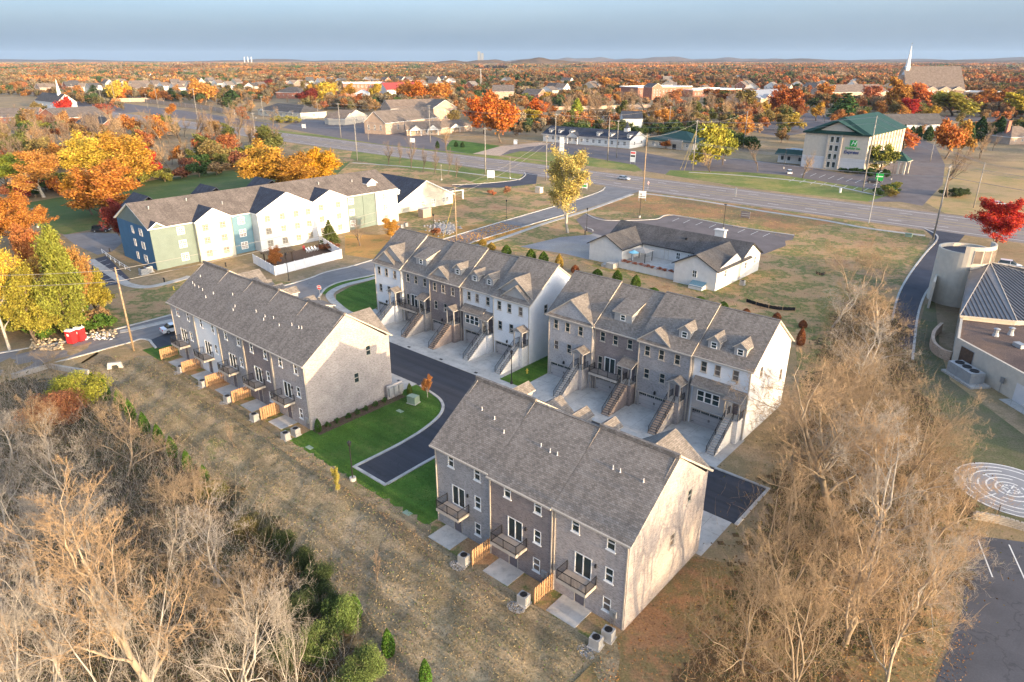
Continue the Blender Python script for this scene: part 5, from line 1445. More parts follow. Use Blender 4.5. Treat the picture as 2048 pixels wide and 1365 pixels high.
mb.poly([a_[0], a_[1], (37.5, cy0 + 3.5, 8.6), (hL + 0.6, cy0 + 3.5, 8.6)], 0); mb.poly([a_[1], a_[2], (37.5, cy0 + 3.5, 8.6)], 0); mb.poly([a_[2], a_[3], (hL + 0.6, cy0 + 3.5, 8.6), (37.5, cy0 + 3.5, 8.6)], 0)
mb.box(hL + 0.6, 41.2, cy0, cy0 + 7, 5.15, 5.39, 1)
mb.build('canopy', ['metal_green', 'stucco'], HO)
mb = MB(); mb.box(-13, -0.01, 6, 22, 0, 4.2, 0); mb.box(-13.3, -0.02, 5.7, 22.3, 4.2, 4.9, 2)
mb.slab([(-13.6, 3.2, 3.9), (-0.05, 3.2, 3.9), (-0.05, 6.4, 6.0), (-13.6, 6.4, 6.0)], 0.25, 1, 1)
mb.build('annex', ['stucco_white', 'metal_green', 'galvanised'], HO)
for x in (-11, -8, -3): put('window', simple_window(1.6, 2.2, 'trim_white', 'glass', 0), HO, (x, 6, 2.2))
for k in range(5):
 mb = MB(); mb.box(-12 + k * 2.3, -10.6 + k * 2.3, 10, 12, 4.9, 5.6); mb.build('roof_unit', 'galvanised', HO)
# ---- white shops, green-roofed restaurant
T, L, D = bld('shop_row', 'long white shops with slate roof, dormers and cupola across the highway', 'shops', s3a := (1086, 283), (1259, 298), 17, 4.3, 3.6, 'gx', 'siding_white', 'shingle_slate', fw=(14, 1), rw=(2, 1), ws=(1.6, 1.9), oh=0.7)
for x in (4, 10.5, 18, 36, 44, 55):
 mb = MB(); z = 5.0
 mb.box(x - 0.8, x + 0.8, 1.4, 4.5, z, z + 1.6, 1); mb.poly([(x - 0.8, 1.39, z + 1.6), (x + 0.8, 1.39, z + 1.6), (x, 1.39, z + 2.3)], 1)
 for sg in (-1, 1):
  q = [(x, 1.1, z + 2.5), (x + sg * 1.1, 1.1, z + 1.6), (x + sg * 1.1, 5.5, z + 1.6), (x, 6.5, z + 2.5)]
  mb.slab(q[::-1] if sg > 0 else q, 0.15, 0, 1)
 dm = mb.build('dormer', ['shingle_slate', 'siding_white'], T); put('window', simple_window(0.8, 0.9, 'trim_white', 'glass', 0), dm, (x, 1.38, z + 0.9))
porch_gable(T, 18, 25, -2.0, 4.0, 2.2, 'shingle_slate', 'siding_white')
mb = MB(); mb.box(48.5, 51, 7.4, 9.9, 6.5, 9.5, 0); mb.lathe([(1.7, 9.5), (0.9, 10.6), (0.1, 13.0)], 8, 1, (49.75, 8.65, 0)); mb.build('cupola', ['siding_white', 'shingle_slate'], T)
T2, L, D = bld('white_barn', 'white gabled building with slate roof behind the shop cupola', 'building', (1245, 268), (1283, 268), 14, 9, 4, 'gx', 'siding_white', 'shingle_slate', rw=(1, 1))
T, L, D = bld('restaurant', 'single storey stone fronted building with green metal roof by the shops', 'restaurant', (1296, 294), (1385, 302), 20, 4.0, 4.4, 'hip', 'stucco', 'metal_green', fw=(6, 1), rw=(2, 1), ws=(1.6, 1.8), oh=0.8, trim='metal_green')
mb = MB(); mb.box(L * 0.47, L * 0.78, -1.2, -0.005, 0, 4.6); mb.build('entrance', 'stone_block', T)
mb = MB(); mb.box(L * 0.58, L * 0.66, -1.28, -1.18, 0, 2.6); mb.build('door', 'iron', T)
# ---- brick offices and neighbours beyond the highway (surveyed front corners)
gM = 'brick offices beyond the highway'
T, L, D = bld('office', 'dark roofed strip office with arched white front, left of the offices', 'office', (517, 231), (602, 239), 24, 4.6, 5.0, 'hip', 'siding_cream', 'shingle_dark', fw=(8, 1), rw=(1, 1), ws=(2.6, 2.4))
for x in (L * 0.12, L * 0.45, L * 0.8): porch_gable(T, x - 3, x + 3, -0.9, 4.2, 1.6, 'shingle_dark', 'siding_white', False)
bld('cottage_office', 'small tan roofed twin gable office beside the highway', 'office', (650, 249), (690, 251), 12, 4.0, 3.6, 'gx', 'stucco', 'shingle_brown', fw=(3, 1))
T, L, D = bld('cottage_office', 'larger cream gabled office next to the tan twin gable office', 'office', (690, 251), (735, 243), 13, 4.2, 5.0, 'gy', 'stucco', 'shingle_brown', fw=(3, 1))
T, L, D = bld('brick_office', 'two storey brown brick office with hipped tan roof', 'office', (784, 240), (880, 236), 24, 8.0, 6.0, 'gx', 'brick_tan', 'shingle_brown', fw=(9, 2), rw=(2, 2))
T, L, D = bld('brick_office', 'brown brick office end with tall dark window strip', 'office', (868, 243), (914, 241), 20, 9.5, 5.5, 'gy', 'brick_tan', 'shingle_brown', fw=(3, 2), rw=(4, 2))
T, L, D = bld('brick_office', 'tan roofed brick office with tall side windows beside the dry bank', 'office', (772, 270), (874, 256), 17, 7.0, 6.5, 'gx', 'brick_tan', 'shingle_tan', fw=(7, 1), lw=(3, 1), ws=(1.3, 3.2))
T, L, D = bld('brick_office', 'low brick office front with white columned gables', 'office', (814, 272), (882, 270), 9, 3.6, 4.2, 'gx', 'brick_tan', 'shingle_brown', fw=(6, 1), ws=(1.2, 2.0))
for x in (L * 0.25, L * 0.75): porch_gable(T, x - 3.4, x + 3.4, -2.2, 3.4, 2.6, 'shingle_brown', 'siding_white')
T, L, D = bld('brick_office', 'dark roofed bungalow office with white porch near the big orange trees', 'office', (882, 268), (944, 262), 12, 3.4, 3.8, 'hip', 'brick_tan', 'shingle_brown', fw=(4, 1))
porch_gable(T, L * 0.25, L * 0.55, -2.0, 3.3, 2.0, 'shingle_brown', 'siding_white')
bld('brick_house', 'red brick house with dark hipped roof behind the strip office', 'house', (553, 197), (601, 198), 22, 7, 6, 'hip', 'brick_red', 'shingle_dark', fw=(5, 1))
bld('brick_hall', 'large flat roofed red brick hall with white cornice', 'hall', (688, 194), (772, 193), 40, 16, 0, 'flat', 'brick_red', 'gravel', fw=(10, 2), ws=(2.2, 3))
T, L, D = bld('portico', 'white columned portico before the red brick hall', 'portico', (713, 204), (737, 204), 10, 9, 3.5, 'gy', 'siding_white', 'galvanised')
mb = MB()
for k in range(5): mb.tube((1 + k * (L - 2) / 4, -2, 0), (1 + k * (L - 2) / 4, -2, 8.4), 0.5, n=8)
mb.box(0, L, -2.6, -0.01, 8.4, 9.0); mb.build('colonnade', 'trim_white', T)
bld('red_roof_building', 'building with bright red metal roof among orange trees', 'building', (775, 196), (848, 194), 34, 9, 8, 'gx', 'stucco_white', 'metal_red', fw=(6, 1))
bld('brick_house', 'brick and white gabled building far left by the treeline', 'building', (985, 200), (1028, 200), 30, 9, 7, 'gx', 'brick_tan', 'shingle_tan', fw=(5, 1))
bld('brick_school', 'long red brick building with pale flat roof beyond the bare trees', 'building', (1275, 196), (1383, 193), 40, 12, 0, 'flat', 'brick_red', 'stucco_white', fw=(14, 1), ws=(2, 4))
T, L, D = bld('brick_entrance', 'red brick entrance block with arched windows before the long flat roof', 'building', (1303, 200), (1323, 199), 14, 14, 4, 'gy', 'brick_red', 'shingle_dark', fw=(3, 1), ws=(2, 7))
bld('brick_school', 'second long red brick building with pale roof, further right', 'building', (1385, 195), (1482, 192), 40, 8.5, 0, 'flat', 'brick_red', 'stucco_white', fw=(14, 1), ws=(1.6, 2.6))
bld('brick_school', 'low brick building with white fascia behind bare trees', 'building', (1475, 203), (1560, 198), 40, 7, 0, 'flat', 'brick_red', 'galvanised', fw=(10, 1))
T, L, D = bld('brick_church', 'brick building with slate roof and white gables left of the hotel', 'building', (1520, 212), (1600, 206), 40, 7, 7, 'gx', 'brick_tan', 'galvanised', fw=(8, 1))
porch_gable(T, 4, 16, -3, 7, 4, 'galvanised', 'brick_tan', False)
# --- the spired church
T, L, D = bld('church', 'large brick church with vast brown roof behind the hotel', 'church', (1812, 195), (1925, 196), 60, 9, 27, 'gx', 'brick_tan', 'shingle_brown', fw=(0, 1), rw=(4, 1), ws=(3, 5), oh=1.2)
for x in (L * 0.42, L * 0.66, L * 0.88): porch_gable(T, x - 9, x + 9, -3, 8, 5, 'shingle_brown', 'brick_tan', False, back=14)
for x in (L * 0.42, L * 0.66): put('window', simple_window(8, 4, 'trim_white', 'glass', 2), T, (x, -3.05, 6))
sp_ = G(1803, 193)
SPI = thing('church_spire', 'tall thin white spire on a brick tower beside the church', 'spire', (sp_.x, sp_.y, 0), HT_R)
hb, h1 = HT(1806, 150, sp_), HT(1819, 85, sp_)
mb = MB(); mb.box(-4, 4, -4, 4, 0, hb); mb.build('tower', 'brick_tan', SPI)
mb = MB(); mb.lathe([(4.6, hb), (4.6, hb + 2.5), (3.4, hb + 2.6), (3.2, hb + 9), (3.8, hb + 9.2), (2.8, hb + 10.5), (0.25, h1 - 4)], 8); mb.build('steeple', 'trim_white', SPI)
mb = MB(); mb.box(-0.15, 0.15, -0.15, 0.15, h1 - 4, h1); mb.box(-1.0, 1.0, -0.15, 0.15, h1 - 1.6, h1 - 1.2); mb.build('cross', 'galvanised', SPI)
bld('church_wing', 'long low brown roofed wing left of the spire', 'building', (1662, 200), (1775, 198), 40, 8, 8, 'gx', 'brick_tan', 'shingle_brown', fw=(12, 1))
bld('church_wing', 'flat white edged brick wing right of the church', 'building', (1925, 200), (1990, 202), 30, 9, 0, 'flat', 'brick_tan', 'galvanised', fw=(6, 1))
bld('motel', 'long low building with grey brown roof behind the hotel', 'building', (1786, 264), (1892, 262), 22, 4, 6, 'gx', 'stucco_white', 'shingle_dark', fw=(10, 1))
bld('brick_house', 'brown roofed house at the far right beyond the lawn', 'house', (2018, 290), (2080, 288), 16, 4, 5, 'hip', 'brick_tan', 'shingle_brown', fw=(4, 1), chimney=(3, 6, 1, 8))
# --- left background
T, L, D = bld('brick_school', 'long red brick building with tan roof at the left edge', 'building', (-90, 250), (76, 246), 26, 4.6, 5.4, 'gx', 'brick_red', 'shingle_tan', fw=(14, 1))
T, L, D = bld('brick_school', 'red brick gabled wing with white trim by the red tree', 'building', (76, 248), (124, 252), 34, 5.0, 6.0, 'gy', 'brick_red', 'shingle_tan', fw=(2, 1), rw=(6, 1))
T, L, D = bld('brick_house', 'red brick house with dark roof and sunlit gable above the yellow trees', 'house', (156, 259), (200, 272), 15, 4.6, 5.0, 'gx', 'brick_red', 'shingle_dark', fw=(7, 1), rw=(3, 1), ws=(1.4, 2.0))
bld('brick_house', 'second gabled end of the red brick house above the yellow trees', 'house', (200, 266), (232, 264), 12, 5.2, 5.0, 'gx', 'brick_red', 'shingle_dark', rw=(2, 1))
T, L, D = bld('white_church', 'small white church with grey roof and steeple at the left', 'church', (74, 216), (118, 222), 16, 7, 7, 'gx', 'siding_white', 'shingle_dark', fw=(5, 1), rw=(1, 1), ws=(1.6, 3.2))
mb = MB(); mb.box(L * 0.75, L * 0.75 + 3, 6, 9, 9, 14, 0); mb.lathe([(1.7, 14), (1.5, 16), (0.1, 27)], 8, 0, (L * 0.75 + 1.5, 7.5, 0)); mb.build('steeple', 'trim_white', T)
panel_fence([G(225, 205), G(330, 203)], 4.0, 'long tan brick boundary wall beyond the far road', 'boundary_wall', 'brick_tan', 20)
panel_fence([G(290, 206), G(420, 221), G(470, 231)], 4.0, 'long brick boundary wall running beside the far road', 'boundary_wall', 'brick_tan', 20)
panel_fence([G(1100, 221), G(1300, 216)], 3.0, 'pale brick wall behind the row of bare trees', 'boundary_wall', 'brick_tan', 20)
panel_fence([G(1150, 232), G(1340, 226)], 3.0, 'low tan wall crossing behind the white shops', 'boundary_wall', 'brick_tan', 20)
# --- houses of the far estates
hs = [(150, 168), (172, 172), (188, 176), (215, 166), (232, 172), (245, 163), (268, 168), (288, 166), (312, 165), (330, 170), (352, 163), (366, 166), (385, 171), (400, 162), (420, 160), (436, 165), (455, 171), (474, 164), (500, 172), (520, 170),
      (565, 160), (585, 165), (600, 168), (618, 160), (640, 163), (660, 158), (682, 160), (735, 158), (752, 160), (770, 158), (800, 156), (815, 158), (850, 154), (868, 158), (885, 155), (900, 160), (925, 152), (1065, 190), (1095, 182), (1120, 176),
      (958, 152), (880, 148), (340, 140), (355, 139), (372, 138), (392, 140), (1500, 176), (1540, 172), (1560, 178), (1620, 172), (1640, 166), (1700, 170), (1340, 176), (1180, 172), (1210, 170)]
walls = ['brick_red', 'brick_tan', 'siding_cream', 'siding_white', 'brick_tan', 'siding_tan']
roofs = ['shingle_brown', 'shingle_tan', 'shingle_dark', 'shingle_brown', 'shingle_grey']
wn_ = {'brick_red': 'red brick', 'brick_tan': 'tan brick', 'siding_cream': 'cream', 'siding_white': 'white', 'siding_tan': 'tan clad'}
rn_ = {'shingle_brown': 'brown', 'shingle_tan': 'tan', 'shingle_dark': 'dark', 'shingle_grey': 'grey'}
hq = random.Random(41)
for k in range(34): hs.append((hq.uniform(20, 2030), hq.uniform(147, 178)))
hs.sort()
for i, (x, y) in enumerate(hs):
 r = random.Random(i * 13 + 5)
 w_, rf_ = r.choice(walls), r.choice(roofs)
 p = G(x, y + 10)
 L = r.uniform(16, 25); kind = r.choice(['gy', 'gy', 'gx'])
 a = p - Vector((L / 2, 0, 0))
 rz_ = r.choice([YAW, YAW + PI / 2 - PI / 2, YAW + r.uniform(-0.4, 0.9)])
 T, L_, D = bld('estate_house', '%s house with %s roof' % (wn_[w_], rn_[rf_]), 'house', Vector((a.x, a.y, 0)), None, r.uniform(12, 16), r.uniform(5.6, 7.2), r.uniform(5.0, 7.0), kind, w_, rf_, gable='siding_white' if i % 3 == 0 else None, fw=(3, 2), rw=(2, 2), ws=(1.3, 1.6), group='houses of the far estates', rz=rz_, L=L)
# ---- the stucco church with the metal fan roof
tc = G(1936, 490, 11.0); tc.z = 0; tr = 4.6; nseg = 40
CH = thing('round_church', 'stucco church with round tower and fan shaped metal roof at right', 'church', (0, 0, 0))
mb = MB(); nseg = 40
def ring(a): return tc.x + tr * math.cos(a), tc.y + tr * math.sin(a)
def th_(a):                                            # the sunny side of the drum stands higher
 d = (a - math.radians(-60) + PI) % (2 * PI) - PI
 return 11.6 if abs(d) < math.radians(62) else 10.3
for k in range(nseg):
 a0, a1 = 2 * PI * k / nseg, 2 * PI * (k + 1) / nseg
 h_ = th_((a0 + a1) / 2)
 p0, p1 = ring(a0), ring(a1)
 i0 = (tc.x + (tr - 0.35) * math.cos(a0), tc.y + (tr - 0.35) * math.sin(a0)); i1 = (tc.x + (tr - 0.35) * math.cos(a1), tc.y + (tr - 0.35) * math.sin(a1))
 mb.poly([(*p0, 0), (*p1, 0), (*p1, h_), (*p0, h_)], 0)
 mb.poly([(*p0, h_), (*p1, h_), (*i1, h_), (*i0, h_)], 0)
 mb.poly([(*i1, 9.6), (*i0, 9.6), (*i0, h_), (*i1, h_)], 0)
 mb.poly([(tc.x, tc.y, 9.65), (*i0, 9.65), (*i1, 9.65)], 1)
 if abs(h_ - th_((a1 + (a1 - a0) / 2))) > 0.1: mb.poly([(*p1, 10.3), (*i1, 10.3), (*i1, 11.6), (*p1, 11.6)], 0)
mb.build('tower', ['stucco', 'asphalt_dark'], CH)
for k in range(4):
 a = math.radians(-98 + k * 22)
 mb = MB(); mb.box(-0.65, 0.65, -0.06, 0.1, 8.6, 10.9); mb.box(-0.75, 0.75, -0.03, 0.1, 8.45, 11.0, 1)
 o = mb.build('tower_window', ['glass_blinds', 'trim_tan'], CH, (tc.x + tr * math.cos(a), tc.y + tr * math.sin(a), 0), a + PI / 2)
 o.location.z = 0.0
# fan roof: facets from an apex beside the drum down to the eaves
apx = Vector((tc.x + 2.5, tc.y - 3.6, 8.6))
ez = 4.7
cor = [G(q_[0], q_[1], ez) for q_ in ((1920, 631), (2034, 642))]
cor = [Vector((tc.x - 1.5, tc.y - 4.2, ez + 2.6))] + cor + [Vector((107, 101, ez)), Vector((118, 112, ez)), Vector((114, 126, ez))]
rbm = MB()
def seam_obj(p, q, w=0.07, h=0.09):
 m = MB(); m.tube(p, q, 0.085, 0.085, 4); return m
for a, b in zip(cor[:-1], cor[1:]):
 rbm.slab([apx, a, b], 0.25, 0, 1)
rf = rbm.build('fan_roof', ['roof_metal', 'trim_tan'], CH) if 'roof_metal' in MATS else None
if rf is None:
 plain('roof_metal', (0.20, 0.19, 0.19), 0.45, 0.12, 0.8, 0.5); rf = rbm.build('fan_roof', ['roof_metal', 'trim_tan'], CH)
plain('roof_seam', (0.06, 0.055, 0.055), 0.5, 0.1, 1, 0.2)
for i, (a, b) in enumerate(zip(cor[1:-1], cor[2:])):      # standing seams run up the slope of each facet
 e = (b - a); n = int(e.length / 0.62)
 mid = (a + b) / 2; up = (apx - mid);
 ed = e.normalized(); up = up - ed * up.dot(ed)
 for k in range(1, n):
  p = a + e * (k / n)
  u_ = k / n
  t_apex = (apx - a).dot(ed) / e.length             # where the facet's height line meets the eave
  f = u_ / t_apex if u_ < t_apex else (1 - u_) / (1 - t_apex)
  q = p + up * max(0.02, min(1, f)) * 0.99
  seam_obj(p + Vector((0, 0, 0.03)), q + Vector((0, 0, 0.03))).build('seam', 'roof_seam', rf)
for a in cor[1:-1]:
 seam_obj(a + Vector((0, 0, 0.06)), apx + Vector((0, 0, 0.06))).build('hip_cap', 'trim_tan', rf)
mb = MB()
wl_ = [tc + Vector((-1.2, -4.0, 0))] + [Vector((c_.x, c_.y, 0)) + (Vector((apx.x, apx.y, 0)) - Vector((c_.x, c_.y, 0))).normalized() * 0.5 for c_ in cor[1:]]
for a, b in zip(wl_[:-1], wl_[1:]): mb.poly([(a.x, a.y, 0), (b.x, b.y, 0), (b.x, b.y, ez - 0.1), (a.x, a.y, ez - 0.1)])
mb.poly([(wl_[0].x, wl_[0].y, 0), (wl_[1].x, wl_[1].y, 0), (wl_[1].x, wl_[1].y, ez), (wl_[0].x, wl_[0].y, 8)])
mb.build('wall', 'stucco', CH)
fz = 4.2
W1, W2 = G(1915, 676, fz), G(2048, 748, fz)
wd_ = (W2 - W1).normalized()
W3 = W1 + wd_ * 36
pl = [W1, W3, W3 + Vector((30, 20, 0)), Vector((105, 104, fz)), Vector((cor[2].x, cor[2].y, fz)), Vector((cor[1].x + 0.4, cor[1].y + 0.3, fz))]
mb = MB(); mb.prism([(p.x, p.y) for p in pl], 0, fz - 0.35, 0, 1)
pn = [p.copy() for p in pl[:3]]
for a, b in zip(pl[:3], pl[1:4]):
 d = (b - a).normalized(); n = Vector((-d.y, d.x, 0))
 if n.dot(Vector((100, 110, 0)) - a) < 0: n = -n
 q = [a, b, b + n * 0.35, a + n * 0.35]
 mb.prism([(p.x, p.y) for p in q], fz - 0.349, fz, 0)
a, b = pl[-1], pl[0]; d = (b - a).normalized(); n = Vector((d.y, -d.x, 0)); n = n if n.dot(Vector((100, 110, 0)) - a) > 0 else -n
mb.prism([(p.x, p.y) for p in (a, b, b + n * 0.35, a + n * 0.35)], fz - 0.349, fz - 0.002, 0)
mb.build('flat_wing', ['stucco', 'roof_gravel'], CH)
wrz = math.atan2(wd_.y, wd_.x)
def wl(k, off, z=0.0):
 n = Vector((wd_.y, -wd_.x, 0)); p = W1 + wd_ * k + n * off
 return Vector((p.x, p.y, z))
mb = MB(); mb.box(-1.3, 1.3, -0.08, 0.02, 0.9, 3.4); mb.box(-1.4, 1.4, -0.05, 0.01, 0.8, 3.5, 1); mb.build('louvre_door', ['wood_dark', 'galvanised'], CH, wl(2.6, 0.0), wrz)
mb = MB(); mb.box(-1.2, 1.2, -0.03, 0.3, 0, 2.6); mb.build('passage', 'stucco_pale', CH, wl(13.5, 0.0), wrz)
for k, (px_, py_) in enumerate(((1992, 668), (2022, 666))):
 p = G(px_, py_, fz); mb = MB(); mb.lathe([(0.5, -0.1), (0.32, 0.5), (0.3, 0.9), (0.5, 1.1), (0.1, 1.25)], 8); mb.build('roof_vent', 'galvanised', CH, (p.x, p.y, fz - 0.3))
p = G(2040, 690, fz); mb = MB(); mb.box(-0.8, 0.8, -0.5, 0.5, -0.1, 0.5); mb.build('roof_hatch', 'galvanised', CH, (p.x, p.y, fz - 0.3), wrz)
walk([wl(12, 0.9), wl(20, 0.9), wl(30, 0.9)], 1.6, 'grey path at the foot of the church wing', 0.05, False)
# outer short buttress wall of the tower
p = G(1856, 617); mb = MB();
d2 = (G(1872, 560) - p); mb.box(0, d2.length * 0.75, -0.2, 0.2, 0, 5.2)
mb.build('buttress', 'stucco', CH, (p.x, p.y, 0), math.atan2(d2.y, d2.x))
# big condenser beside the wing
ch_p = wl(5.4, 1.9)
CC = thing('chiller', 'long grey rooftop style chiller with three fans beside the church wing', 'chiller', (ch_p.x, ch_p.y, 0), wrz)
mb = MB(); mb.box(-2.4, 2.4, -1.1, 1.1, 0.3, 1.9); mb.box(-2.45, 2.45, -1.12, 1.12, 1.55, 1.65); mb.build('casing', 'galvanised', CC)
for k in range(3):
 mb = MB(); mb.lathe([(0.62, 1.9), (0.62, 2.02), (0.55, 2.02), (0.5, 1.93)], 16); mb.build('fan', 'iron', CC, (-1.5 + k * 1.5, 0, 0))
mb = MB(); mb.box(-2.9, 3.4, -1.5, 1.5, 0, 0.3); mb.build('plinth', 'concrete_walk', CC)
p = wl(10.2, 0.25); EB = thing('electric_box', 'small blue grey electric box on the church wall', 'utility box', (p.x, p.y, 0), wrz)
mb = MB(); mb.box(-0.3, 0.3, -0.15, 0.0, 1.6, 2.4); mb.build('box', 'steel', EB)
mb = MB(); mb.tube((0, 0.0, 0), (-0.1, 0.0, 1.6), 0.04); mb.build('conduit', 'steel', EB)
# curved brick planter wall
RW = thing('planter_wall', 'curved brick planter wall at the corner of the church', 'wall', (0, 0, 0))
q = smooth_path([(1880, 662), (1864, 680), (1864, 700), (1880, 715), (1900, 722)], 5)
bm_ = None
mb = ribbon_mb(q, 0.5, 0, 1.5); mb.build('wall', 'brick_tan', RW)
# labyrinth
lc, lr = G(2021, 980), 5.35
LB = thing('labyrinth', 'grey paved circle with white labyrinth lines and a central emblem', 'labyrinth', (lc.x, lc.y, 0.02), 0.3)
mb = MB(); mb.lathe([(lr, 0), (lr, 0.04)], 64); mb.build('paving', 'labyrinth_grey' if 'labyrinth_grey' in MATS else 'riprap_stone', LB)
def arc(r, a0, a1, w=0.09):
 mb = MB(); n = max(6, int((a1 - a0) * r / 0.35))
 for k in range(n):
  x, y = a0 + (a1 - a0) * k / n, a0 + (a1 - a0) * (k + 1) / n
  mb.poly([((r - w) * math.cos(x), (r - w) * math.sin(x), 0.048), ((r + w) * math.cos(x), (r + w) * math.sin(x), 0.048), ((r + w) * math.cos(y), (r + w) * math.sin(y), 0.048), ((r - w) * math.cos(y), (r - w) * math.sin(y), 0.048)])
 mb.build('ring_line', 'paint_white', LB)
arc(lr - 0.15, 0, 2 * PI)
for r_, gs in ((4.45, (0.2, 3.0, 3.4, 6.1)), (3.7, (0.9, 2.4, 2.7, 5.4)), (3.0, (0.1, 1.7, 2.0, 3.7, 4.2, 6.0)), (2.25, (0.6, 3.0, 3.5, 5.8)), (1.4, (0.2, 6.2))):
 for k in range(0, len(gs), 2): arc(r_, gs[k], gs[k + 1])
for a, r0, r1 in ((0.0, 2.25, 5.2), (1.6, 1.4, 3.0), (3.2, 2.25, 5.2), (4.7, 1.4, 3.7), (2.5, 3.0, 4.45)):
 mb = MB(); mb.box(r0, r1, -0.06, 0.06, 0.045, 0.05); mb.build('cross_line', 'paint_white', LB, (0, 0, 0), a)
for k in range(4):
 mb = MB(); mb.box(0.2, 1.1, -0.07, 0.07, 0.045, 0.051); mb.box(0.7, 0.84, -0.35, 0.35, 0.045, 0.0515); mb.build('emblem_arm', 'paint_white', LB, (0, 0, 0), k * PI / 2 + 0.4)
 mb = MB(); mb.box(-0.2, 0.2, -0.05, 0.05, 0.045, 0.051); mb.box(-0.05, 0.05, -0.2, 0.2, 0.045, 0.0515); mb.build('emblem_cross', 'paint_white', LB, (0.75 * math.cos(k * PI / 2 + 1.2), 0.75 * math.sin(k * PI / 2 + 1.2), 0), 0.4)
# block retaining wall below the labyrinth, block by block
SW = thing('block_wall', 'low retaining wall of tan concrete blocks below the labyrinth', 'wall', (0, 0, 0))
q = smooth_path([(1950, 1038), (2000, 1048), (2048, 1062), (2120, 1085)], 8)
mb = MB(); mb.prism([(-0.2, -0.14), (0.2, -0.14), (0.16, 0.16), (-0.16, 0.16)], 0, 0.19); blk = mb.mesh('block', 'stone_block')
seglen = [0]
for a, b in zip(q[:-1], q[1:]): seglen.append(seglen[-1] + (b - a).length)
for rr_ in range(4):
 d = 0.2 * (rr_ % 2)
 while d < seglen[-1]:
  k = max(i for i in range(len(q) - 1) if seglen[i] <= d); f = (d - seglen[k]) / max(1e-6, seglen[k + 1] - seglen[k])
  p = q[k].lerp(q[k + 1], f); e = q[k + 1] - q[k]
  put('block', blk, SW, (p.x + rng.uniform(-0.02, 0.02), p.y + 0.05 * rr_, rr_ * 0.2), math.atan2(e.y, e.x)); d += 0.42
# concrete wing wall of the culvert at the left
CW = thing('culvert_wall', 'pale concrete wing wall of a culvert beside the left street', 'wall', (0, 0, 0))
q = [G(25, 758), G(100, 737), G(178, 750)]
mb = MB()
for a, b in zip(q[:-1], q[1:]):
 d = (b - a); n = Vector((-d.y, d.x, 0)).normalized() * 0.2
 mb.prism([(p.x, p.y) for p in (a - n, b - n, b + n, a + n)], -0.6, 0.75)
mb.build('wall', 'concrete_walk', CW)
# ------------------------------------------------------------------ trees and plants
def bark_mat(name, c):
 t = NT(name, 0.95, 0.1)
 n = t.noise(t.map(t.ob, (1, 1, 0.3)), 4.0, 4)
 t.col(t.ramp(n, [(0.3, sh(c, 0.65)), (0.7, sh(c, 1.25))]))
bark_mat('bark', (0.15, 0.115, 0.085)); bark_mat('bark_pale', (0.40, 0.315, 0.22)); bark_mat('bark_grey', (0.38, 0.345, 0.295))
bark_mat('twig_pale', (0.42, 0.29, 0.17)); bark_mat('twig_grey', (0.38, 0.335, 0.28)); bark_mat('twig_brown', (0.26, 0.19, 0.135)); bark_mat('twig_dark', (0.32, 0.235, 0.15)); bark_mat('bark_mid', (0.30, 0.235, 0.165))
def leaf_mat(name, inst=False):
 t = NT(name, 0.75, 0.15)
 if inst:
  a = t.new('Attribute'); a.attribute_type = 'INSTANCER'; a.attribute_name = 'tint'; base = a.outputs['Color']
 else:
  base = t.new('ObjectInfo').outputs['Color']
 isl = t.new('NewGeometry').outputs['Random Per Island']
 n = t.noise(t.ob, 0.45, 3)
 k = t.math('ADD', t.math('MULTIPLY', isl, 0.75), t.math('MULTIPLY', n, 0.9))
 v = t.mix(1.0, base, t.ramp(k, [(0.35, (0.55, 0.5, 0.5)), (0.8, (1.0, 1.0, 1.0)), (1.25, (1.35, 1.3, 1.15))]), 'MULTIPLY')
 hsv = t.new('HueSaturation'); t.L(v, hsv.inputs['Color'])
 t.L(t.math('ADD', 0.485, t.math('MULTIPLY', isl, 0.03)), hsv.inputs['Hue'])
 t.col(hsv.outputs[0])
 tr = t.new('BsdfTranslucent'); t.L(hsv.outputs[0], tr.inputs['Color'])
 mx = t.new('MixShader'); mx.inputs[0].default_value = 0.22
 out = t.n['Material Output']
 t.L(t.b.outputs[0], mx.inputs[1]); t.L(tr.outputs[0], mx.inputs[2]); t.L(mx.outputs[0], out.inputs['Surface'])
leaf_mat('leaf'); leaf_mat('leaf_far', True)
def tubes(P0, P1, R0, R1, n):
 """vectorised tapered tubes without caps"""
 d = P1 - P0; L = np.linalg.norm(d, axis=1, keepdims=True); d = d / np.maximum(L, 1e-6)
 ref = np.where(np.abs(d[:, 2:3]) < 0.9, np.array([[0, 0, 1.0]]), np.array([[1.0, 0, 0]]))
 a = np.cross(d, ref); a /= np.linalg.norm(a, axis=1, keepdims=True); b = np.cross(d, a)
 th = 2 * PI * np.arange(n) / n
 ring = a[:, None, :] * np.cos(th)[None, :, None] + b[:, None, :] * np.sin(th)[None, :, None]
 V = np.concatenate([P0[:, None] + ring * R0[:, None, None], P1[:, None] + ring * R1[:, None, None]], 1)
 k = np.arange(n); j = (k + 1) % n
 F = np.stack([k, j, n + j, n + k], 1)[None] + (np.arange(len(P0)) * 2 * n)[:, None, None]
 return V.reshape(-1, 3), F.reshape(-1, 4)
def join_tubes(parts):
 vs, fs, o = [], [], 0
 for v, f in parts:
  vs.append(v); fs.append(f + o); o += len(v)
 return np.concatenate(vs), np.concatenate(fs)
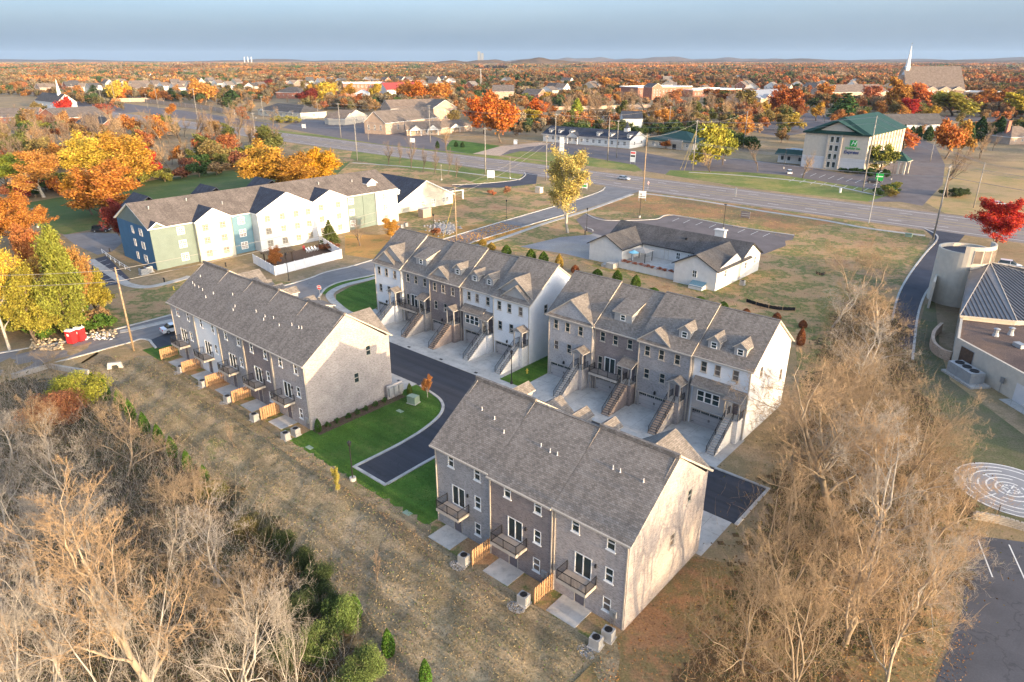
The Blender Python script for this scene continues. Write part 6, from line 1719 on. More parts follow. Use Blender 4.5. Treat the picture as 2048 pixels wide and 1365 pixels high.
def grow(seed, H, trunks=1, levels=5, kids=(6, 6, 6, 5, 4), spread=0.75, up=0.25, r0=0.28, ratio=0.62, crook=0.16, first=0.3, tipr=0.010):
 """bare branching: returns per-level segment lists (p0, p1, r0, r1) and the tips"""
 r = np.random.default_rng(seed)
 K = 5
 out = []
 a = r.uniform(0, 2 * PI, trunks)
 lean = 0.08 if trunks == 1 else 0.32
 d = np.stack([np.cos(a) * lean, np.sin(a) * lean, np.ones(trunks)], 1); d /= np.linalg.norm(d, axis=1, keepdims=True)
 p = np.stack([np.cos(a), np.sin(a), np.zeros(trunks)], 1) * (0.25 if trunks > 1 else 0)
 p[:, 2] = -0.2
 L = np.full(trunks, H * (0.62 if trunks == 1 else 0.7)) * r.uniform(0.85, 1.1, trunks)
 R = np.full(trunks, r0)
 for lv in range(levels + 1):
  n = len(p)
  pts = [p]; dd = d.copy(); dirs = [d]
  for k in range(K):
   dd = dd + r.normal(0, crook, (n, 3)); dd[:, 2] += up * 0.25 * (1 if lv else 0.1)
   dd /= np.linalg.norm(dd, axis=1, keepdims=True)
   pts.append(pts[-1] + dd * (L / K)[:, None]); dirs.append(dd)
  Pt = np.stack(pts, 1); Dr = np.stack(dirs, 1)
  rad = R[:, None] * np.linspace(1, 0.42 if lv < levels else 0.35, K + 1)[None]
  out.append((Pt[:, :-1].reshape(-1, 3), Pt[:, 1:].reshape(-1, 3), rad[:, :-1].ravel(), rad[:, 1:].ravel()))
  if lv == levels: return out, Pt[:, -1]
  m = kids[lv]
  t = (np.arange(m)[None] + r.uniform(0.1, 0.9, (n, m))) / m
  t = (first if lv == 0 else 0.22) + (1 - (first if lv == 0 else 0.22)) * t
  t[:, -1] = 1.0
  ki = np.minimum((t * K).astype(int), K - 1); f = t * K - ki
  idx = np.arange(n)[:, None]
  pos = Pt[idx, ki] * (1 - f)[..., None] + Pt[idx, ki + 1] * f[..., None]
  base = Dr[idx, ki + 1]
  rnd = r.normal(0, 1, (n, m, 3)); rnd -= base * (rnd * base).sum(-1, keepdims=True); rnd /= np.linalg.norm(rnd, axis=-1, keepdims=True)
  ang = spread * r.uniform(0.6, 1.25, (n, m, 1)); ang[:, -1] *= 0.35
  nd = base * np.cos(ang) + rnd * np.sin(ang); nd[..., 2] += up
  nd /= np.linalg.norm(nd, axis=-1, keepdims=True)
  l = L[:, None] * ratio * r.uniform(0.65, 1.15, (n, m)) * (1.12 - 0.45 * t)
  rr = R[:, None] * (1 - 0.62 * t) * 0.53
  p, d, L, R = pos.reshape(-1, 3), nd.reshape(-1, 3), l.ravel(), np.maximum(rr.ravel(), tipr)
TREE = {}
def bare_meshes(key, wood, twig, split=2, **kw):
 if key in TREE: return TREE[key]
 lv, tips = grow(**kw)
 big = [tubes(*l, n) for l, n in zip(lv[:split], (7, 5, 4))]
 v, f = join_tubes(big); wm_ = np_mesh('trunk', v, f, wood, 4, smooth=True)
 sm_ = [tubes(*l, 4 if k == 0 else 3) for k, l in enumerate(lv[split:])]
 v2, f2 = join_tubes(sm_); cm = np_mesh('crown', v2, f2, twig, 4, smooth=True)
 top = max(v2[:, 2].max(), v[:, 2].max())
 rad = np.percentile(np.hypot(v2[:, 0], v2[:, 1]), 97)
 TREE[key] = (wm_, cm, top, rad)
 return TREE[key]
def card_cloud(C, size, r, flat=0.0, elong=1.3):
 """one small quad at every centre, random facing"""
 n = len(C)
 a = r.normal(0, 1, (n, 3)); a[:, 2] *= (1 - flat); a /= np.linalg.norm(a, axis=1, keepdims=True)
 b = r.normal(0, 1, (n, 3)); b -= a * (a * b).sum(1, keepdims=True); b /= np.linalg.norm(b, axis=1, keepdims=True)
 s = (size * r.uniform(0.55, 1.3, n))[:, None]
 a = a * s * elong * 0.5; b = b * s * 0.5
 V = np.stack([C - a, C + b * 0.8, C + a, C - b * 0.8], 1).reshape(-1, 3)
 F = np.arange(n * 4).reshape(-1, 4)
 return V, F
def crown_points(r, n, rx, rz, zc, lumps=9, shape='round'):
 """points in lobes spread over an ellipsoid so that the outline is uneven and gaps stay open"""
 lp = r.normal(0, 1, (lumps, 3)); lp /= np.linalg.norm(lp, axis=1, keepdims=True)
 lp *= r.uniform(0.35, 0.85, (lumps, 1)); lp[:, 2] = lp[:, 2] * 0.9 + 0.05
 lr_ = r.uniform(0.28, 0.5, lumps)
 w = lr_ ** 2; w = w / w.sum()
 k = r.choice(lumps, n, p=w)
 q = r.normal(0, 1, (n, 3)); q /= np.linalg.norm(q, axis=1, keepdims=True)
 q *= (r.uniform(0, 1, (n, 1)) ** 0.45)
 P = lp[k] + q * lr_[k][:, None]
 if shape == 'oval':
  pass
 if shape == 'cone':
  h = (P[:, 2] + 1) / 2; h = np.clip(h, 0, 1); P[:, :2] *= (1.15 - h)[:, None]
 P = P * np.array([rx, rx, rz]); P[:, 2] += zc
 return P
def leafy_meshes(key, seed, H, R, n, leaf, shape='round', trunk_h=0.25, lumps=14, bark='bark', limbs=6, bare=False):
 if key in TREE: return TREE[key]
 r = np.random.default_rng(seed)
 z0 = H * trunk_h; rz = (H - z0) / 2 * 1.02; zc = z0 + rz * 0.98
 P = crown_points(r, n, R * 1.08, rz, zc, lumps, shape)
 # small clumps: every centre carries a few leaves
 V, F = card_cloud(P, leaf, r)
 cm = np_mesh('crown', V, F, 'leaf', 4)
 segs = []
 rt = max(0.10, H * 0.022)
 pts = [np.array([0, 0, -0.2])]
 for k in range(5): pts.append(np.array([r.normal(0, 0.02 * H), r.normal(0, 0.02 * H), H * (0.16 * (k + 1))]))
 Pt = np.array(pts); rad = rt * np.linspace(1.15, 0.35, 6)
 parts = [tubes(Pt[:-1], Pt[1:], rad[:-1], rad[1:], 7)]
 a0, a1, b0, b1 = [], [], [], []
 for k in range(limbs):
  i = r.integers(1, 5); t = r.choice(len(P)); e = P[t]; m = (Pt[i] * 0.55 + e * 0.45); m[2] -= 0.04 * H
  a0 += [Pt[i], m]; a1 += [m, e]; b0 += [rad[i] * 0.6, rad[i] * 0.35]; b1 += [rad[i] * 0.35, 0.02]
 parts.append(tubes(np.array(a0), np.array(a1), np.array(b0), np.array(b1), 5))
 v, f = join_tubes(parts); wm_ = np_mesh('trunk', v, f, bark, 4, smooth=True)
 TREE[key] = (wm_, cm, H, R)
 return TREE[key]
def tip_meshes(key, seed, H, per, leaf, jit, wood='bark', keep=3, trunks=1, **kw):
 """leafy tree whose leaves hang on the outer twigs of a grown skeleton"""
 if key in TREE: return TREE[key]
 lv, tips = grow(seed, H, trunks, **kw)
 r = np.random.default_rng(seed + 900)
 a, b = lv[-1][0], lv[-1][1]
 n = int(len(a) * per); k = r.choice(len(a), n); f = r.uniform(0, 1, (n, 1))
 P = a[k] * (1 - f) + b[k] * f + r.normal(0, jit, (n, 3))
 V, F = card_cloud(P, leaf, r)
 cx_, cy_, cz_ = (V.max(0) + V.min(0)) / 2 * 0.5 + V.mean(0) * 0.5
 V[:, 0] -= cx_ * V[:, 2] / cz_; V[:, 1] -= cy_ * V[:, 2] / cz_
 cm = np_mesh('crown', V, F, 'leaf', 4)
 v, f2 = join_tubes([tubes(*l, m) for l, m in zip(lv[:keep], (7, 5, 3, 3, 3))])
 v[:, 0] -= cx_ * v[:, 2] / cz_; v[:, 1] -= cy_ * v[:, 2] / cz_
 top = np.percentile(V[:, 2], 99.5); rad = np.percentile(np.hypot(V[:, 0], V[:, 1]), 96)
 TREE[key] = (np_mesh('trunk', v, f2, wood, 4, smooth=True), cm, top, rad)
 return TREE[key]
def conifer_meshes(key, seed, H, R, n, leaf, shape='cone', bark='bark'):
 if key in TREE: return TREE[key]
 r = np.random.default_rng(seed)
 if shape == 'arbor':                                   # dense teardrop to the ground
  z = r.uniform(0.0, 1, n) ** 0.9
  rr = R * np.sin(np.clip(0.12 + z * 0.92, 0, 1) * PI) ** 0.55 * (1 - z * 0.45) * r.uniform(0.72, 1.05, n)
 else:                                                  # tiers of drooping boughs
  tiers = max(7, int(H / 1.1))
  tz = (np.arange(tiers) + 0.5) / tiers
  k = r.choice(tiers, n, p=(1.25 - tz) / (1.25 - tz).sum())
  q = r.uniform(0, 1, n) ** 0.6
  z = 0.12 + 0.88 * tz[k] + r.normal(0, 0.012, n) - q * 0.05 * (1 - tz[k])
  rr = R * (1.04 - tz[k]) * q * r.uniform(0.8, 1.1, n)
 a = r.uniform(0, 2 * PI, n)
 if shape != 'arbor':
  nb = 9; a = (np.floor(a / (2 * PI) * nb) + r.normal(0.5, 0.16, n)) * 2 * PI / nb + k * 0.7
 P = np.stack([rr * np.cos(a), rr * np.sin(a), z * H], 1)
 V, F = card_cloud(P, leaf, r, 0.3)
 cm = np_mesh('crown', V, F, 'leaf', 4)
 v, f = tubes(np.array([[0, 0, -0.2]]), np.array([[0, 0, H * 0.9]]), np.array([max(0.06, H * 0.02)]), np.array([0.02]), 6)
 wm_ = np_mesh('trunk', v, f, bark, 4)
 TREE[key] = (wm_, cm, H, R)
 return TREE[key]
def tree(name, meshes, base, h, w=None, color=(0.2, 0.2, 0.05), label='', group=None, cat='tree', rz=None, tilt=0.0):
 """stand one tree of height h and crown radius w at a ground point"""
 tm, cm, H0, R0 = meshes
 s = h / H0; sw = (w / R0) if w else s
 rz = rng.uniform(0, 2 * PI) if rz is None else rz
 T = thing(name, label, cat, (base.x, base.y, 0), rz, group)
 T.scale = (sw, sw, s)
 if tilt: T.rotation_euler = (tilt * math.cos(rz * 3), tilt * math.sin(rz * 3), rz)
 if tm: put('trunk', tm, T)
 put('crown', cm, T, color=color)
 return T
def pxtree(name, meshes, bx, by, ty, wpx, color, label, group=None, rz=None, hz=None):
 """tree surveyed in the photo: base, crown top row and crown width in photo pixels"""
 b = G(bx, by); h = HT(bx, ty, b) if hz is None else hz
 return tree(name, meshes, b, max(1.0, h), wpx / 2 / PXM((b.x, b.y, h * 0.6)), color, label, group, rz=rz)
# ---- kinds (a few meshes each, shared by all their copies)
BARE = [bare_meshes('bare%d' % k, ('bark_pale', 'bark_mid', 'bark_grey', 'bark_mid', 'bark_pale')[k], ('twig_pale', 'twig_dark', 'twig_grey', 'twig_dark', 'twig_pale')[k], seed=11 + k, H=14, trunks=(1, 3, 2, 1)[k % 4], levels=5, kids=((10, 6, 5, 5, 5), (5, 6, 5, 5, 5), (6, 6, 5, 5, 4), (10, 6, 5, 5, 5))[k % 4], spread=0.84, up=0.12, r0=(0.17, 0.12, 0.14, 0.16)[k % 4], crook=0.2, tipr=0.0066, first=0.16) for k in range(5)]
BAREG = [bare_meshes('bareg%d' % k, 'bark_grey', 'twig_grey', seed=41 + k, H=14, trunks=(2, 1)[k % 2], levels=5, kids=((5, 6, 5, 5, 4), (9, 6, 5, 5, 4))[k % 2], spread=0.8, up=0.14, r0=0.13, crook=0.18, tipr=0.0065, first=0.16) for k in range(2)]
BAREM = [bare_meshes('barem%d' % k, 'bark', ('twig_brown', 'twig_pale')[k % 2], seed=61 + k, H=12, trunks=(1, 2)[k % 2], levels=4, kids=(7, 6, 5, 5), spread=0.7, up=0.2, r0=0.24, tipr=0.02) for k in range(3)]
BARES = [bare_meshes('bares%d' % k, 'bark', 'twig_brown', seed=71 + k, H=7, trunks=1, levels=4, kids=(9, 5, 4, 3), spread=0.45, up=0.35, r0=0.10, tipr=0.009, first=0.22) for k in range(2)]
gk = dict(levels=4, kids=(10, 6, 5, 4), spread=0.75, up=0.14, r0=0.2, ratio=0.6, first=0.14, tipr=0.012)
RND = [tip_meshes('rnd%d' % k, 21 + k, 11, 4.2, 0.21, 0.24, **gk) for k in range(3)]
RNDM = [tip_meshes('rndm%d' % k, 25 + k, 12, 2.4, 0.52, 0.4, levels=3, kids=(10, 7, 5), spread=0.8, up=0.12, r0=0.22, ratio=0.6, first=0.15, tipr=0.03) for k in range(4)]
SPR = [tip_meshes('spr%d' % k, 28 + k, 12, 3.0, 0.17, 0.24, 'bark_grey', 5, levels=4, kids=(10, 6, 5, 4), spread=0.6, up=0.22, r0=0.2, ratio=0.58, first=0.2, tipr=0.01) for k in range(2)]
PLM = [tip_meshes('plm%d' % k, 33 + k, 14, 3.6, 0.22, 0.3, levels=4, kids=(16, 6, 4, 4), spread=0.85, up=0.05, r0=0.2, ratio=0.42, first=0.12, tipr=0.012) for k in range(2)]
CON = [conifer_meshes('con%d' % k, 31 + k, 14, 4.2, 6500, 0.5) for k in range(2)]
CONM = conifer_meshes('conm', 35, 12, 3.6, 1500, 0.8)
ARB = [conifer_meshes('arb%d' % k, 36 + k, 3, 0.95, 2600, 0.17, 'arbor') for k in range(2)]
ARBM = conifer_meshes('arbm', 39, 6, 1.7, 1000, 0.5, 'arbor')
BUSH = [leafy_meshes('bush%d' % k, 51 + k, 2.4, 1.8, 1800, 0.24, 'round', 0.0, 12, 'bark', 3) for k in range(2)]
LITTLE = leafy_meshes('little', 57, 1.0, 0.55, 500, 0.12, 'round', 0.0, 8, 'bark', 2)
THK = [leafy_meshes('thk%d' % k, 81 + k, 4.5, 3.0, 16000, 0.13, 'round', 0.0, 26, 'bark', 6) for k in range(2)]
GRN, DKG, OLV, YEL, GOLD, ORG, RST, RED, MAR, BRN = (0.09, 0.16, 0.03), (0.045, 0.085, 0.03), (0.20, 0.20, 0.045), (0.48, 0.35, 0.06), (0.45, 0.26, 0.05), (0.42, 0.18, 0.045), (0.36, 0.13, 0.035), (0.42, 0.035, 0.03), (0.20, 0.04, 0.035), (0.26, 0.17, 0.09)
# ---- hedgerow of bare trees on the right
R_T = [(1715, 612, 455, 190, 1), (1762, 700, 575, 170, 0), (1690, 790, 640, 210, 2), (1745, 870, 670, 260, 3), (1650, 910, 720, 230, 4), (1670, 1030, 720, 400, 0), (1800, 990, 760, 250, 1), (1590, 1030, 830, 210, 3), (1720, 1150, 850, 300, 2),
       (1555, 1200, 930, 240, 1), (1850, 1110, 880, 190, 4), (1690, 1290, 980, 330, 0), (1490, 1350, 1080, 200, 3), (1810, 1255, 980, 230, 2), (1590, 1400, 1080, 280, 1), (1770, 1420, 1080, 280, 4), (1660, 655, 565, 130, 2), (1862, 1010, 820, 190, 3), (1872, 1185, 985, 180, 0), (1625, 965, 770, 210, 2), (1765, 1085, 830, 260, 0), (1640, 1185, 950, 230, 4), (1700, 905, 690, 260, 1)]
RL = ['bare many stemmed tree standing alone by the black silt fence', 'pale bare tree beside the church drive kerb', 'bare tree behind the sunlit end of the right back terrace', 'wide bare tree near the curved planter wall', 'bare tree close to the sunlit end wall of the right back terrace', 'largest pale bare tree in the middle of the right hedgerow', 'bare tree reaching over the shaded church lawn', 'bare tree beside the right end of the dark lane', 'bare tree left of the labyrinth',
      'bare tree opposite the sunlit end wall of the front terrace', 'bare tree above the block wall by the labyrinth', 'massive pale bare tree low in the right hedgerow', 'bare tree nearest the sunlit end wall, over reddish ground', 'bare tree overhanging the shaded car park', 'bare tree at the bottom edge, right of the reddish ground', 'pale bare tree at the bottom edge beside the car park', 'small bare tree behind the back right terrace', 'bare brown tree leaning over the labyrinth edge', 'bare tree between the block wall and the shaded car park', 'bare grey tree just beyond the end of the dark lane', 'broad bare tree between the labyrinth and the largest tree', 'bare tree right of the reddish ground, mid hedgerow', 'many stemmed bare tree above the largest tree']
for (bx, by, ty, w, k), lb in zip(R_T, RL):
 pxtree('bare_tree', BARE[k], bx, by, ty, w * 1.15, (1, 1, 1), lb, 'bare trees of the right hedgerow')
# ---- bare woodland at the lower left
L_T = [(335, 1420, 940, 470, 0, 0), (150, 1400, 1020, 380, 1, 1), (20, 1330, 1010, 300, 1, 0), (80, 1200, 900, 260, 1, 1), (215, 1130, 905, 260, 0, 2), (330, 1120, 935, 240, 0, 3), (440, 1180, 985, 240, 1, 1), (520, 1290, 1090, 260, 0, 1), (20, 1090, 850, 200, 1, 0), (130, 1010, 830, 230, 1, 0), (250, 960, 800, 200, 0, 3), (30, 930, 770, 180, 1, 1),
       (480, 1440, 1120, 300, 0, 2), (600, 1420, 1150, 130, 1, 0), (270, 1510, 1130, 420, 1, 0), (90, 1520, 1150, 360, 1, 1), (400, 1040, 900, 160, 0, 1), (110, 745, 690, 80, 0, 1), (100, 900, 770, 130, 0, 0), (-40, 1480, 1150, 300, 0, 4)]
LL = ['tallest pale bare tree of the lower left wood with forked trunk', 'leaning pale bare tree at the lower left', 'grey bare tree at the left edge, low', 'grey bare tree inside the lower left wood', 'bare tree right of the grey ones in the lower left wood', 'bare tree in the middle of the lower left wood', 'bare tree at the meadow side of the lower left wood', 'low bare tree near the dark evergreen scrub', 'grey bare tree at the left edge, mid height', 'bare tree below the culvert wall', 'bare tree beside the row of small evergreens', 'bare grey tree just below the culvert wall at the left edge',
      'bare tree at the bottom edge left of the green bushes', 'thin grey bare tree inside the dark evergreen scrub', 'bare tree rooted below the bottom edge at the left', 'grey bare tree rooted below the lower left corner', 'small bare tree by the end of the evergreen row', 'small bare tree behind the culvert wall', 'bare reddish tree below the yellow green thicket', 'bare tree in the lower left corner']
for (bx, by, ty, w, g, k), lb in zip(L_T, LL):
 pxtree('bare_tree', (BAREG if g else BARE)[k], bx, by, ty, w * 1.1, (1, 1, 1), lb, 'bare trees of the lower left wood')
# ---- row of small evergreens along the meadow
E_T = [(190, 783, 745), (213, 800, 758), (243, 822, 778), (264, 842, 798), (292, 868, 824), (320, 890, 848), (347, 915, 872), (378, 944, 900), (411, 968, 930), (712, 1235, 1190), (778, 1310, 1258), (852, 1372, 1318)]
od2 = 'first second third fourth fifth sixth seventh eighth ninth'.split()
for k, (x, y, t) in enumerate(E_T):
 lb = 'small evergreen, %s from the culvert wall in the meadow row' % od2[k] if k < 9 else ['small evergreen beside the green thicket, upper of the last three', 'small evergreen beside the green thicket, middle of the last three', 'small evergreen at the bottom edge of the meadow'][k - 9]
 pxtree('small_evergreen', ARB[k % 2], x, y, t, 23 + (k > 8) * 8, (0.075, 0.155, 0.025), lb, 'small evergreens along the meadow')
# behind the back terraces
B_T = [(1013, 510, 490, 0), (1062, 522, 498, 0), (1087, 527, 503, 0), (1118, 535, 508, 1), (1195, 553, 538, 0), (1234, 565, 540, 0), (1271, 576, 550, 0), (1307, 585, 577, 0), (1446, 618, 603, 0), (1400, 604, 593, 0), (1150, 545, 530, 2), (1492, 630, 617, 2), (1553, 640, 625, 2), (1600, 690, 655, 2), (1605, 655, 640, 2), (983, 500, 485, 1), (965, 490, 478, 1)]
for k, (x, y, t, c) in enumerate(B_T):
 pxtree('small_evergreen' if c == 0 else 'sapling', ARB[k % 2], x, y, t, 24 if c == 0 else 20, [(0.10, 0.165, 0.03), (0.36, 0.25, 0.06), (0.26, 0.10, 0.05)][c],
           'young %s conifer, %s along the dry bank behind the back terraces' % (['green', 'golden', 'rust coloured'][c], ['first', 'second', 'third', 'fourth', 'fifth', 'sixth', 'seventh', 'eighth', 'ninth', 'tenth', 'eleventh', 'twelfth', 'thirteenth', 'fourteenth', 'fifteenth', 'sixteenth', 'seventeenth'][sorted(range(17), key=lambda i: B_T[i][0]).index(k)]), 'young conifers behind the back terraces')
# ---- solitary trees near the houses
pxtree('yellow_tree', SPR[0], 1135, 466, 303, 104, (0.46, 0.37, 0.12), 'tall thinning yellow tree beside the side street')
pxtree('red_maple', RND[0], 1985, 497, 400, 100, (0.50, 0.045, 0.03), 'bright red maple behind the round church tower')
pxtree('evergreen_tree', CON[0], 661, 490, 440, 44, (0.10, 0.125, 0.04), 'dark evergreen by the corner of the white fence')
pxtree('orange_shrub', RND[1], 552, 536, 494, 28, (0.42, 0.17, 0.06), 'rusty orange shrub inside the white fenced patio')
pxtree('orange_shrub', BUSH[0], 655, 500, 485, 40, (0.24, 0.10, 0.05), 'low dark red shrub inside the white fenced patio')
pxtree('sapling', SPR[1], 783, 478, 438, 44, (0.52, 0.28, 0.06), 'small golden tree between the apartments and the terrace')
pxtree('sapling', BARES[0], 720, 492, 430, 36, (1, 1, 1), 'thin bare sapling on the leaf strewn lawn')
pxtree('sapling', BARES[1], 775, 440, 395, 30, (1, 1, 1), 'thin bare sapling against the white apartment wall')
pxtree('sapling', SPR[1], 855, 795, 752, 26, (0.45, 0.20, 0.07), 'small tree with rusty leaves on the bright lawn by the lane')
pxtree('sapling', SPR[0], 675, 995, 935, 22, (0.42, 0.36, 0.09), 'slim yellow sapling at the edge of the bright lawn')
pxtree('sapling', BARES[0], 755, 1165, 1090, 30, (1, 1, 1), 'bare sapling alone in the meadow')
pxtree('sapling', BARES[1], 470, 895, 840, 26, (1, 1, 1), 'bare reddish sapling on the bank behind the left terrace')
for k, (x, y, t) in enumerate(((777, 330, 275), (798, 328, 280), (822, 337, 262), (845, 344, 290), (870, 348, 290), (895, 350, 292), (912, 356, 310))):
 pxtree('young_tree', BARES[k % 2], x, y, t, 26, (1, 1, 1), 'young bare street tree, %s from the left on the verge' % od2[k], 'young trees on the verge')
for k, (x, y, t, w, c) in enumerate(((985, 390, 380, 20, (0.4, 0.15, 0.08)), (1014, 388, 372, 16, (0.32, 0.16, 0.10)), (870, 470, 455, 24, (0.3, 0.12, 0.06)), (880, 405, 392, 30, (0.2, 0.13, 0.06)))):
 pxtree('shrub', BUSH[k % 2], x, y, t, w, c, ['small pink shrub on the lawn beyond the low wing', 'small bare pinkish shrub near the looping drive', 'small rusty shrub by the tall street pole', 'dark planting along the low wing wall'][k])
# little clipped shrubs along the end wall
for k, s in enumerate((0.5, 2.0, 3.6, 5.0, 6.4, 8.0, 9.6)):
 p = ST(-24.4, 3.4 + s); tree('clipped_shrub', LITTLE, p, 0.75, 0.42, (0.06, 0.12, 0.03), 'little round shrub, %s from the corner along the shaded end wall' % od2[k], 'little shrubs along the end wall', 'shrub')
tree('small_evergreen', ARB[0], ST(-24.3, 2.4), 1.9, 0.5, (0.07, 0.14, 0.03), 'small upright evergreen at the corner of the left terrace', None, 'shrub')
tree('small_evergreen', ARB[1], ST(-23.6, 16.8), 1.7, 0.45, (0.09, 0.13, 0.03), 'small upright evergreen beside the meter cabinets', None, 'shrub')
sheet('mulch_bed', [ST(-25.2, 2.0), ST(-23.4, 2.0), ST(-23.4, 16), ST(-25.2, 16)], 0.024, 'mulch', 'dark mulch bed along the shaded end wall')
# ---- autumn trees on the left
A_T = [('orange_tree', RND[0], 25, 500, 392, 120, ORG, 'round orange tree at the left edge'), ('yellow_tree', SPR[0], 20, 700, 478, 105, YEL, 'tall bright yellow tree at the left edge above the street'), ('pine_tree', PLM[1], 140, 680, 458, 100, (0.22, 0.235, 0.045), 'large yellow green pine beside the wooden pole'), ('pine_tree', PLM[0], 75, 690, 540, 90, (0.28, 0.25, 0.045), 'loose yellow green pine at the left of the large pine'),
       ('orange_tree', SPR[1], 178, 655, 500, 70, (0.40, 0.22, 0.07), 'rusty tree behind the large yellow green pine'), ('shrubby_tree', RND[2], 80, 560, 450, 90, (0.40, 0.16, 0.06), 'reddish tree behind the yellow tree'), ('orange_tree', RND[1], 218, 440, 330, 130, ORG, 'broad orange tree behind the blue end wall'), ('orange_tree', RND[2], 185, 430, 345, 90, (0.52, 0.26, 0.04), 'amber tree left of the broad orange tree'), ('maroon_tree', RND[2], 258, 492, 400, 82, MAR, 'dark maroon tree touching the blue end wall'),
       ('yellow_tree', RND[0], 192, 375, 270, 110, YEL, 'golden yellow tree on the far side of the field, left of two'), ('yellow_tree', RND[1], 262, 372, 270, 110, GOLD, 'golden yellow tree on the far side of the field, right of two'), ('red_tree', RND[2], 308, 360, 296, 34, RED, 'small red tree beside the golden yellow trees'), ('orange_tree', RND[0], 545, 392, 288, 125, GOLD, 'golden orange tree behind the apartments, left of two'), ('orange_tree', RND[2], 632, 385, 298, 112, (0.54, 0.29, 0.03), 'golden orange tree behind the apartments, right of two'), ('orange_tree', RND[1], 590, 395, 310, 90, (0.36, 0.19, 0.04), 'browner orange tree between the two golden ones'),
       ('orange_tree', SPR[1], 88, 395, 305, 105, (0.48, 0.24, 0.07), 'pale orange tree left of the golden yellow trees'), ('green_tree', RND[0], 15, 380, 308, 80, (0.22, 0.26, 0.04), 'yellow green tree at the left edge of the field'), ('yellow_tree', SPR[1], 45, 650, 530, 90, (0.42, 0.36, 0.05), 'yellow green tree filling the gap left of the large pine'), ('orange_tree', SPR[0], 120, 600, 490, 90, (0.40, 0.24, 0.06), 'amber tree behind the large pine'), ('orange_tree', RND[0], 60, 470, 400, 80, (0.42, 0.18, 0.05), 'rust orange tree behind the round orange tree'), ('olive_tree', RND[1], 195, 630, 540, 70, (0.33, 0.28, 0.05), 'small olive tree between the pine and the brown pole'), ('red_tree', BUSH[0], 120, 392, 350, 36, RST, 'small rusty tree at the field edge'), ('red_tree', BUSH[1], 55, 400, 355, 40, MAR, 'small dark red tree at the field edge')]
for nm, ms, x, y, t, w, c, lb in A_T: pxtree(nm, ms, x, y, t, w, c, lb)
# ---- thicket bushes round the field and the foreground
bl = random.Random(3)
TH = []
for k in range(30): x = 20 + k * 17.0; TH.append((x + bl.uniform(-6, 6), 402 - x * 0.127 + bl.uniform(-10, 3), bl.uniform(24, 42), bl.choice([DKG, OLV, BRN, (0.16, 0.15, 0.05), (0.20, 0.08, 0.05), DKG, OLV])))
for k in range(14): TH.append((bl.uniform(0, 210), bl.uniform(652, 678), bl.uniform(30, 55), bl.choice([OLV, (0.3, 0.27, 0.05), GRN, BRN])))
cn = {DKG: 'dark green', OLV: 'olive', BRN: 'brown', (0.16, 0.15, 0.05): 'drab green', (0.20, 0.08, 0.05): 'dark red', (0.3, 0.27, 0.05): 'yellow green', GRN: 'green'}
for k, (x, y, h, c) in enumerate(TH):
 w = h * bl.uniform(1.2, 1.8)
 pxtree('bush', BUSH[k % 2], x, y, y - h, w, c, '%s bush, number %d along the %s' % (cn[c], k + 1 if k < 30 else k - 29, 'far edge of the green field' if k < 30 else 'street edge by the portable toilets'), 'bushes along the field' if k < 30 else 'bushes by the street')
FG = [(165, 812, 746, 110, (0.30, 0.30, 0.05), 'yellow green thicket behind the culvert wall'), (120, 850, 790, 110, (0.30, 0.13, 0.07), 'reddish thicket below the culvert wall'), (640, 1195, 1130, 80, (0.06, 0.085, 0.035), 'dark evergreen scrub at the meadow edge'), (690, 1270, 1200, 80, (0.13, 0.185, 0.055), 'light green thicket beside the small evergreens'), (640, 1330, 1250, 90, (0.11, 0.15, 0.05), 'green thicket at the bottom edge'), (740, 1365, 1300, 80, (0.14, 0.19, 0.06), 'pale green thicket right of the bottom thickets'), (570, 1105, 1060, 64, (0.07, 0.09, 0.035), 'dark bush at the upper end of the scrub'), (608, 1150, 1100, 60, (0.055, 0.075, 0.03), 'dark bush between scrub and bare trees'), (430, 1000, 965, 60, (0.16, 0.15, 0.05), 'drab bush after the evergreen row'), (600, 1260, 1190, 84, (0.055, 0.075, 0.035), 'dark scrub under the thin grey tree'),
      (700, 1400, 1340, 90, (0.13, 0.175, 0.055), 'low green bush at the bottom edge'), (500, 1075, 1035, 60, (0.15, 0.13, 0.05), 'brown green bush by the meadow edge'), (665, 1235, 1185, 56, (0.08, 0.11, 0.04), 'small dull green bush inside the scrub'), (580, 1340, 1270, 80, (0.07, 0.09, 0.04), 'dull dark bush low in the scrub'), (540, 1090, 1050, 50, (0.12, 0.12, 0.05), 'olive bush at the wood edge')]
for k, (x, y, t, w, c, lb) in enumerate(FG): pxtree('thicket', THK[k % 2], x, y, t, w, c, lb, 'thickets at the meadow edge')
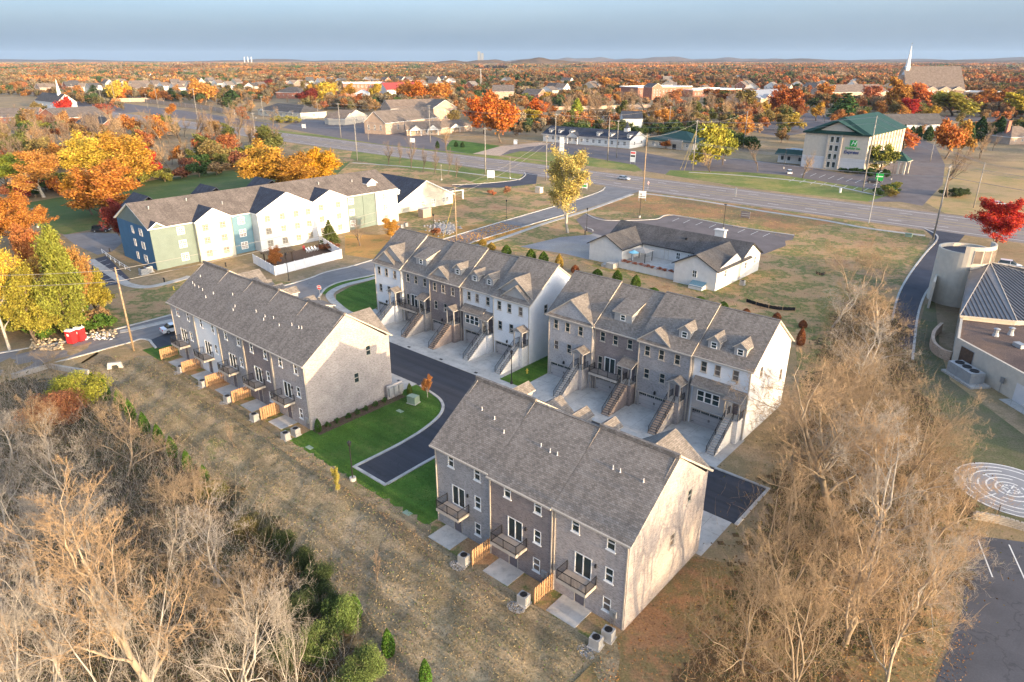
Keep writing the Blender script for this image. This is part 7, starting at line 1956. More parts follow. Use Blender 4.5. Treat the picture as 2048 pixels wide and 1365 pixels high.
# ---- trees round the shops, offices, hotel and church
C_T = [('orange_tree', 0, 812, 210, 165, 44, ORG), ('orange_tree', 1, 840, 212, 164, 50, (0.48, 0.17, 0.035)), ('orange_tree', 2, 885, 212, 167, 52, ORG), ('orange_tree', 3, 968, 268, 192, 62, (0.46, 0.13, 0.03)), ('orange_tree', 0, 1002, 286, 205, 64, (0.50, 0.17, 0.04)), ('orange_tree', 1, 985, 245, 185, 60, (0.40, 0.14, 0.035)), ('yellow_tree', 2, 657, 207, 166, 40, YEL), ('yellow_tree', 3, 628, 202, 170, 34, GOLD), ('maroon_tree', 0, 617, 208, 178, 40, MAR), ('yellow_tree', 1, 700, 196, 168, 28, GOLD), ('yellow_tree', 2, 752, 199, 168, 30, YEL), ('red_tree', 0, 772, 185, 165, 26, RST),
       ('yellow_tree', 3, 1066, 253, 220, 46, (0.40, 0.30, 0.05)), ('orange_tree', 0, 1078, 236, 198, 34, (0.50, 0.13, 0.03)), ('orange_tree', 1, 1098, 232, 205, 30, RST), ('olive_tree', 2, 1418, 335, 250, 62, (0.36, 0.32, 0.05)), ('olive_tree', 3, 1445, 330, 262, 44, (0.30, 0.30, 0.05)), ('red_tree', 0, 1332, 298, 280, 24, RST), ('orange_tree', 1, 1782, 296, 258, 44, (0.46, 0.11, 0.05)), ('orange_tree', 2, 1808, 298, 256, 46, (0.50, 0.16, 0.05)), ('olive_tree', 3, 1760, 346, 290, 52, (0.26, 0.26, 0.06)), ('orange_tree', 0, 1890, 318, 242, 50, (0.46, 0.17, 0.05)), ('orange_tree', 1, 1915, 315, 245, 46, (0.36, 0.20, 0.05)), ('orange_tree', 2, 1578, 232, 178, 52, (0.40, 0.13, 0.045)), ('red_tree', 3, 1552, 228, 182, 40, (0.36, 0.11, 0.05)), ('orange_tree', 0, 1648, 200, 166, 34, ORG), ('orange_tree', 1, 1790, 228, 158, 58, (0.40, 0.20, 0.05)), ('orange_tree', 2, 1838, 222, 168, 56, (0.48, 0.15, 0.05)), ('red_tree', 3, 1817, 236, 198, 42, RED), ('yellow_tree', 0, 1632, 243, 206, 28, GOLD), ('yellow_tree', 1, 1580, 262, 228, 50, (0.38, 0.28, 0.06)), ('olive_tree', 2, 1905, 232, 185, 80, (0.30, 0.26, 0.05)), ('orange_tree', 3, 1965, 218, 180, 46, ORG), ('orange_tree', 0, 1990, 222, 182, 44, RST), ('yellow_tree', 1, 2030, 235, 188, 70, (0.42, 0.34, 0.05)), ('pink_tree', 2, 1740, 212, 172, 40, (0.42, 0.16, 0.10)), ('red_tree', 3, 1560, 205, 170, 34, RST), ('red_maple', 0, 133, 236, 194, 28, RED), ('yellow_tree', 1, 232, 205, 163, 36, YEL), ('orange_tree', 2, 242, 204, 178, 28, (0.55, 0.19, 0.05)), ('yellow_tree', 3, 252, 200, 164, 26, YEL), ('orange_tree', 0, 410, 210, 160, 48, (0.46, 0.24, 0.07)), ('orange_tree', 1, 312, 204, 180, 26, ORG), ('orange_tree', 2, 330, 203, 182, 26, (0.5, 0.22, 0.09)), ('red_tree', 3, 205, 238, 208, 40, (0.30, 0.09, 0.06)), ('red_tree', 0, 530, 178, 160, 40, MAR), ('orange_tree', 1, 1270, 190, 160, 60, (0.42, 0.2, 0.07)), ('orange_tree', 2, 1215, 182, 156, 50, (0.45, 0.22, 0.06)), ('orange_tree', 3, 1425, 200, 178, 50, RST), ('orange_tree', 0, 1455, 205, 182, 44, (0.36, 0.15, 0.06)), ('orange_tree', 1, 1345, 205, 180, 40, (0.38, 0.16, 0.07)), ('olive_tree', 2, 1490, 222, 180, 44, (0.25, 0.2, 0.07))]
nmn = {}
for k, (nm, v, x, y, t, w, c) in enumerate(C_T):
 nmn[nm] = nmn.get(nm, 0) + 1
 near = 'the hotel' if 1540 < x < 1840 and y > 225 else 'the spired church' if x > 1540 else 'the white shops' if 1040 < x < 1500 else 'the brick offices' if x > 500 else 'the far left road'
 pxtree(nm, RNDM[v], x, y, t, w, c, '%s near %s, number %d of its kind' % (nm.replace('_', ' '), near, nmn[nm]), 'autumn trees around the buildings')
E_M = [(1690, 238, 186, 70, (0.06, 0.12, 0.04)), (1675, 226, 196, 40, (0.08, 0.13, 0.04)), (1955, 283, 234, 30, DKG), (1993, 285, 234, 34, DKG), (2035, 272, 240, 38, DKG), (1937, 290, 246, 18, (0.07, 0.11, 0.04)), (1806, 276, 250, 14, DKG), (1822, 278, 252, 14, DKG), (1835, 280, 252, 16, (0.06, 0.10, 0.035)), (1855, 282, 252, 22, (0.06, 0.10, 0.035)), (1153, 250, 198, 34, (0.30, 0.34, 0.06)), (1725, 340, 312, 18, DKG), (875, 297, 282, 10, DKG), (912, 294, 283, 10, DKG), (925, 295, 284, 10, DKG), (345, 202, 176, 40, DKG), (190, 195, 170, 40, DKG), (465, 205, 180, 34, DKG), (1036, 250, 222, 26, (0.06, 0.10, 0.035))]
for k, (x, y, t, w, c) in enumerate(E_M):
 pxtree('evergreen_tree', CONM if w > 34 else ARBM, x, y, t, w, c, 'dark conifer near %s, number %d of the conifers from the list of lawns' % ('the hotel and church' if x > 1500 else 'the shops and offices', k + 1) if False else '%s conifer near %s, number %d' % ('broad' if w > 34 else 'slim', 'the hotel' if x > 1500 else 'the offices and shops' if x > 800 else 'the far left road', k + 1), 'conifers around the buildings')
# bare and brown trees of the middle distance
BM = []
br = random.Random(17)
for k in range(26): BM.append((1105 + k * 16 + br.uniform(-5, 5), br.uniform(228, 252), br.uniform(44, 62), 0))
for k in range(16): BM.append((10 + k * 32 + br.uniform(-12, 12), 336 - k * 4.2 + br.uniform(-12, 12), br.uniform(58, 84), 1))
for k in range(9): BM.append((30 + k * 28 + br.uniform(-8, 8), br.uniform(270, 300), br.uniform(50, 70), 1))
BM += [(1515, 343, 60, 2), (1605, 357, 56, 2), (1895, 395, 105, 2), (1895, 300, 60, 2), (1960, 318, 50, 2), (1970, 290, 40, 2), (1985, 302, 36, 2), (893, 302, 50, 2), (492, 236, 52, 2), (560, 240, 30, 2), (1420, 345, 50, 2), (545, 258, 40, 2)]
for k, (x, y, h, z) in enumerate(BM):
 pxtree('bare_tree', BAREM[k % 3], x, y, y - h, h * br.uniform(0.75, 1.0), (1, 1, 1), '%s, number %d' % (['brown bare tree in the belt behind the white shops', 'bare tree in the wood beyond the green field', 'bare tree among the lots beyond the highway'][z], k + 1), ['bare trees behind the shops', 'bare trees beyond the field', 'bare trees beyond the highway'][z])
# hedges and shrub belts beyond the highway
HB = []
for k in range(34): HB.append((1120 + k * 11.5 + br.uniform(-4, 4), br.uniform(266, 284) + max(0, k - 18) * 1.2, br.uniform(22, 32), br.choice([DKG, (0.06, 0.09, 0.03), (0.10, 0.12, 0.04)])))
for k in range(12): HB.append((1680 + k * 8.5, 345 + k * 0.4 + br.uniform(-2, 2), br.uniform(8, 13), DKG))
for k in range(7): HB.append((553 + k * 7, 245 + br.uniform(-2, 2), br.uniform(11, 15), (0.28, 0.26, 0.06)))
for k in range(10): HB.append((1770 + br.uniform(-18, 26), br.uniform(375, 396), br.uniform(8, 18), br.choice([(0.2, 0.16, 0.05), DKG, OLV])))
for k in range(10): HB.append((1755 + br.uniform(-20, 26), br.uniform(350, 356), 8, DKG))
for k in range(8): HB.append((1900 + br.uniform(-12, 30), br.uniform(388, 396), 14, (0.06, 0.08, 0.03)))
for k in range(16): HB.append((50 + k * 12, 262 + br.uniform(-14, 14), br.uniform(14, 26), br.choice([OLV, BRN, DKG, (0.3, 0.12, 0.05)])))
for k in range(20): HB.append((600 + k * 24, 206 + br.uniform(-6, 8), br.uniform(12, 20), br.choice([DKG, OLV, (0.10, 0.12, 0.04)])))
for k, (x, y, h, c) in enumerate(HB):
 pxtree('shrub', BUSH[k % 2], x, y, y - h, h * 1.5, c, 'shrub number %d of the belts beyond the highway' % (k + 1), 'shrubs beyond the highway')
for k in range(9):
 p = whp(10.2 + k * 1.5, -1.0, 1.65)
 T = tree('planter_flowers', LITTLE, p, 0.5, 0.8, (0.40, 0.14, 0.08), 'dry reddish flowers, %s along the parapet of the white terrace' % od2[k], 'dry flowers along the white parapet', 'plant'); T.location.z = 1.6
def clear_of(p, pad):
 for o in FOOT:
  if (p.x - o[0]) ** 2 + (p.y - o[1]) ** 2 < (o[2] + pad) ** 2: return False
 return True
FOOT = []
for o in bpy.data.objects:
 if o.parent is None and o.get('category') in ('house', 'building', 'office', 'church', 'hall', 'shops', 'restaurant', 'hotel', 'portico', 'spire'):
  c = [ch for ch in o.children if ch.name.startswith('wall')]; L = D = 10.0
  if c: v = np.array([q.co[:] for q in c[0].data.vertices]); L, D = v[:, 0].max(), v[:, 1].max()
  a = o.rotation_euler.z
  for fx in (0.1, 0.5, 0.9):
   for fy in (-0.3, 0.2, 0.8): FOOT.append((o.location.x + math.cos(a) * L * fx - math.sin(a) * D * fy, o.location.y + math.sin(a) * L * fx + math.cos(a) * D * fy, max(6.0, 0.22 * max(L, D))))
NOGO = [[G(*p) for p in q] for q in ([(1370, 322), (1480, 318), (1600, 332), (1700, 350), (1760, 345), (1800, 280), (1880, 280), (1890, 330), (1845, 412), (1735, 404), (1330, 350)], [(990, 315), (1020, 294), (1110, 280), (1260, 295), (1420, 315), (1500, 345), (1340, 352)], [(565, 256), (600, 238), (700, 245), (760, 232), (830, 262), (900, 283), (940, 308), (680, 277)], [(1890, 330), (2060, 325), (2200, 460), (1850, 405)])]
def inside(p, poly):
 c = False; n = len(poly)
 for i in range(n):
  a, b = poly[i], poly[(i + 1) % n]
  if (a.y > p.y) != (b.y > p.y) and p.x < (b.x - a.x) * (p.y - a.y) / (b.y - a.y) + a.x: c = not c
 return c
mr = random.Random(99)
AUT = [(0.40, 0.17, 0.05), (0.33, 0.15, 0.06), (0.45, 0.22, 0.06), (0.27, 0.17, 0.08), (0.22, 0.17, 0.07), (0.30, 0.11, 0.05), (0.46, 0.30, 0.06), (0.13, 0.14, 0.045), (0.36, 0.2, 0.09)]
ACN = ['orange', 'rusty', 'amber', 'brown', 'drab olive', 'dark red', 'golden', 'green', 'tan']
n_ = 0; tries = 0
while n_ < 330 and tries < 9000:
 tries += 1
 if tries % 5 == 4: x, y = mr.uniform(1440, 2075), mr.uniform(198, 292); ok = True
 elif tries % 5 < 2: x, y = mr.uniform(-20, 545), mr.uniform(243, 345); ok = y < 395 - 0.118 * x and y > 200 + (0.10 * x if x > 280 else 45)
 else: x, y = mr.uniform(-20, 2070), 262 - 85 * mr.random() ** 1.1; ok = True
 p = G(x, y)
 ho_ = (p - hn0).dot(HN)
 if not ok or -7 < ho_ < HW_W + 9 or not clear_of(p, 3.5) or any(inside(p, q) for q in NOGO): continue
 k = mr.choice([0, 1, 2, 3, 4, 5, 6, 7, 7, 8, 4]); h = mr.uniform(7.5, 14.5)
 near_ = ho_ < 0
 if mr.random() < (0.5 if near_ else 0.35): tree('bare_tree', BAREM[n_ % 3], p, h, h * mr.uniform(0.34, 0.46), (1, 1, 1), 'bare brown tree', 'trees of the middle distance')
 else: tree('autumn_tree', RNDM[n_ % 4], p, h * 0.9, h * mr.uniform(0.36, 0.5), AUT[k], ACN[k] + ' tree', 'trees of the middle distance')
 n_ += 1
# ------------------------------------------------------------------ poles, wires, lamps, cars, signs and small things
POLES = [(268, 702, 232, 535, 'brown wooden pole between the left terrace and the street', 0, 1), (913, 483, 913, 373, 'tall pale wooden pole beside the side street', 0, 1), (971, 348, 972, 255, 'pole with crossarm on the near verge of the highway', 1, 0), (1092, 361, 1093, 270, 'pole with crossarm and lamp arm behind the big yellow tree', 1, 0), (1110, 309, 1110, 227, 'pole in front of the left end of the shops', 1, 0), (1215, 323, 1221, 235, 'plain pole on the grass island before the shops', 0, 0), (1233, 316, 1238, 240, 'pole before the shop cupola', 1, 0), (1286, 386, 1296, 268, 'tall pole with crossarm at the street corner', 1, 1), (1385, 341, 1394, 240, 'pole with crossarm and guy wires left of the hotel lawn', 1, 0), (1337, 266, 1339, 212, 'grey pole behind the green roofed building', 1, 0), (1486, 300, 1493, 222, 'leaning grey pole beside the hotel annex', 0, 0),
         (1725, 383, 1753, 232, 'tall pole before the hotel end wall', 0, 0), (1866, 478, 1902, 330, 'tall wooden pole at the mouth of the church drive', 1, 0), (1947, 416, 1974, 325, 'dark leaning pole on the dry lawn', 0, 0), (1860, 325, 1871, 285, 'short pole beside the hotel entrance drive', 0, 0), (232, 211, 226, 165, 'far pole by the yellow tree on the left road', 1, 0), (317, 218, 305, 168, 'far leaning pole on the left road', 1, 0), (296, 217, 290, 188, 'short far pole beside the leaning one', 1, 0), (204, 206, 197, 172, 'far pole by the left estate', 1, 0), (396, 242, 388, 177, 'pole with crossarm beyond the bare trees on the left', 1, 0), (210, 275, 204, 226, 'pole before the red brick house', 0, 0), (149, 200, 142, 168, 'far pole left of the estate houses', 1, 0), (513, 285, 505, 225, 'pale pole at the bend of the highway', 1, 0), (682, 276, 678, 206, 'brown pole before the tan office', 1, 0), (715, 322, 710, 240, 'pale pole on the near bank of the highway', 1, 0), (737, 281, 736, 234, 'thin grey pole beside the office forecourt', 0, 0), (861, 285, 859, 210, 'pole before the low columned office', 1, 0), (528, 244, 523, 192, 'pole by the strip office', 1, 0), (637, 239, 635, 203, 'dark pole right of the strip office', 0, 0), (1935, 254, 1939, 232, 'short pole by the dark conifers', 0, 0)]
pole_top = {}
for i, (bx, by, tx, ty, lb, arm, sunny) in enumerate(POLES):
 b = G(bx, by); h = HT(bx, ty, b) if False else HT(tx, ty, b)
 r_ = min(0.2, max(0.12, h * 0.011))
 T = thing('utility_pole', lb, 'utility pole', (b.x, b.y, 0), math.atan2(HWD.y, HWD.x) + PI / 2, 'wooden utility poles')
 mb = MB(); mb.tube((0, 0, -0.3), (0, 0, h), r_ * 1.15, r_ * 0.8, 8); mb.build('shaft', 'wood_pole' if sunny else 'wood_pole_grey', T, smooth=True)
 if arm:
  mb = MB(); mb.box(-1.3, 1.3, -0.07, 0.07, h - 0.75, h - 0.6); mb.build('crossarm', 'wood_pole_grey', T)
  for x in (-1.15, -0.5, 0.5, 1.15):
   mb = MB(); mb.lathe([(0.07, 0), (0.09, 0.08), (0.05, 0.16), (0.08, 0.2), (0.03, 0.26)], 6); put('insulator', shared('insul', lambda: mb.mesh('insulator', 'galvanised')), T, (x, 0, h - 0.6))
 if i in (3, 7, 8, 22):
  mb = MB(); mb.path([(0, 0, h * 0.78), (0, -1.6, h * 0.82), (0, -2.6, h * 0.82)], 0.05, 5); mb.box(-0.2, 0.2, -3.3, -2.5, h * 0.815, h * 0.84); mb.build('lamp_arm', 'galvanised', T)
 pole_top[i] = (b, h)
def wire(pts, label, r=0.018, sag=0.02):
 mb = MB(); q = []
 for a, b in zip(pts[:-1], pts[1:]):
  L = (b - a).length
  for k in range(12):
   t = k / 12; p = a.lerp(b, t); p.z -= sag * L * 4 * t * (1 - t); q.append(p)
 q.append(pts[-1])
 mb.path(q, r * 1.9, 3)
 T = mb.build('power_line', 'wire_grey', None); tag(T, label, 'power line', 'overhead wires')
plain('wire_grey', (0.30, 0.28, 0.27), 0.6, 0.1)
def pt(i, off, dz):
 b, h = pole_top[i]; d = HN * off
 return Vector((b.x + d.x, b.y + d.y, h + dz))
seqN = [22, 24, 2, 3, 7, 12]
for o_, dz, nm_ in ((-1.15, -0.35, 'near'), (0.0, 0.1, 'middle'), (1.15, -0.35, 'outer')):
 wire([pt(i, o_, dz) for i in seqN] + [HWY(hw_len + 200, 8 + o_, 12)], '%s high wire along the near side of the highway' % nm_, 0.022)
wire([pt(i, 0, -3) for i in seqN] + [HWY(hw_len + 200, 8, 10)], 'lower cable along the near side of the highway', 0.035)
seqF = [27, 23, 26, 4, 6, 8, 11, 13]
for o_, dz, nm_ in ((-1.0, -0.4, 'near'), (1.0, -0.4, 'far'), (0, -2.4, 'lower')):
 wire([pt(i, o_, dz) for i in seqF] + [HWY(hw_len + 160, HW_W + 22, 11)], '%s wire along the far side of the highway' % nm_, 0.022)
wire([pt(7, 0, -1), pt(8, 0, -1), pt(10, 0, -0.5)], 'wire crossing the highway towards the hotel annex', 0.025); wire([pt(4, 0, -0.5), pt(9, 0, -0.5), pt(10, 0, -0.5)], 'wire behind the white shops', 0.025)
farL = G(-150, 700)
for k, dz in enumerate((-0.4, -2.2)):
 wire([Vector((farL.x, farL.y, 13 + dz)), pt(0, 0, dz), pt(1, 0, dz), pt(3, 0, dz - 1)], ['upper', 'lower'][k] + ' wire from the brown pole past the apartments', 0.022, 0.015)
seqL = [20, 18, 15, 16, 19, 22]
wire([pt(i, 0, -0.3) for i in seqL], 'wire along the far left road', 0.03)
guy = MB(); b, h = pole_top[8]
for q in ((-4, -2), (-5, 1)): guy.tube((b.x, b.y, h * 0.8), (b.x + q[0], b.y + q[1], 0), 0.04, n=4)
b, h = pole_top[1]; guy.tube((b.x, b.y, h * 0.85), (b.x - 3.5, b.y - 2.5, 0), 0.03, n=4)
tag(guy.build('guy_wire', 'paint_yellow'), 'sloping guy wires of the poles', 'guy wire')
# ---- lamp posts
def lantern_post(p, h, label, conc=False):
 T = thing('lamp_post', label, 'lamp post', (p.x, p.y, 0), YAW, 'black lantern posts')
 mb = MB(); mb.lathe([(0.22, 0), (0.2, 0.25), (0.1, 0.5), (0.075, 0.6), (0.055, h - 0.6), (0.09, h - 0.55)], 10); mb.build('shaft', 'iron', T)
 mb = MB(); mb.lathe([(0.12, h - 0.55), (0.23, h - 0.12), (0.26, h - 0.1), (0.14, h), (0.03, h + 0.14)], 8); mb.build('lantern', 'iron', T)
 mb = MB(); mb.lathe([(0.10, h - 0.52), (0.19, h - 0.14)], 8); mb.build('glass', 'trim_tan', T, (0, 0, 0.005))
 if conc: mb = MB(); mb.lathe([(0.36, -0.1), (0.36, 0.45)], 14); mb.build('footing', 'concrete_apron', T)
 return T
lantern_post(G(706, 962), 5.0, 'black lantern post at the end of the dark lane', True)
lantern_post(G(1023, 768), 5.2, 'black lantern post before the white end house of the back left terrace')
lantern_post(G(1013, 437), 5.4, 'black lantern post on the lawn by the side street')
lantern_post(G(1173, 462), 6.2, 'black lantern post beside the big yellow tree')
lantern_post(G(578, 562), 6.0, 'black lantern post at the corner of the white fence')
lantern_post(G(868, 470), 5.5, 'black lantern post behind the end of the back left terrace')
def lot_light(bx, by, ty, label, mat='iron', head=0.5):
 b = G(bx, by); h = HT(bx, ty, b)
 T = thing('lot_light', label, 'light pole', (b.x, b.y, 0), YAW, 'tall car park lights')
 mb = MB(); mb.tube((0, 0, 0.5), (0, 0, h), 0.09, 0.07, 6); mb.build('shaft', mat, T)
 mb = MB(); mb.lathe([(0.3, 0), (0.3, 0.6)], 10); mb.build('footing', 'concrete_apron', T)
 mb = MB(); mb.box(-0.3, 0.3, -head, 0.1, h - 0.12, h + 0.05); mb.build('head', mat, T)
lot_light(1279, 436, 388, 'black square light by the white board near the street corner'); lot_light(1446, 460, 409, 'black square light in the white house car park'); lot_light(1449, 322, 285, 'dark light before the green roofed building'); lot_light(1567, 338, 300, 'dark light in front of the hotel annex'); lot_light(1782, 360, 325, 'dark light beside the hotel entrance')
lot_light(883, 361, 330, 'pale light on the verge by the low wing', 'wood_pole_grey'); lot_light(1020, 358, 316, 'pale light by the looping drive', 'wood_pole_grey'); lot_light(76, 456, 418, 'pale post behind the orange tree at the left edge', 'wood_pole_grey')
b = G(1737, 447); h = HT(1757, 345, b)
SL = thing('street_lamp', 'tall grey street lamp on the near kerb opposite the hotel', 'street lamp', (b.x, b.y, 0), math.atan2(HWD.y, HWD.x))
mb = MB(); mb.tube((0, 0, 0), (0, 0, h - 0.6), 0.14, 0.09, 8); mb.build('shaft', 'galvanised', SL)
mb = MB(); mb.path([(0, 0, h - 0.6), (0, 0.7, h - 0.1), (0, 2.2, h)], 0.06, 5); mb.box(-0.18, 0.18, 2.0, 2.9, h - 0.06, h + 0.08); mb.build('arm', 'galvanised', SL)
# ---- cars
def car(p, rz, paint, label, suv=False, L=4.6):
 T = thing('car', label, 'car', (p.x, p.y, 0.02), rz, None)
 W, H = 1.84, 1.72 if suv else 1.45
 a = L / 2
 prof = [(-a, 0.32), (-a + 0.02, 0.72), (-a + 0.12, 0.92 if not suv else 1.0), (-a + 1.0, 0.98 if not suv else 1.05), (a - 1.15, 0.97), (a - 0.25, 0.8), (a, 0.62), (a - 0.02, 0.32)]
 mb = MB(); mb.yprism(prof, -W / 2, W / 2)
 cab = [(-a + (0.15 if suv else 0.75), 1.0), (-a + (0.35 if suv else 1.35), H), (a - 2.0, H), (a - 1.1, 0.97)]
 n = len(cab)
 i0 = len(mb.v)
 for (x, z) in cab:
  k = 1.0 if z < 1.2 else 0.8
  mb.v += [(x, -W / 2 * k, z), (x, W / 2 * k, z)]
 mb.f.append((i0 + 2, i0 + 4, i0 + 5, i0 + 3)); mb.m.append(0)
 mb.build('body', paint, T)
 gl = MB(); v = mb.v[i0:]
 gl.poly([v[0], v[2], v[3], v[1]][::-1]); gl.poly([v[4], v[6], v[7], v[5]]); gl.poly([v[0], v[6], v[4], v[2]]); gl.poly([v[1], v[3], v[5], v[7]])
 gl.build('windows', 'glass', T)
 pl = MB()
 for s_ in (-1, 1): pl.tube((0.0, s_ * W / 2 * 0.98, 1.0), (0.0, s_ * W / 2 * 0.81, H - 0.02), 0.05, n=4)
 pl.build('pillar', paint, T)
 def wh():
  m = MB(); m.lathe([(0.20, -0.11), (0.33, -0.11), (0.34, -0.06), (0.34, 0.06), (0.33, 0.11), (0.20, 0.11)], 16)
  for k in range(len(m.v)): x, y, z = m.v[k]; m.v[k] = (x, z, y)
  q = MB(); q.lathe([(0.19, -0.115), (0.05, -0.12)], 12); q.lathe([(0.05, 0.12), (0.19, 0.115)], 12)
  for k in range(len(q.v)): x, y, z = q.v[k]; q.v[k] = (x, z, y)
  return m.mesh('wheel', 'rubber'), q.mesh('rim', 'galvanised')
 if 'wheel' not in MESH: MESH['wheel'] = wh()
 for x in (-a + 0.85, a - 0.9):
  for y in (-W / 2 + 0.1, W / 2 - 0.1):
   o = put('wheel', MESH['wheel'][0], T, (x, y, 0.34)); put('rim', MESH['wheel'][1], o)
 for y in (-0.62, 0.62):
  m = MB(); m.box(-0.05, 0.03, -0.2, 0.2, -0.08, 0.08); put('headlight', shared('hl', lambda: m.mesh('headlight', 'plastic_white')), T, (a - 0.06, y, 0.7))
  m2 = MB(); m2.box(-0.03, 0.05, -0.15, 0.15, -0.1, 0.1); put('tail_light', shared('tl', lambda: m2.mesh('tail_light', 'sign_red')), T, (-a + 0.02, y, 0.8))
 return T
def paint(name, c):
 t = NT(name, 0.3, 0.5); t.col(t.ramp(t.noise(t.ob, 1.0, 2), [(0.3, sh(c, 0.92)), (0.7, sh(c, 1.05))])); t.b.inputs['Coat Weight'].default_value = 0.5
paint('paint_silver', (0.45, 0.47, 0.50)); paint('paint_pearl', (0.75, 0.75, 0.75)); paint('paint_black', (0.02, 0.022, 0.028)); paint('paint_maroon', (0.25, 0.02, 0.02))
hwa = math.atan2(HWD.y, HWD.x)
car(G(1247, 360), hwa, 'paint_silver', 'silver car driving on the highway', L=5.0)
car(G(1578, 348), hwa + PI / 2 + 0.5, 'paint_pearl', 'white car parked before the hotel annex', True)
car(G(1747, 366), hwa + 0.4, 'paint_black', 'dark four wheel drive parked by the green hotel sign', True)
car(G(1995, 412), hwa + 0.25, 'paint_pearl', 'white car on the dry lawn road behind the red maple')
car(G(204, 464), 0.1, 'paint_black', 'dark car parked at the turning circle behind the apartments', True)
car(G(352, 662), YAW + PI / 2 - 0.1, 'paint_pearl', 'white car in the small parking bay by the left terrace')
car(G(2018, 536), hwa + 0.1, 'paint_pearl', 'white car parked behind the fan shaped roof', True)
car(G(749, 231), hwa, 'paint_black', 'dark car parked between the offices')
for k, (x, y, c_) in enumerate(((1225, 218, 'paint_pearl'), (1250, 218, 'paint_black'), (1275, 218, 'paint_silver'), (1530, 236, 'paint_maroon'), (1550, 240, 'paint_silver'), (1572, 250, 'paint_maroon'), (1600, 248, 'paint_silver'), (1545, 212, 'paint_pearl'), (985, 215, 'paint_pearl'), (1010, 222, 'paint_silver'))):
 car(G(x, y), hwa + (k % 3) * 0.5, c_, '%s car, %s from the left in the distant car parks' % ({'paint_pearl': 'white', 'paint_black': 'dark', 'paint_silver': 'silver', 'paint_maroon': 'dark red'}[c_], ['first', 'second', 'third', 'fourth', 'fifth', 'sixth', 'seventh', 'eighth', 'ninth', 'tenth'][sorted(range(10), key=lambda i: (1225, 1250, 1275, 1530, 1550, 1572, 1600, 1545, 985, 1010)[i]).index(k)]))
vb = G(153, 234); VB = thing('minibus', 'red and white minibus parked by the brick gabled wing', 'minibus', (vb.x, vb.y, 0), -0.9)
mb = MB(); mb.box(-3.4, 3.4, -1.1, 1.1, 0.5, 1.6, 0); mb.box(-3.4, 3.2, -1.08, 1.08, 1.6, 2.9, 1); mb.build('body', ['plastic_red', 'plastic_white'], VB)
mb = MB(); mb.box(-3.2, 3.25, -1.1, 1.1, 1.8, 2.5); mb.build('windows', 'glass', VB)
for x in (-2.2, 2.2):
 for y in (-1, 1): put('wheel', MESH['wheel'][0], VB, (x, y, 0.4), scale=(1.2, 1.2, 1.2))
# ---- signs
def mesh_text(body, size, mat, parent, loc, rot, extrude=0.01, shear=0.0, bold=0.0):
 o = text(body, size, mat, parent, loc, rot, extrude, 'lettering', shear, bold)
 return o
def stop_sign(p, h, rz, label):
 T = thing('stop_sign', label, 'stop sign', (p.x, p.y, 0), rz)
 mb = MB(); mb.box(-0.04, 0.04, 0.02, 0.08, 0, h); mb.build('post', 'galvanised', T)
 r_ = 0.5; o_ = [(r_ * math.cos(PI / 8 + k * PI / 4), r_ * math.sin(PI / 8 + k * PI / 4)) for k in range(8)]
 mb = MB(); mb.yprism([(x, z + h) for x, z in o_], 0.0, 0.018); mb.yprism([(x * 0.9, z * 0.9 + h) for x, z in o_], -0.004, -0.001, 1); mb.build('plate', ['plastic_white', 'sign_red'], T)
 text('STOP', 0.38, 'plastic_white', T, (0, -0.01, h), (PI / 2, 0, 0), 0.004, bold=0.012)
stop_sign(G(641, 602), 2.7, -0.25, 'red stop sign at the mouth of the dark lane')
stop_sign(G(1296, 380), 2.4, 0.9, 'red stop sign at the highway corner')
def board(bx, by, w, h0_, h1, rz, label, mat='plastic_white', posts=True, strips=()):
 b = G(bx, by); T = thing('sign_board', label, 'sign', (b.x, b.y, 0), rz, None)
 if posts:
  for x in (-w / 2 + 0.1, w / 2 - 0.1):
   mb = MB(); mb.box(-0.08, 0.08, -0.02, 0.14, 0, h1); mb.build('post', 'galvanised', T, (x, 0.05, 0))
 mb = MB(); mb.box(-w / 2, w / 2, -0.12, 0.03, h0_, h1); mb.build('panel', mat, T)
 for (z0, z1, m) in strips:
  mb = MB(); mb.box(-w / 2 + 0.15, w / 2 - 0.15, -0.135, -0.121, z0, z1); mb.build('stripe', m, T)
board(1123, 318, 2.2, 2.2, 10.0, -0.5, 'tall white sign before the white shops', strips=((2.6, 3.4, 'sign_navy'), (5.0, 5.2, 'galvanised')))
board(1265, 329, 2.4, 1.0, 5.6, -0.5, 'white sign with red head on the grass island', strips=((4.6, 5.3, 'sign_red'), (3.2, 4.0, 'iron')))
board(1284, 402, 2.4, 0.9, 3.2, -0.4, 'plain white board at the street corner', strips=((1.3, 1.6, 'steel'),))
board(1169, 381, 2.0, 0.8, 3.6, -0.5, 'white board behind the big yellow tree', strips=((1.2, 1.9, 'sign_green'),))
board(982, 360, 3.0, 0.8, 3.6, -0.3, 'white panel sign between two posts on the verge')
board(1490, 437, 2.6, 0.2, 2.0, -0.6, 'dark slatted sign by the highway path', 'door_grey', strips=((0.7, 0.9, 'galvanised'), (1.3, 1.5, 'galvanised')))
board(1757, 366, 2.6, 0.8, 3.6, -0.5, 'green hotel sign among the planting', 'sign_green', strips=((2.2, 2.5, 'plastic_white'),))
board(1470, 395, 0.6, 1.2, 3.2, -0.6, 'back of a small road sign beside the highway', 'galvanised')
board(608, 258, 3.0, 0.6, 3.0, -0.4, 'white monument sign at the office forecourt'); board(825, 288, 3.0, 0.8, 3.0, -0.3, 'small white sign before the columned office')
board(203, 190, 6, 3, 12, -0.3, 'distant white sign by the far road'); board(1031, 292, 2.0, 0.8, 3.2, -0.2, 'small white board by the reddish drive')
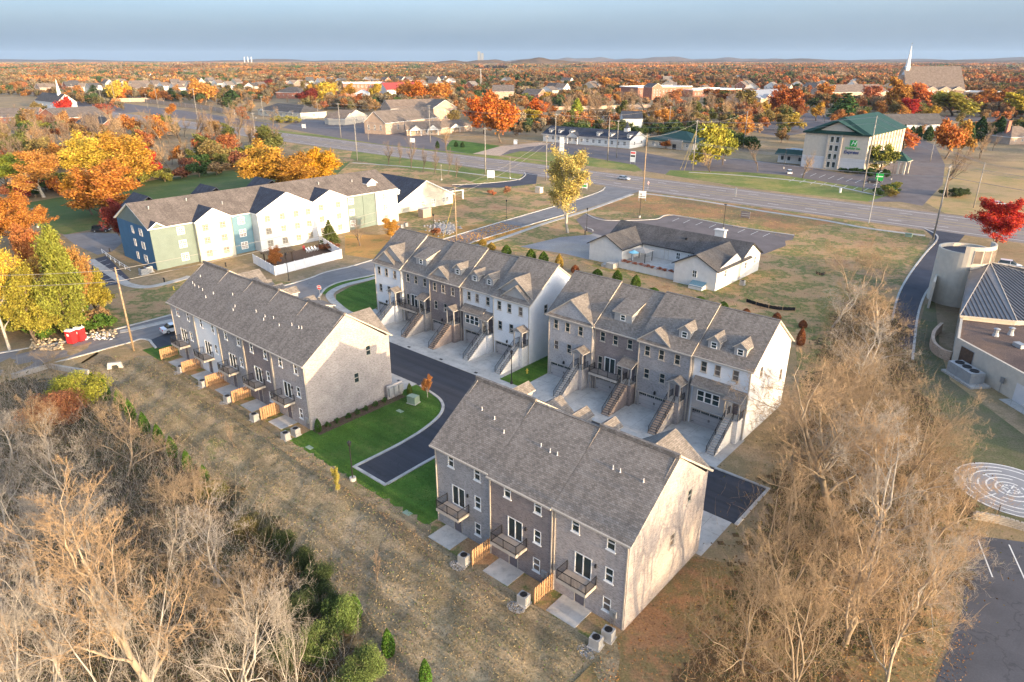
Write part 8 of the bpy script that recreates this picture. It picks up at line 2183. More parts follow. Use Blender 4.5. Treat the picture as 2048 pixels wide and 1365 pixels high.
# ---- boxes, toilets, rubble, silt fence
def toilet(p, rz, label):
 T = thing('portable_toilet', label, 'portable toilet', (p.x, p.y, 0), rz, 'portable toilets by the street')
 mb = MB(); mb.box(-0.58, 0.58, -0.58, 0.58, 0.08, 2.15); mb.build('cabin', 'plastic_red', T)
 mb = MB(); mb.box(-0.45, 0.45, -0.615, -0.58, 0.2, 2.0); mb.build('door', 'plastic_red', T)
 mb = MB(); mb.box(-0.2, 0.22, -0.625, -0.616, 1.35, 1.75); mb.build('notice', 'plastic_white', T)
 mb = MB(); mb.xprism([(-0.62, 2.15), (0.62, 2.15), (0.62, 2.25), (0, 2.42), (-0.62, 2.25)], -0.6, 0.6); mb.build('roof', 'plastic_white', T)
 mb = MB(); mb.tube((0.4, 0.4, 2.2), (0.4, 0.4, 2.6), 0.05); mb.build('vent_pipe', 'plastic_white', T)
 mb = MB(); mb.box(-0.6, 0.6, -0.6, 0.6, 0, 0.08); mb.build('base', 'iron', T)
toilet(G(146, 686), -0.25, 'red portable toilet with white roof, left of two'); toilet(G(163, 681), -0.25, 'red portable toilet with white roof, right of two')
rr2 = np.random.default_rng(9)
def pile(x0, x1, y0, y1, n, mat, label, sz, seed):
 r = np.random.default_rng(seed); P = []
 for k in range(n):
  p = G(r.uniform(x0, x1), r.uniform(y0, y1)); P.append((p.x, p.y, r.uniform(0.02, 0.3)))
 return stones_at('rubble', np.array(P), r.uniform(*sz, n), mat, label, r)
pile(172, 228, 668, 681, 60, 'plastic_white', 'pale bags and rubble beside the portable toilets', (0.12, 0.4), 5); pile(180, 232, 662, 678, 70, 'cardboard', 'tan rubble heap beside the portable toilets', (0.12, 0.45), 6)
pile(62, 128, 680, 702, 110, 'cardboard', 'broken timber and rubble left of the portable toilets', (0.12, 0.5), 7)
hb_ = G(231, 737); T = thing('pipe_headwall', 'small pale concrete arch lying on the dry grass', 'headwall', (hb_.x, hb_.y, 0), 0.3)
mb = MB(); mb.yprism([(-1.1, 0), (-0.5, 0), (-0.5, 0.35), (-0.3, 0.6), (0.3, 0.6), (0.5, 0.35), (0.5, 0), (1.1, 0), (0.9, 0.95), (-0.9, 0.95)], -0.2, 0.2); mb.build('arch', 'concrete_apron', T)
SF = thing('silt_fence', 'sagging black silt fence on the patchy grass', 'fence', (0, 0, 0))
q = smooth_path([(1492, 604), (1520, 613), (1555, 620), (1590, 622)], 4)
mb = MB()
for a, b in zip(q[:-1], q[1:]): mb.poly([(a.x, a.y, 0), (b.x, b.y, 0), (b.x, b.y, 0.62), (a.x, a.y, 0.7)]);
mb.build('fabric', 'fabric_black', SF)
for p in q[::3]: m = MB(); m.box(-0.04, 0.04, -0.04, 0.04, 0, 0.95); m.build('stake', 'wood_pole', SF, (p.x, p.y, 0))
SF2 = thing('silt_fence', 'crumpled black silt fence by the lone bare tree', 'fence', (0, 0, 0))
q = smooth_path([(1632, 548), (1645, 552), (1652, 547)], 4); mb = MB()
for a, b in zip(q[:-1], q[1:]): mb.poly([(a.x, a.y, 0), (b.x, b.y, 0), (b.x, b.y + 0.4, 0.5), (a.x, a.y + 0.3, 0.55)])
mb.build('fabric', 'fabric_black', SF2)
# meter cabinets at the terrace ends
def cabinet(p, rz, label):
 T = thing('meter_cabinet', label, 'meter cabinet', (p.x, p.y, 0), rz, 'meter cabinets at the terrace ends')
 mb = MB(); mb.box(-1.3, 1.3, -0.12, 0.12, 0, 2.0); mb.build('backing_wall', 'brick_lightgrey', T)
 for k in range(3):
  mb = MB(); mb.box(-0.36, 0.36, -0.42, -0.125, 0.5, 1.75); mb.box(-0.3, 0.3, -0.44, -0.42, 1.0, 1.65); mb.build('cabinet', 'galvanised', T, (-0.85 + k * 0.85, 0, 0))
  mb = MB(); mb.tube((0, -0.25, 0), (0, -0.25, 0.5), 0.05); mb.build('conduit', 'steel', T, (-0.85 + k * 0.85, 0, 0))
cabinet(ST(-24.6, 15.0), YAW + PI / 2, 'grey meter cabinets on a brick screen beside the shaded end wall'); cabinet(ST(-54.6, 38.0), YAW - PI / 2 + 0.0, 'grey meter cabinets at the white end house by the round lawn')
p = G(827, 806); T = thing('transformer', 'green metal transformer on the bright lawn', 'transformer', (p.x, p.y, 0), YAW + 0.2)
mb = MB(); mb.box(-0.65, 0.65, -0.55, 0.55, 0.08, 1.05); mb.box(-0.67, 0.67, -0.57, 0.2, 1.05, 1.12); mb.build('casing', 'utility_green', T); mb = MB(); mb.box(-0.75, 0.75, -0.65, 0.65, 0, 0.08); mb.build('pad', 'concrete_walk', T)
for k, (x, y) in enumerate(((800, 823), (815, 1027), (619, 896), (905, 1003))):
 p = G(x, y); T = thing('utility_hatch', ['green utility lid near the transformer', 'green utility lid on the lawn near the meadow', 'green utility lid by the paired condensers', 'green utility lid beside the front terrace'][k], 'utility lid', (p.x, p.y, 0.02), YAW, 'green utility lids')
 mb = MB(); mb.box(-0.5, 0.5, -0.3, 0.3, 0, 0.03); mb.build('plate', 'utility_green', T)
for k, (x, y) in enumerate(((348, 580), (1054, 747))):
 p = G(x, y); T = thing('fire_hydrant', ['yellow fire hydrant beyond the roof of the left terrace', 'yellow fire hydrant on the narrow green lawn'][k], 'hydrant', (p.x, p.y, 0), 0)
 mb = MB(); mb.lathe([(0.16, 0), (0.16, 0.08), (0.12, 0.1), (0.12, 0.55), (0.15, 0.58), (0.12, 0.7), (0.03, 0.78)], 10); mb.build('barrel', 'paint_yellow', T)
 mb = MB(); mb.tube((-0.2, 0, 0.42), (0.2, 0, 0.42), 0.06); mb.build('outlet', 'paint_yellow', T)
def box_thing(name, label, cat, px_, w, d, h, rz, mat, cap=None):
 p = G(*px_); T = thing(name, label, cat, (p.x, p.y, 0), rz)
 mb = MB(); mb.box(-w / 2, w / 2, -d / 2, d / 2, 0, h); mb.build('body', mat, T)
 mb = MB(); mb.box(-w / 2 - 0.08, w / 2 + 0.08, -d / 2 - 0.08, d / 2 + 0.08, h, h + 0.12); mb.build('cap', cap or mat, T)
box_thing('brick_enclosure', 'tan brick bin enclosure before the low wing', 'enclosure', (850, 434), 3.2, 2.2, 2.4, math.radians(48), 'brick_tan', 'trim_tan')
box_thing('utility_cabinet', 'pale cube cabinet on the lawn left of the big yellow tree', 'cabinet', (1078, 386), 2.2, 1.8, 1.9, YAW, 'stucco'); box_thing('utility_cabinet', 'small white cabinet on the striped hotel lawn', 'cabinet', (1680, 386), 0.6, 0.6, 1.4, YAW, 'plastic_white')
box_thing('utility_cabinet', 'small green box on the kerb by the church drive', 'cabinet', (1817, 474), 1.6, 0.8, 0.8, YAW, 'utility_green')
for k, (x, y) in enumerate(((288, 549), (298, 545))): ac_unit(G(x, y), 0.9, ['larger condenser, left of two at the foot of the blue end wall', 'condenser, right of two at the foot of the blue end wall'][k], None).scale = (1.6, 1.6, 1.4)
for k, (x, y) in enumerate(((795, 458), (803, 456), (812, 453))): ac_unit(G(x, y), AP_R, 'dark condenser, %s at the foot of the sage wall' % od2[k], None)
for k, (x, y) in enumerate(((452, 534), (329, 565), (220, 505), (1170, 470), (290, 520))):
 p = G(x, y); T = thing('bollard_light', 'short dark bollard light, %s along the apartment path' % od2[k], 'bollard', (p.x, p.y, 0), 0, 'bollard lights by the apartments'); mb = MB(); mb.lathe([(0.14, 0), (0.12, 0.7), (0.16, 0.72), (0.16, 0.95), (0.05, 1.02)], 8); mb.build('post', 'iron', T)
RF = thing('path_railing', 'white railing along the path by the blue end wall', 'railing', (0, 0, 0))
q = [G(x, y) for x, y in ((205, 507), (222, 520), (240, 532), (262, 546))]; mb = MB()
for a, b in zip(q[:-1], q[1:]): mb.tube((a.x, a.y, 1.0), (b.x, b.y, 1.0), 0.05, n=4); mb.tube((a.x, a.y, 0.5), (b.x, b.y, 0.5), 0.04, n=4)
mb.build('rail', 'plastic_white', RF)
for a, b in zip(q[:-1], q[1:]):
 for t in (0, 0.5): m = MB(); p = a.lerp(b, t); m.box(-0.05, 0.05, -0.05, 0.05, 0, 1.1); m.build('post', 'plastic_white', RF, (p.x, p.y, 0))
BF = thing('wire_fence', 'thin black wire fence along the labyrinth lawn', 'fence', (0, 0, 0))
q = [G(x, y) for x, y in ((1915, 990), (1938, 1012), (1995, 1030), (2048, 1045), (2110, 1062))]; mb = MB()
for a, b in zip(q[:-1], q[1:]):
 for z in (0.2, 0.6, 1.0): mb.tube((a.x, a.y, z), (b.x, b.y, z), 0.012, n=3)
mb.build('wire', 'iron', BF)
for p in q: m = MB(); m.box(-0.03, 0.03, -0.03, 0.03, 0, 1.2); m.build('post', 'iron', BF, (p.x, p.y, 0))
# rip-rap strip on the bank behind the bright lawn, rip-rap by the culvert
r = np.random.default_rng(3)
P = []
for k in range(700):
 p = G(*(np.array([888, 457]) + r.normal(0, 1, 2) * np.array([13, 5]))); P.append((p.x, p.y, 0.05))
stones_at('riprap', np.array(P), r.uniform(0.15, 0.45, 700), 'riprap_stone', 'patch of grey rip-rap stones beside the side street', r)
# ---- far landmarks
p = G(961.5, 173); LT = thing('lattice_mast', 'thin lattice radio mast beyond the offices', 'mast', (p.x, p.y, 0), 0.4); h = HT(961.5, 138, p)
mb = MB()
for a in ((-1.6, -1.6), (1.6, -1.6), (0, 1.8)): mb.tube((a[0], a[1], 0), (a[0] * 0.4, a[1] * 0.4, h), 0.22, 0.15, 4)
mb.build('leg', 'galvanised', LT); mb = MB(); n = 14; cs = ((-1.6, -1.6), (1.6, -1.6), (0, 1.8))
for k in range(n):
 f0, f1 = 1 - 0.6 * k / n, 1 - 0.6 * (k + 1) / n
 for i in range(3): a, b = cs[i], cs[(i + 1) % 3]; mb.tube((a[0] * f0, a[1] * f0, h * k / n), (b[0] * f1, b[1] * f1, h * (k + 1) / n), 0.12, n=3)
mb.build('lattice', 'galvanised', LT)
for k, (x, d) in enumerate(((490, 9000), (497, 9000), (504, 9000))):
 base = Vector(((x - 1024) / CAM_F * (d * _cp + 43 * _sp), d, 0)); T = thing('chimney_stack', 'distant white power station chimney, %s of three on the horizon' % od2[k], 'chimney', (base.x, base.y, 0), 0, 'power station chimneys')
 mb = MB(); mb.lathe([(5, 0), (4, 86)], 12); mb.build('shaft', 'plastic_white', T); mb = MB(); mb.lathe([(4.3, 80), (4.3, 87)], 12); mb.build('rim', 'galvanised', T)
base = Vector(((958 - 1024) / CAM_F * 5700, 6180, 0)); T = thing('hilltop_tower', 'distant grey tower block on the wooded hill', 'tower', (base.x, base.y, 0), 0)
mb = MB(); mb.box(-12, 12, -10, 10, 0, 112); mb.build('block', 'steel', T); mb = MB(); mb.box(16, 38, -10, 10, 0, 100); mb.build('block', 'steel', T)
# ------------------------------------------------------------------ far woods, lake, hills
def forest_variant(seed, H, R, n, leaf, single=True):
 r = np.random.default_rng(seed)
 if single: P = crown_points(r, n, R, H * 0.42, H * 0.56, 12)
 else:                                                    # a clump of several crowns
  ps = []
  for k in range(9):
   a, q = r.uniform(0, 2 * PI), R * math.sqrt(r.uniform(0, 1)); h = H * r.uniform(0.7, 1.1)
   c = crown_points(r, n // 9, R * 0.34, h * 0.45, h * 0.55, 7); c[:, 0] += q * math.cos(a); c[:, 1] += q * math.sin(a); ps.append(c)
  P = np.concatenate(ps)
 V, F = card_cloud(P, leaf, r)
 me = np_mesh('far_crown', V, F, 'leaf_far', 4)
 return bpy.data.objects.new('far_crown', me)
vcol = bpy.data.collections.new('far_crowns')
fv = [forest_variant(200 + k, 12, 5.5, 950, 1.0) for k in range(4)] + [forest_variant(210 + k, 15, 22, 2200, 2.4, False) for k in range(3)] + [forest_variant(220 + k, 18, 75, 1300, 10, False) for k in range(2)]
for o in fv: vcol.objects.link(o)
def instancer(name, P, idx, scl, tint, label):
 me = bpy.data.meshes.new(name); me.vertices.add(len(P)); me.vertices.foreach_set('co', np.asarray(P, np.float32).ravel())
 a = me.attributes.new('idx', 'INT', 'POINT'); a.data.foreach_set('value', np.asarray(idx, np.int32))
 a = me.attributes.new('scl', 'FLOAT', 'POINT'); a.data.foreach_set('value', np.asarray(scl, np.float32))
 a = me.attributes.new('rotz', 'FLOAT', 'POINT'); a.data.foreach_set('value', np.random.default_rng(5).uniform(0, 6.28, len(P)).astype(np.float32))
 a = me.attributes.new('tint', 'FLOAT_COLOR', 'POINT'); a.data.foreach_set('color', np.concatenate([tint, np.ones((len(P), 1))], 1).astype(np.float32).ravel())
 o = put(name, me)
 g = bpy.data.node_groups.new(name, 'GeometryNodeTree')
 g.interface.new_socket('Geometry', in_out='INPUT', socket_type='NodeSocketGeometry'); g.interface.new_socket('Geometry', in_out='OUTPUT', socket_type='NodeSocketGeometry')
 N, K = g.nodes, g.links
 gi, go = N.new('NodeGroupInput'), N.new('NodeGroupOutput')
 ci = N.new('GeometryNodeCollectionInfo'); ci.inputs['Collection'].default_value = vcol; ci.inputs['Separate Children'].default_value = True; ci.inputs['Reset Children'].default_value = True
 ip = N.new('GeometryNodeInstanceOnPoints'); ip.inputs['Pick Instance'].default_value = True
 def attr(nm, ty):
  n = N.new('GeometryNodeInputNamedAttribute'); n.data_type = ty; n.inputs['Name'].default_value = nm; return n.outputs[0]
 mp = N.new('GeometryNodeMeshToPoints'); K.new(gi.outputs[0], mp.inputs['Mesh'])
 K.new(mp.outputs[0], ip.inputs['Points']); K.new(ci.outputs[0], ip.inputs['Instance']); K.new(attr('idx', 'INT'), ip.inputs['Instance Index'])
 cx = N.new('ShaderNodeCombineXYZ'); K.new(attr('rotz', 'FLOAT'), cx.inputs[2])
 K.new(cx.outputs[0], ip.inputs['Rotation']); K.new(attr('scl', 'FLOAT'), ip.inputs['Scale']); K.new(ip.outputs[0], go.inputs[0])
 m = o.modifiers.new('scatter', 'NODES'); m.node_group = g
 return tag(o, label, None, None, 'stuff')
# lake arms and clearings
lakes = [[(1268, 157), (1300, 153), (1362, 158), (1350, 164), (1300, 165), (1272, 161)], [(915, 141), (960, 137), (1040, 138), (1020, 143), (960, 145)]]
lake_w = []
for k, l in enumerate(lakes):
 sheet('lake', l, 0.5, 'water', ['pale arm of the lake beyond the bare trees', 'far sheet of lake water below the wooded hill'][k]); lake_w.append([G(*p) for p in l])
def in_poly(x, y, poly):
 c = np.zeros(len(x), bool); n = len(poly)
 for i in range(n):
  a, b = poly[i], poly[(i + 1) % n]
  if a.y == b.y: continue
  m = ((a.y > y) != (b.y > y)) & (x < (b.x - a.x) * (y - a.y) / (b.y - a.y) + a.x); c ^= m
 return c
# footprint discs that the woods keep clear of
keep = []
for o in bpy.data.objects:
 if o.parent is None and o.get('category') in ('house', 'building', 'office', 'church', 'hall', 'shops', 'restaurant', 'hotel', 'portico', 'car', 'spire', 'minibus') and o.location.y > 300:
  c = [ch for ch in o.children if ch.name.startswith('wall')]
  L = D = 10.0
  if c: v = np.array([q.co[:] for q in c[0].data.vertices]); L, D = v[:, 0].max(), v[:, 1].max()
  a = o.rotation_euler.z
  for fx in (0.15, 0.5, 0.85):
   for fy in (0.0, 0.6): keep.append((o.location.x + math.cos(a) * L * fx - math.sin(a) * D * fy, o.location.y + math.sin(a) * L * fx + math.cos(a) * D * fy, max(9.0, 0.28 * max(L, D) + 5)))
keep = np.array(keep)
fr = np.random.default_rng(77)
def ring_points(n, r0, r1, half=math.radians(44)):
 a = fr.uniform(-half, half, n); q = np.sqrt(fr.uniform(r0 * r0, r1 * r1, n))
 return q * np.sin(a), q * np.cos(a)
TN = np.array([(0.31, 0.14, 0.06), (0.23, 0.145, 0.085), (0.36, 0.17, 0.065), (0.18, 0.135, 0.09), (0.40, 0.18, 0.08), (0.26, 0.16, 0.08), (0.16, 0.135, 0.065), (0.075, 0.105, 0.045), (0.31, 0.12, 0.065), (0.29, 0.22, 0.15), (0.22, 0.18, 0.13)])
def tints(n, x, y):
 k = fr.choice(len(TN), n, p=np.array([.10, .13, .07, .15, .05, .11, .10, .11, .04, .06, .08]))
 t = TN[k] * fr.uniform(0.75, 1.25, (n, 1))
 w = np.sin(x * 0.004 + 1.3) * np.sin(y * 0.003) * 0.5 + 0.5
 return t * (0.8 + 0.35 * w[:, None]) * np.where(x[:, None] > y[:, None] * 0.1, np.array([[1.1, 0.98, 0.9]]), np.array([[0.95, 1.0, 1.0]]))
def hway_off(x, y): return (x - hn0.x) * HN.x + (y - hn0.y) * HN.y
P, I, S, C = [], [], [], []
def add_ring(n, r0, r1, idx, sc, buf=0.0, cond=None, zf=0.0):
 x, y = ring_points(n, r0, r1)
 m = np.ones(n, bool)
 for l in lake_w: m &= ~in_poly(x, y, l)
 if len(keep) and r0 < 2500:
  for kx, ky, kr in keep: m &= (np.hypot(x - kx, y - ky) > kr + buf)
  # keep sight lines to the houses open: nothing directly in front of them
  for kx, ky, kr in keep: m &= ~((np.abs(x - kx * (y / ky)) < kr * 0.7) & (y < ky) & (y > ky - 110))
 if cond is not None: m &= cond(x, y)
 x, y = x[m], y[m]; n = len(x)
 P.append(np.stack([x, y, np.full(n, zf)], 1)); I.append(fr.choice(idx, n)); S.append(fr.uniform(*sc, n)); C.append(tints(n, x, y))
clump = lambda x, y: (np.sin(x * 0.021 + 0.7) * np.sin(y * 0.017 + x * 0.006) + np.sin(x * 0.05) * np.sin(y * 0.043) * 0.6 + fr.normal(0, 0.35, len(x))) > -0.15
lots = [[G(*p) for p in q] for q in ([(1370, 322), (1480, 318), (1600, 332), (1700, 350), (1760, 345), (1800, 280), (1900, 270), (2100, 280), (2200, 460), (1735, 404), (1330, 350)], [(990, 315), (1020, 294), (1110, 270), (1260, 285), (1420, 295), (1500, 345), (1340, 352)], [(500, 262), (510, 222), (760, 225), (960, 250), (1000, 312), (680, 280)], [(1500, 260), (1520, 225), (1680, 215), (1700, 250)], [(1780, 262), (1800, 225), (1960, 228), (1950, 262)], [(300, 235), (190, 205), (350, 200), (480, 228), (560, 255)])]
def far_side(x, y):
 m = hway_off(x, y) > 40
 for l in lots: m &= ~in_poly(x, y, l)
 return m
add_ring(2600, 430, 760, [0, 1, 2, 3], (0.55, 0.95), 2.0, lambda x, y: far_side(x, y) & clump(x, y) & (fr.uniform(0, 1, len(x)) < 0.8))
add_ring(9000, 700, 1500, [0, 1, 2, 3], (0.6, 1.15), 0.0, lambda x, y: far_side(x, y) & clump(x, y))
add_ring(5200, 1450, 3600, [4, 5, 6], (0.7, 1.15), 0.0, lambda x, y: np.sin(x * 0.009) * np.sin(y * 0.007) > -0.72)
add_ring(9000, 3400, 14000, [7, 8], (0.7, 1.2))
instancer('far_woods', np.concatenate(P), np.concatenate(I), np.concatenate(S), np.concatenate(C), 'autumn woods and suburban trees stretching to the horizon')
# ---- hills on the horizon
t = NT('hill_woods', 1.0, 0.0)
t.col(t.ramp(t.noise(t.wp, 0.012, 6, 0.7), [(0.35, (0.09, 0.07, 0.05)), (0.65, (0.19, 0.12, 0.07))]))
hr_ = random.Random(5)
def hill(px0, px1, y, hpx, label, seed):
 """a long rounded ridge with width and depth of its own"""
 x0, x1 = (px0 - 1024) / CAM_F * y * 1.0, (px1 - 1024) / CAM_F * y * 1.0
 r = random.Random(seed); n, m = 48, 9
 ph = [r.uniform(0, 6.28) for _ in range(5)]
 H = CAM_H + 0.7 * hpx / CAM_F * y
 V, F = [], []
 for j in range(m):
  v = j / (m - 1)
  for i in range(n + 1):
   u = i / n
   e = math.sin(PI * u) ** 0.6 * math.sin(PI * v) ** 0.9
   z = H * e * (0.72 + 0.16 * math.sin(u * 9 + ph[0]) + 0.12 * math.sin(u * 23 + ph[1]) + 0.05 * math.sin(u * 51 + ph[2]))
   V.append((x0 + (x1 - x0) * u, y + (v - 0.5) * (x1 - x0) * 0.3, z - 2))
 for j in range(m - 1):
  for i in range(n): a = j * (n + 1) + i; F.append((a, a + 1, a + n + 2, a + n + 1))
 o = put('hill', np_mesh('hill', np.array(V), np.array(F), 'hill_woods', 4, smooth=True)); tag(o, label, None, None, 'structure')
hill(860, 1180, 6200, 11, 'wooded hill with the tower block left of centre', 1); hill(1180, 1560, 15000, 13, 'blue distant hill right of centre', 2); hill(1000, 1260, 17000, 10, 'low blue hill at the centre of the horizon', 3)
hill(1500, 2300, 14000, 10, 'long blue ridge at the right horizon', 4); hill(-400, 520, 15000, 6, 'low ridge at the left horizon', 5); hill(380, 900, 13000, 5, 'low ridge behind the chimneys', 6); hill(1600, 2400, 9000, 8, 'wooded rise at the right behind the church', 7)
hill(1150, 1800, 11000, 6, 'faint middle ridge behind the lake', 8)
# ------------------------------------------------------------------ undergrowth, leaf litter and grass tufts
def scatter_cards(name, poly, n, size, color, label, zr=(0.0, 0.3), seed=1, flat=0.2, jit=0.0, elong=1.4):
 r = np.random.default_rng(seed)
 xs_, ys_ = [p.x for p in poly], [p.y for p in poly]
 x = r.uniform(min(xs_), max(xs_), n * 3); y = r.uniform(min(ys_), max(ys_), n * 3)
 m = in_poly(x, y, poly); x, y = x[m][:n], y[m][:n]
 if name == 'undergrowth': x, y = x + r.normal(0, 1.9, len(x)), y + r.normal(0, 1.9, len(x))
 z = r.uniform(*zr, len(x)) ** 1.0
 zz = np.array([relief(*TST((a, b))) for a, b in zip(x, y)])
 V, F = card_cloud(np.stack([x, y, z + zz], 1), size, r, flat, elong)
 o = put(name, np_mesh(name, V, F, 'leaf', 4), color=color)
 return tag(o, label, None, None, 'stuff')
def twigs(name, poly, n, hgt, mat, label, seed, rad=0.008):
 r = np.random.default_rng(seed)
 xs_, ys_ = [p.x for p in poly], [p.y for p in poly]
 x = r.uniform(min(xs_), max(xs_), n * 3); y = r.uniform(min(ys_), max(ys_), n * 3)
 m = in_poly(x, y, poly); x, y = x[m][:n], y[m][:n]; n = len(x)
 x, y = x + r.normal(0, 1.6, n), y + r.normal(0, 1.6, n)
 z = r.uniform(0, hgt * 0.6, n)
 p0 = np.stack([x, y, z], 1); d = r.normal(0, 0.6, (n, 3)); d[:, 2] = np.abs(d[:, 2]) + 0.5; d /= np.linalg.norm(d, axis=1, keepdims=True)
 p1 = p0 + d * r.uniform(0.5, hgt, (n, 1)) * 0.6; p2 = p1 + (d + r.normal(0, 0.35, (n, 3))) * r.uniform(0.3, hgt * 0.4, (n, 1))
 v, f = join_tubes([tubes(p0, p1, np.full(n, rad * 1.5), np.full(n, rad), 3), tubes(p1, p2, np.full(n, rad), np.full(n, rad * 0.6), 3)])
 return tag(put(name, np_mesh(name, v, f, mat, 4)), label, None, None, 'stuff')
hedge_r = [G(*p) for p in ((1690, 600), (1790, 620), (1830, 760), (1900, 900), (1925, 1050), (1900, 1150), (1835, 1255), (1690, 1330), (1540, 1500), (1380, 1500), (1400, 1250), (1500, 1130), (1540, 1000), (1600, 850), (1640, 720))]
wood_l = [G(*p) for p in ((0, 760), (60, 765), (170, 770), (240, 850), (340, 930), (430, 985), (540, 1080), (620, 1200), (700, 1330), (720, 1500), (-150, 1500), (-150, 800))]
def wood_floor(poly, z, mat, label, cell=0.6):
 """leaf-strewn floor laid cell by cell so that its margin is ragged"""
 xs_, ys_ = [p.x for p in poly], [p.y for p in poly]; r = np.random.default_rng(4)
 X, Y = np.meshgrid(np.arange(min(xs_) - 3, max(xs_) + 3, cell), np.arange(min(ys_) - 3, max(ys_) + 3, cell)); X, Y = X.ravel(), Y.ravel()
 w = np.sin(X * 0.5 + Y * 0.2) + 0.8 * np.sin(X * 0.3 - Y * 0.9) + r.normal(0, 0.7, len(X)); v_ = np.sin(Y * 0.6 - X * 0.4) + 0.7 * np.sin(X * 1.1 + 1) + r.normal(0, 0.7, len(X))
 m = in_poly(X + 0.9 * w, Y + 0.9 * v_, poly); X, Y = X[m], Y[m]
 V = np.stack([np.stack([X + dx * cell, Y + dy * cell, np.full(len(X), z)], 1) for dx, dy in ((0, 0), (1, 0), (1, 1), (0, 1))], 1).reshape(-1, 3)
 tag(put('woodland_floor', np_mesh('woodland_floor', V, np.arange(len(V)).reshape(-1, 4), mat, 4)), label, None, None, 'structure')
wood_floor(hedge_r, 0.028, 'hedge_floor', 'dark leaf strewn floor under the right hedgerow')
wood_floor(wood_l, 0.25, 'wood_floor', 'dark leaf strewn floor of the lower left wood')
twigs('undergrowth', hedge_r, 12000, 3.4, 'twig_dark', 'tangle of dark twigs under the right hedgerow', 1)
twigs('undergrowth', hedge_r, 5000, 2.2, 'twig_brown', 'tangle of brown twigs under the right hedgerow', 2)
scatter_cards('undergrowth', hedge_r, 20000, 0.17, (0.15, 0.095, 0.04), 'brown and rusty brush under the right hedgerow', (0, 1.3), 3)
scatter_cards('undergrowth', hedge_r, 12000, 0.17, (0.10, 0.105, 0.035), 'olive brush under the right hedgerow', (0, 1.6), 4)
twigs('undergrowth', wood_l, 9000, 3.0, 'twig_grey', 'tangle of grey twigs in the lower left wood', 5)
twigs('undergrowth', wood_l, 5000, 2.6, 'twig_dark', 'tangle of dark twigs in the lower left wood', 6)
scatter_cards('undergrowth', wood_l, 18000, 0.16, (0.07, 0.085, 0.035), 'dull green brush in the lower left wood', (0, 1.4), 7)
scatter_cards('undergrowth', wood_l, 10000, 0.16, (0.12, 0.085, 0.05), 'brown brush in the lower left wood', (0, 1.6), 8)
# meadow tufts
meadow_p = [ST(-70, -6), ST(-62, -0.5), ST(-25, -1.5), ST(0, -2.4), ST(22, -3.2), ST(30, -10), ST(24, -30), ST(-20, -30), ST(-64, -18)]
scatter_cards('grass', meadow_p, 42000, 0.085, (0.27, 0.21, 0.13), 'dry tan grass tufts of the meadow', (0.0, 0.09), 11, 0.0, elong=2.2)
scatter_cards('grass', meadow_p, 22000, 0.085, (0.13, 0.12, 0.07), 'dull brown grass tufts of the meadow', (0.0, 0.08), 12, 0.0, elong=2.2)
scatter_cards('weeds', meadow_p, 6000, 0.10, (0.12, 0.20, 0.045), 'green weeds among the meadow grass', (0.0, 0.08), 13, 0.4)
for q_, nn, sd in ((lawn_pts, 9000, 21), ([ST(-17.6, 28.5), ST(-13.4, 28.5), ST(-13.4, 48), ST(-17.6, 48)], 2500, 22), ([P2(p) for p in ((757, 612), (735, 630), (712, 632), (690, 618), (672, 600), (672, 590), (700, 574), (752, 558))], 3000, 23)):
 scatter_cards('grass', q_, nn, 0.09, (0.085, 0.165, 0.03), ['grass blades of the bright lawn', 'grass blades between the back terraces', 'grass blades of the round lawn'][sd - 21], (0.0, 0.05), sd, 0.0, elong=1.8)
scatter_cards('grass', [ST(-25, -2.3), ST(0, -2.4), ST(0, -1.0), ST(-25, -0.9)], 2500, 0.12, (0.10, 0.17, 0.04), 'ragged grass fringe of the bright lawn', (0.0, 0.06), 25, 0.2)
bank = [ST(-27, -3.4), ST(2, -3.6), ST(2, -1.5), ST(-27, -1.2)]
scatter_cards('leaf_litter', bank, 7000, 0.10, (0.40, 0.27, 0.16), 'fallen tan leaves on the bank along the bright lawn', (0.0, 0.05), 24, 0.8)
wh_l = [G(*p) for p in ((1300, 395), (1520, 425), (1735, 452), (1848, 470), (1820, 560), (1780, 640), (1640, 770), (1600, 800), (1590, 690), (1430, 610), (1150, 535), (990, 500), (1040, 495), (1178, 522), (1430, 570), (1505, 530), (1590, 480), (1345, 430), (1215, 438))]
scatter_cards('grass', wh_l, 5000, 0.16, (0.40, 0.27, 0.14), 'dry tan tufts around the white house', (0.0, 0.1), 31, 0.0, elong=1.8)
scatter_cards('grass', wh_l, 2500, 0.16, (0.13, 0.17, 0.05), 'green tufts around the white house', (0.0, 0.1), 32, 0.0, elong=1.8)
red_p = [ST(22.1, -8), ST(44, -12), ST(44, 18), ST(22.3, 12.4)]
scatter_cards('leaf_litter', red_p, 6000, 0.12, (0.34, 0.17, 0.07), 'fallen rusty leaves beside the sunlit end wall', (0.01, 0.06), 14, 0.8)
lit = [ST(-82, 60), ST(-75.5, 60), ST(-75.5, 106), ST(-86, 106)]
scatter_cards('leaf_litter', lit, 5000, 0.25, (0.50, 0.27, 0.08), 'orange fallen leaves on the lawn by the apartments', (0.01, 0.05), 15, 0.8)
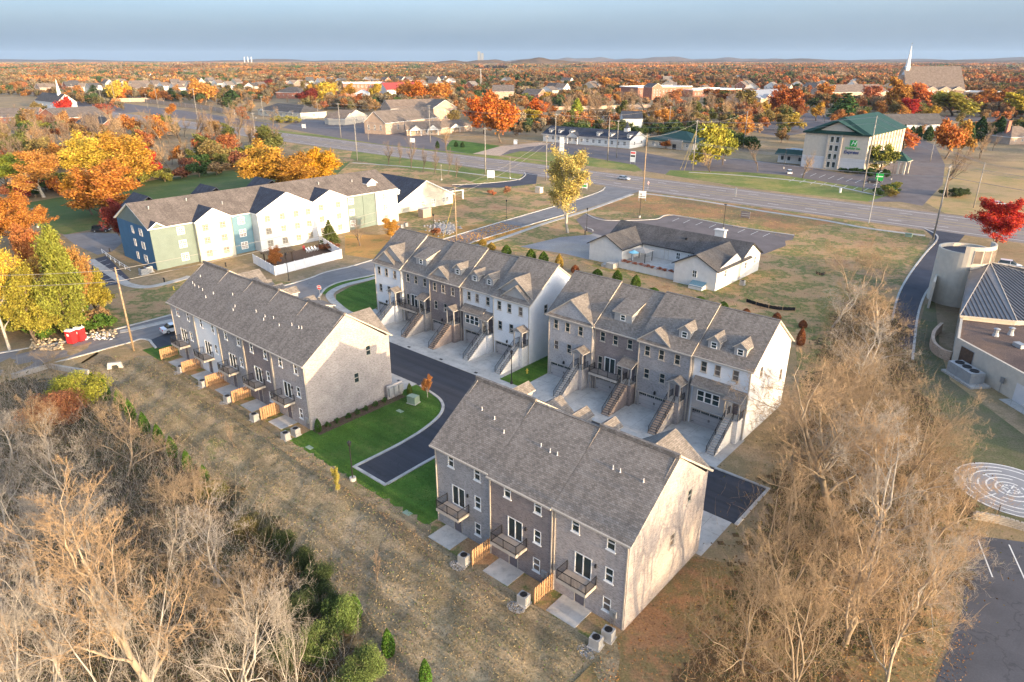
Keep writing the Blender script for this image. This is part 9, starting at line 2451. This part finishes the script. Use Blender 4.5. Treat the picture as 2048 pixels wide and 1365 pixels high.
# ------------------------------------------------------------------ haze
hz = bpy.data.materials.new('haze_air'); hz.use_nodes = True
hz.node_tree.nodes.clear()
ho = hz.node_tree.nodes.new('ShaderNodeOutputMaterial'); pv = hz.node_tree.nodes.new('ShaderNodeVolumePrincipled')
pv.inputs['Color'].default_value = (0.5, 0.7, 1.0, 1); pv.inputs['Density'].default_value = 0.000022; pv.inputs['Anisotropy'].default_value = 0.0
hz.node_tree.links.new(pv.outputs[0], ho.inputs['Volume'])
MATS['haze_air'] = hz
mb = MB(); mb.box(-24000, 24000, -200, 26000, -8, 330)
HZ = mb.build('haze', 'haze_air'); tag(HZ, 'thin blue autumn haze in the air', None, None, 'stuff')
# ------------------------------------------------------------------ which one is which: wording for the many alike plants
LM = {'the white shops': (1170, 290), 'the green roofed restaurant': (1340, 300), 'the hotel': (1680, 310), 'the spired church': (1870, 190), 'the strip office': (560, 236), 'the cream cottage offices': (695, 249), 'the brick offices': (830, 262), 'the flat red brick hall': (730, 194), 'the red roofed building': (812, 190), 'the long red brick building': (1330, 195), 'the second long brick building': (1432, 194), 'the slate roofed brick building': (1560, 209), 'the brown church wing': (1720, 199), 'the red brick house': (195, 265), 'the red brick gabled wing': (100, 250), 'the small white church': (92, 218), 'the far boundary wall': (300, 212), 'the highway bend': (520, 275), 'the golden orange trees': (590, 385), 'the golden yellow trees': (228, 372), 'the dry striped lawn': (1960, 350), 'the long low motel': (1840, 263), 'the radio mast': (961, 173), 'the portable toilets': (155, 684), 'the far right house': (2048, 289), 'the pale orange field tree': (88, 395)}
LMW = {k: G(*v) for k, v in LM.items()}
ORDN = ['first', 'second', 'third', 'fourth', 'fifth', 'sixth', 'seventh', 'eighth', 'ninth', 'tenth', 'eleventh', 'twelfth', 'thirteenth', 'fourteenth', 'fifteenth', 'sixteenth', 'seventeenth', 'eighteenth', 'nineteenth', 'twentieth'] + ['twenty ' + w for w in ('first', 'second', 'third', 'fourth', 'fifth', 'sixth', 'seventh', 'eighth', 'ninth')] + ['thirtieth']
GR = {'trees of the middle distance', 'shrubs beyond the highway', 'bare trees behind the shops', 'bare trees beyond the field', 'bare trees beyond the highway', 'autumn trees around the buildings', 'conifers around the buildings', 'bushes along the field', 'bushes by the street', 'houses of the far estates', 'drains along the gutter apron'}
by = {}
for o in list(bpy.data.objects):
 if o.parent is None and o.get('group') in GR and 'label' in o:
  p = o.location; px_ = 1024 + CAM_F * p.x / (p.y * _cp + CAM_H * _sp)
  base = o['label'].split(', ')[0].split(' near ')[0].split(' number ')[0].split(' in the ')[0].split(' among ')[0]
  if o['group'] == 'shrubs beyond the highway': base = ('green' if any(c.name.startswith('crown') and c.color[1] > c.color[0] for c in o.children) else 'brownish') + ' shrub'
  nm = min(LMW, key=lambda k: (LMW[k].x - p.x) ** 2 + (LMW[k].y - p.y) ** 2); d = p - LMW[nm]
  lx = 1024 + CAM_F * LMW[nm].x / (LMW[nm].y * _cp + CAM_H * _sp)
  rel = 'beyond' if d.y > 12 and abs(px_ - lx) < 45 else 'before' if d.y < -12 and abs(px_ - lx) < 45 else 'left of' if px_ < lx else 'right of'
  by.setdefault('%s %s %s' % (base, rel, nm) if o['group'] != 'drains along the gutter apron' else 'iron drain in the gutter apron', []).append((px_, o))
for lb, l in by.items():
 l.sort(key=lambda q: q[0])
 for k, (px_, o) in enumerate(l): o['label'] = lb if len(l) == 1 else '%s, %s from left' % (lb, ORDN[min(k, 29)])
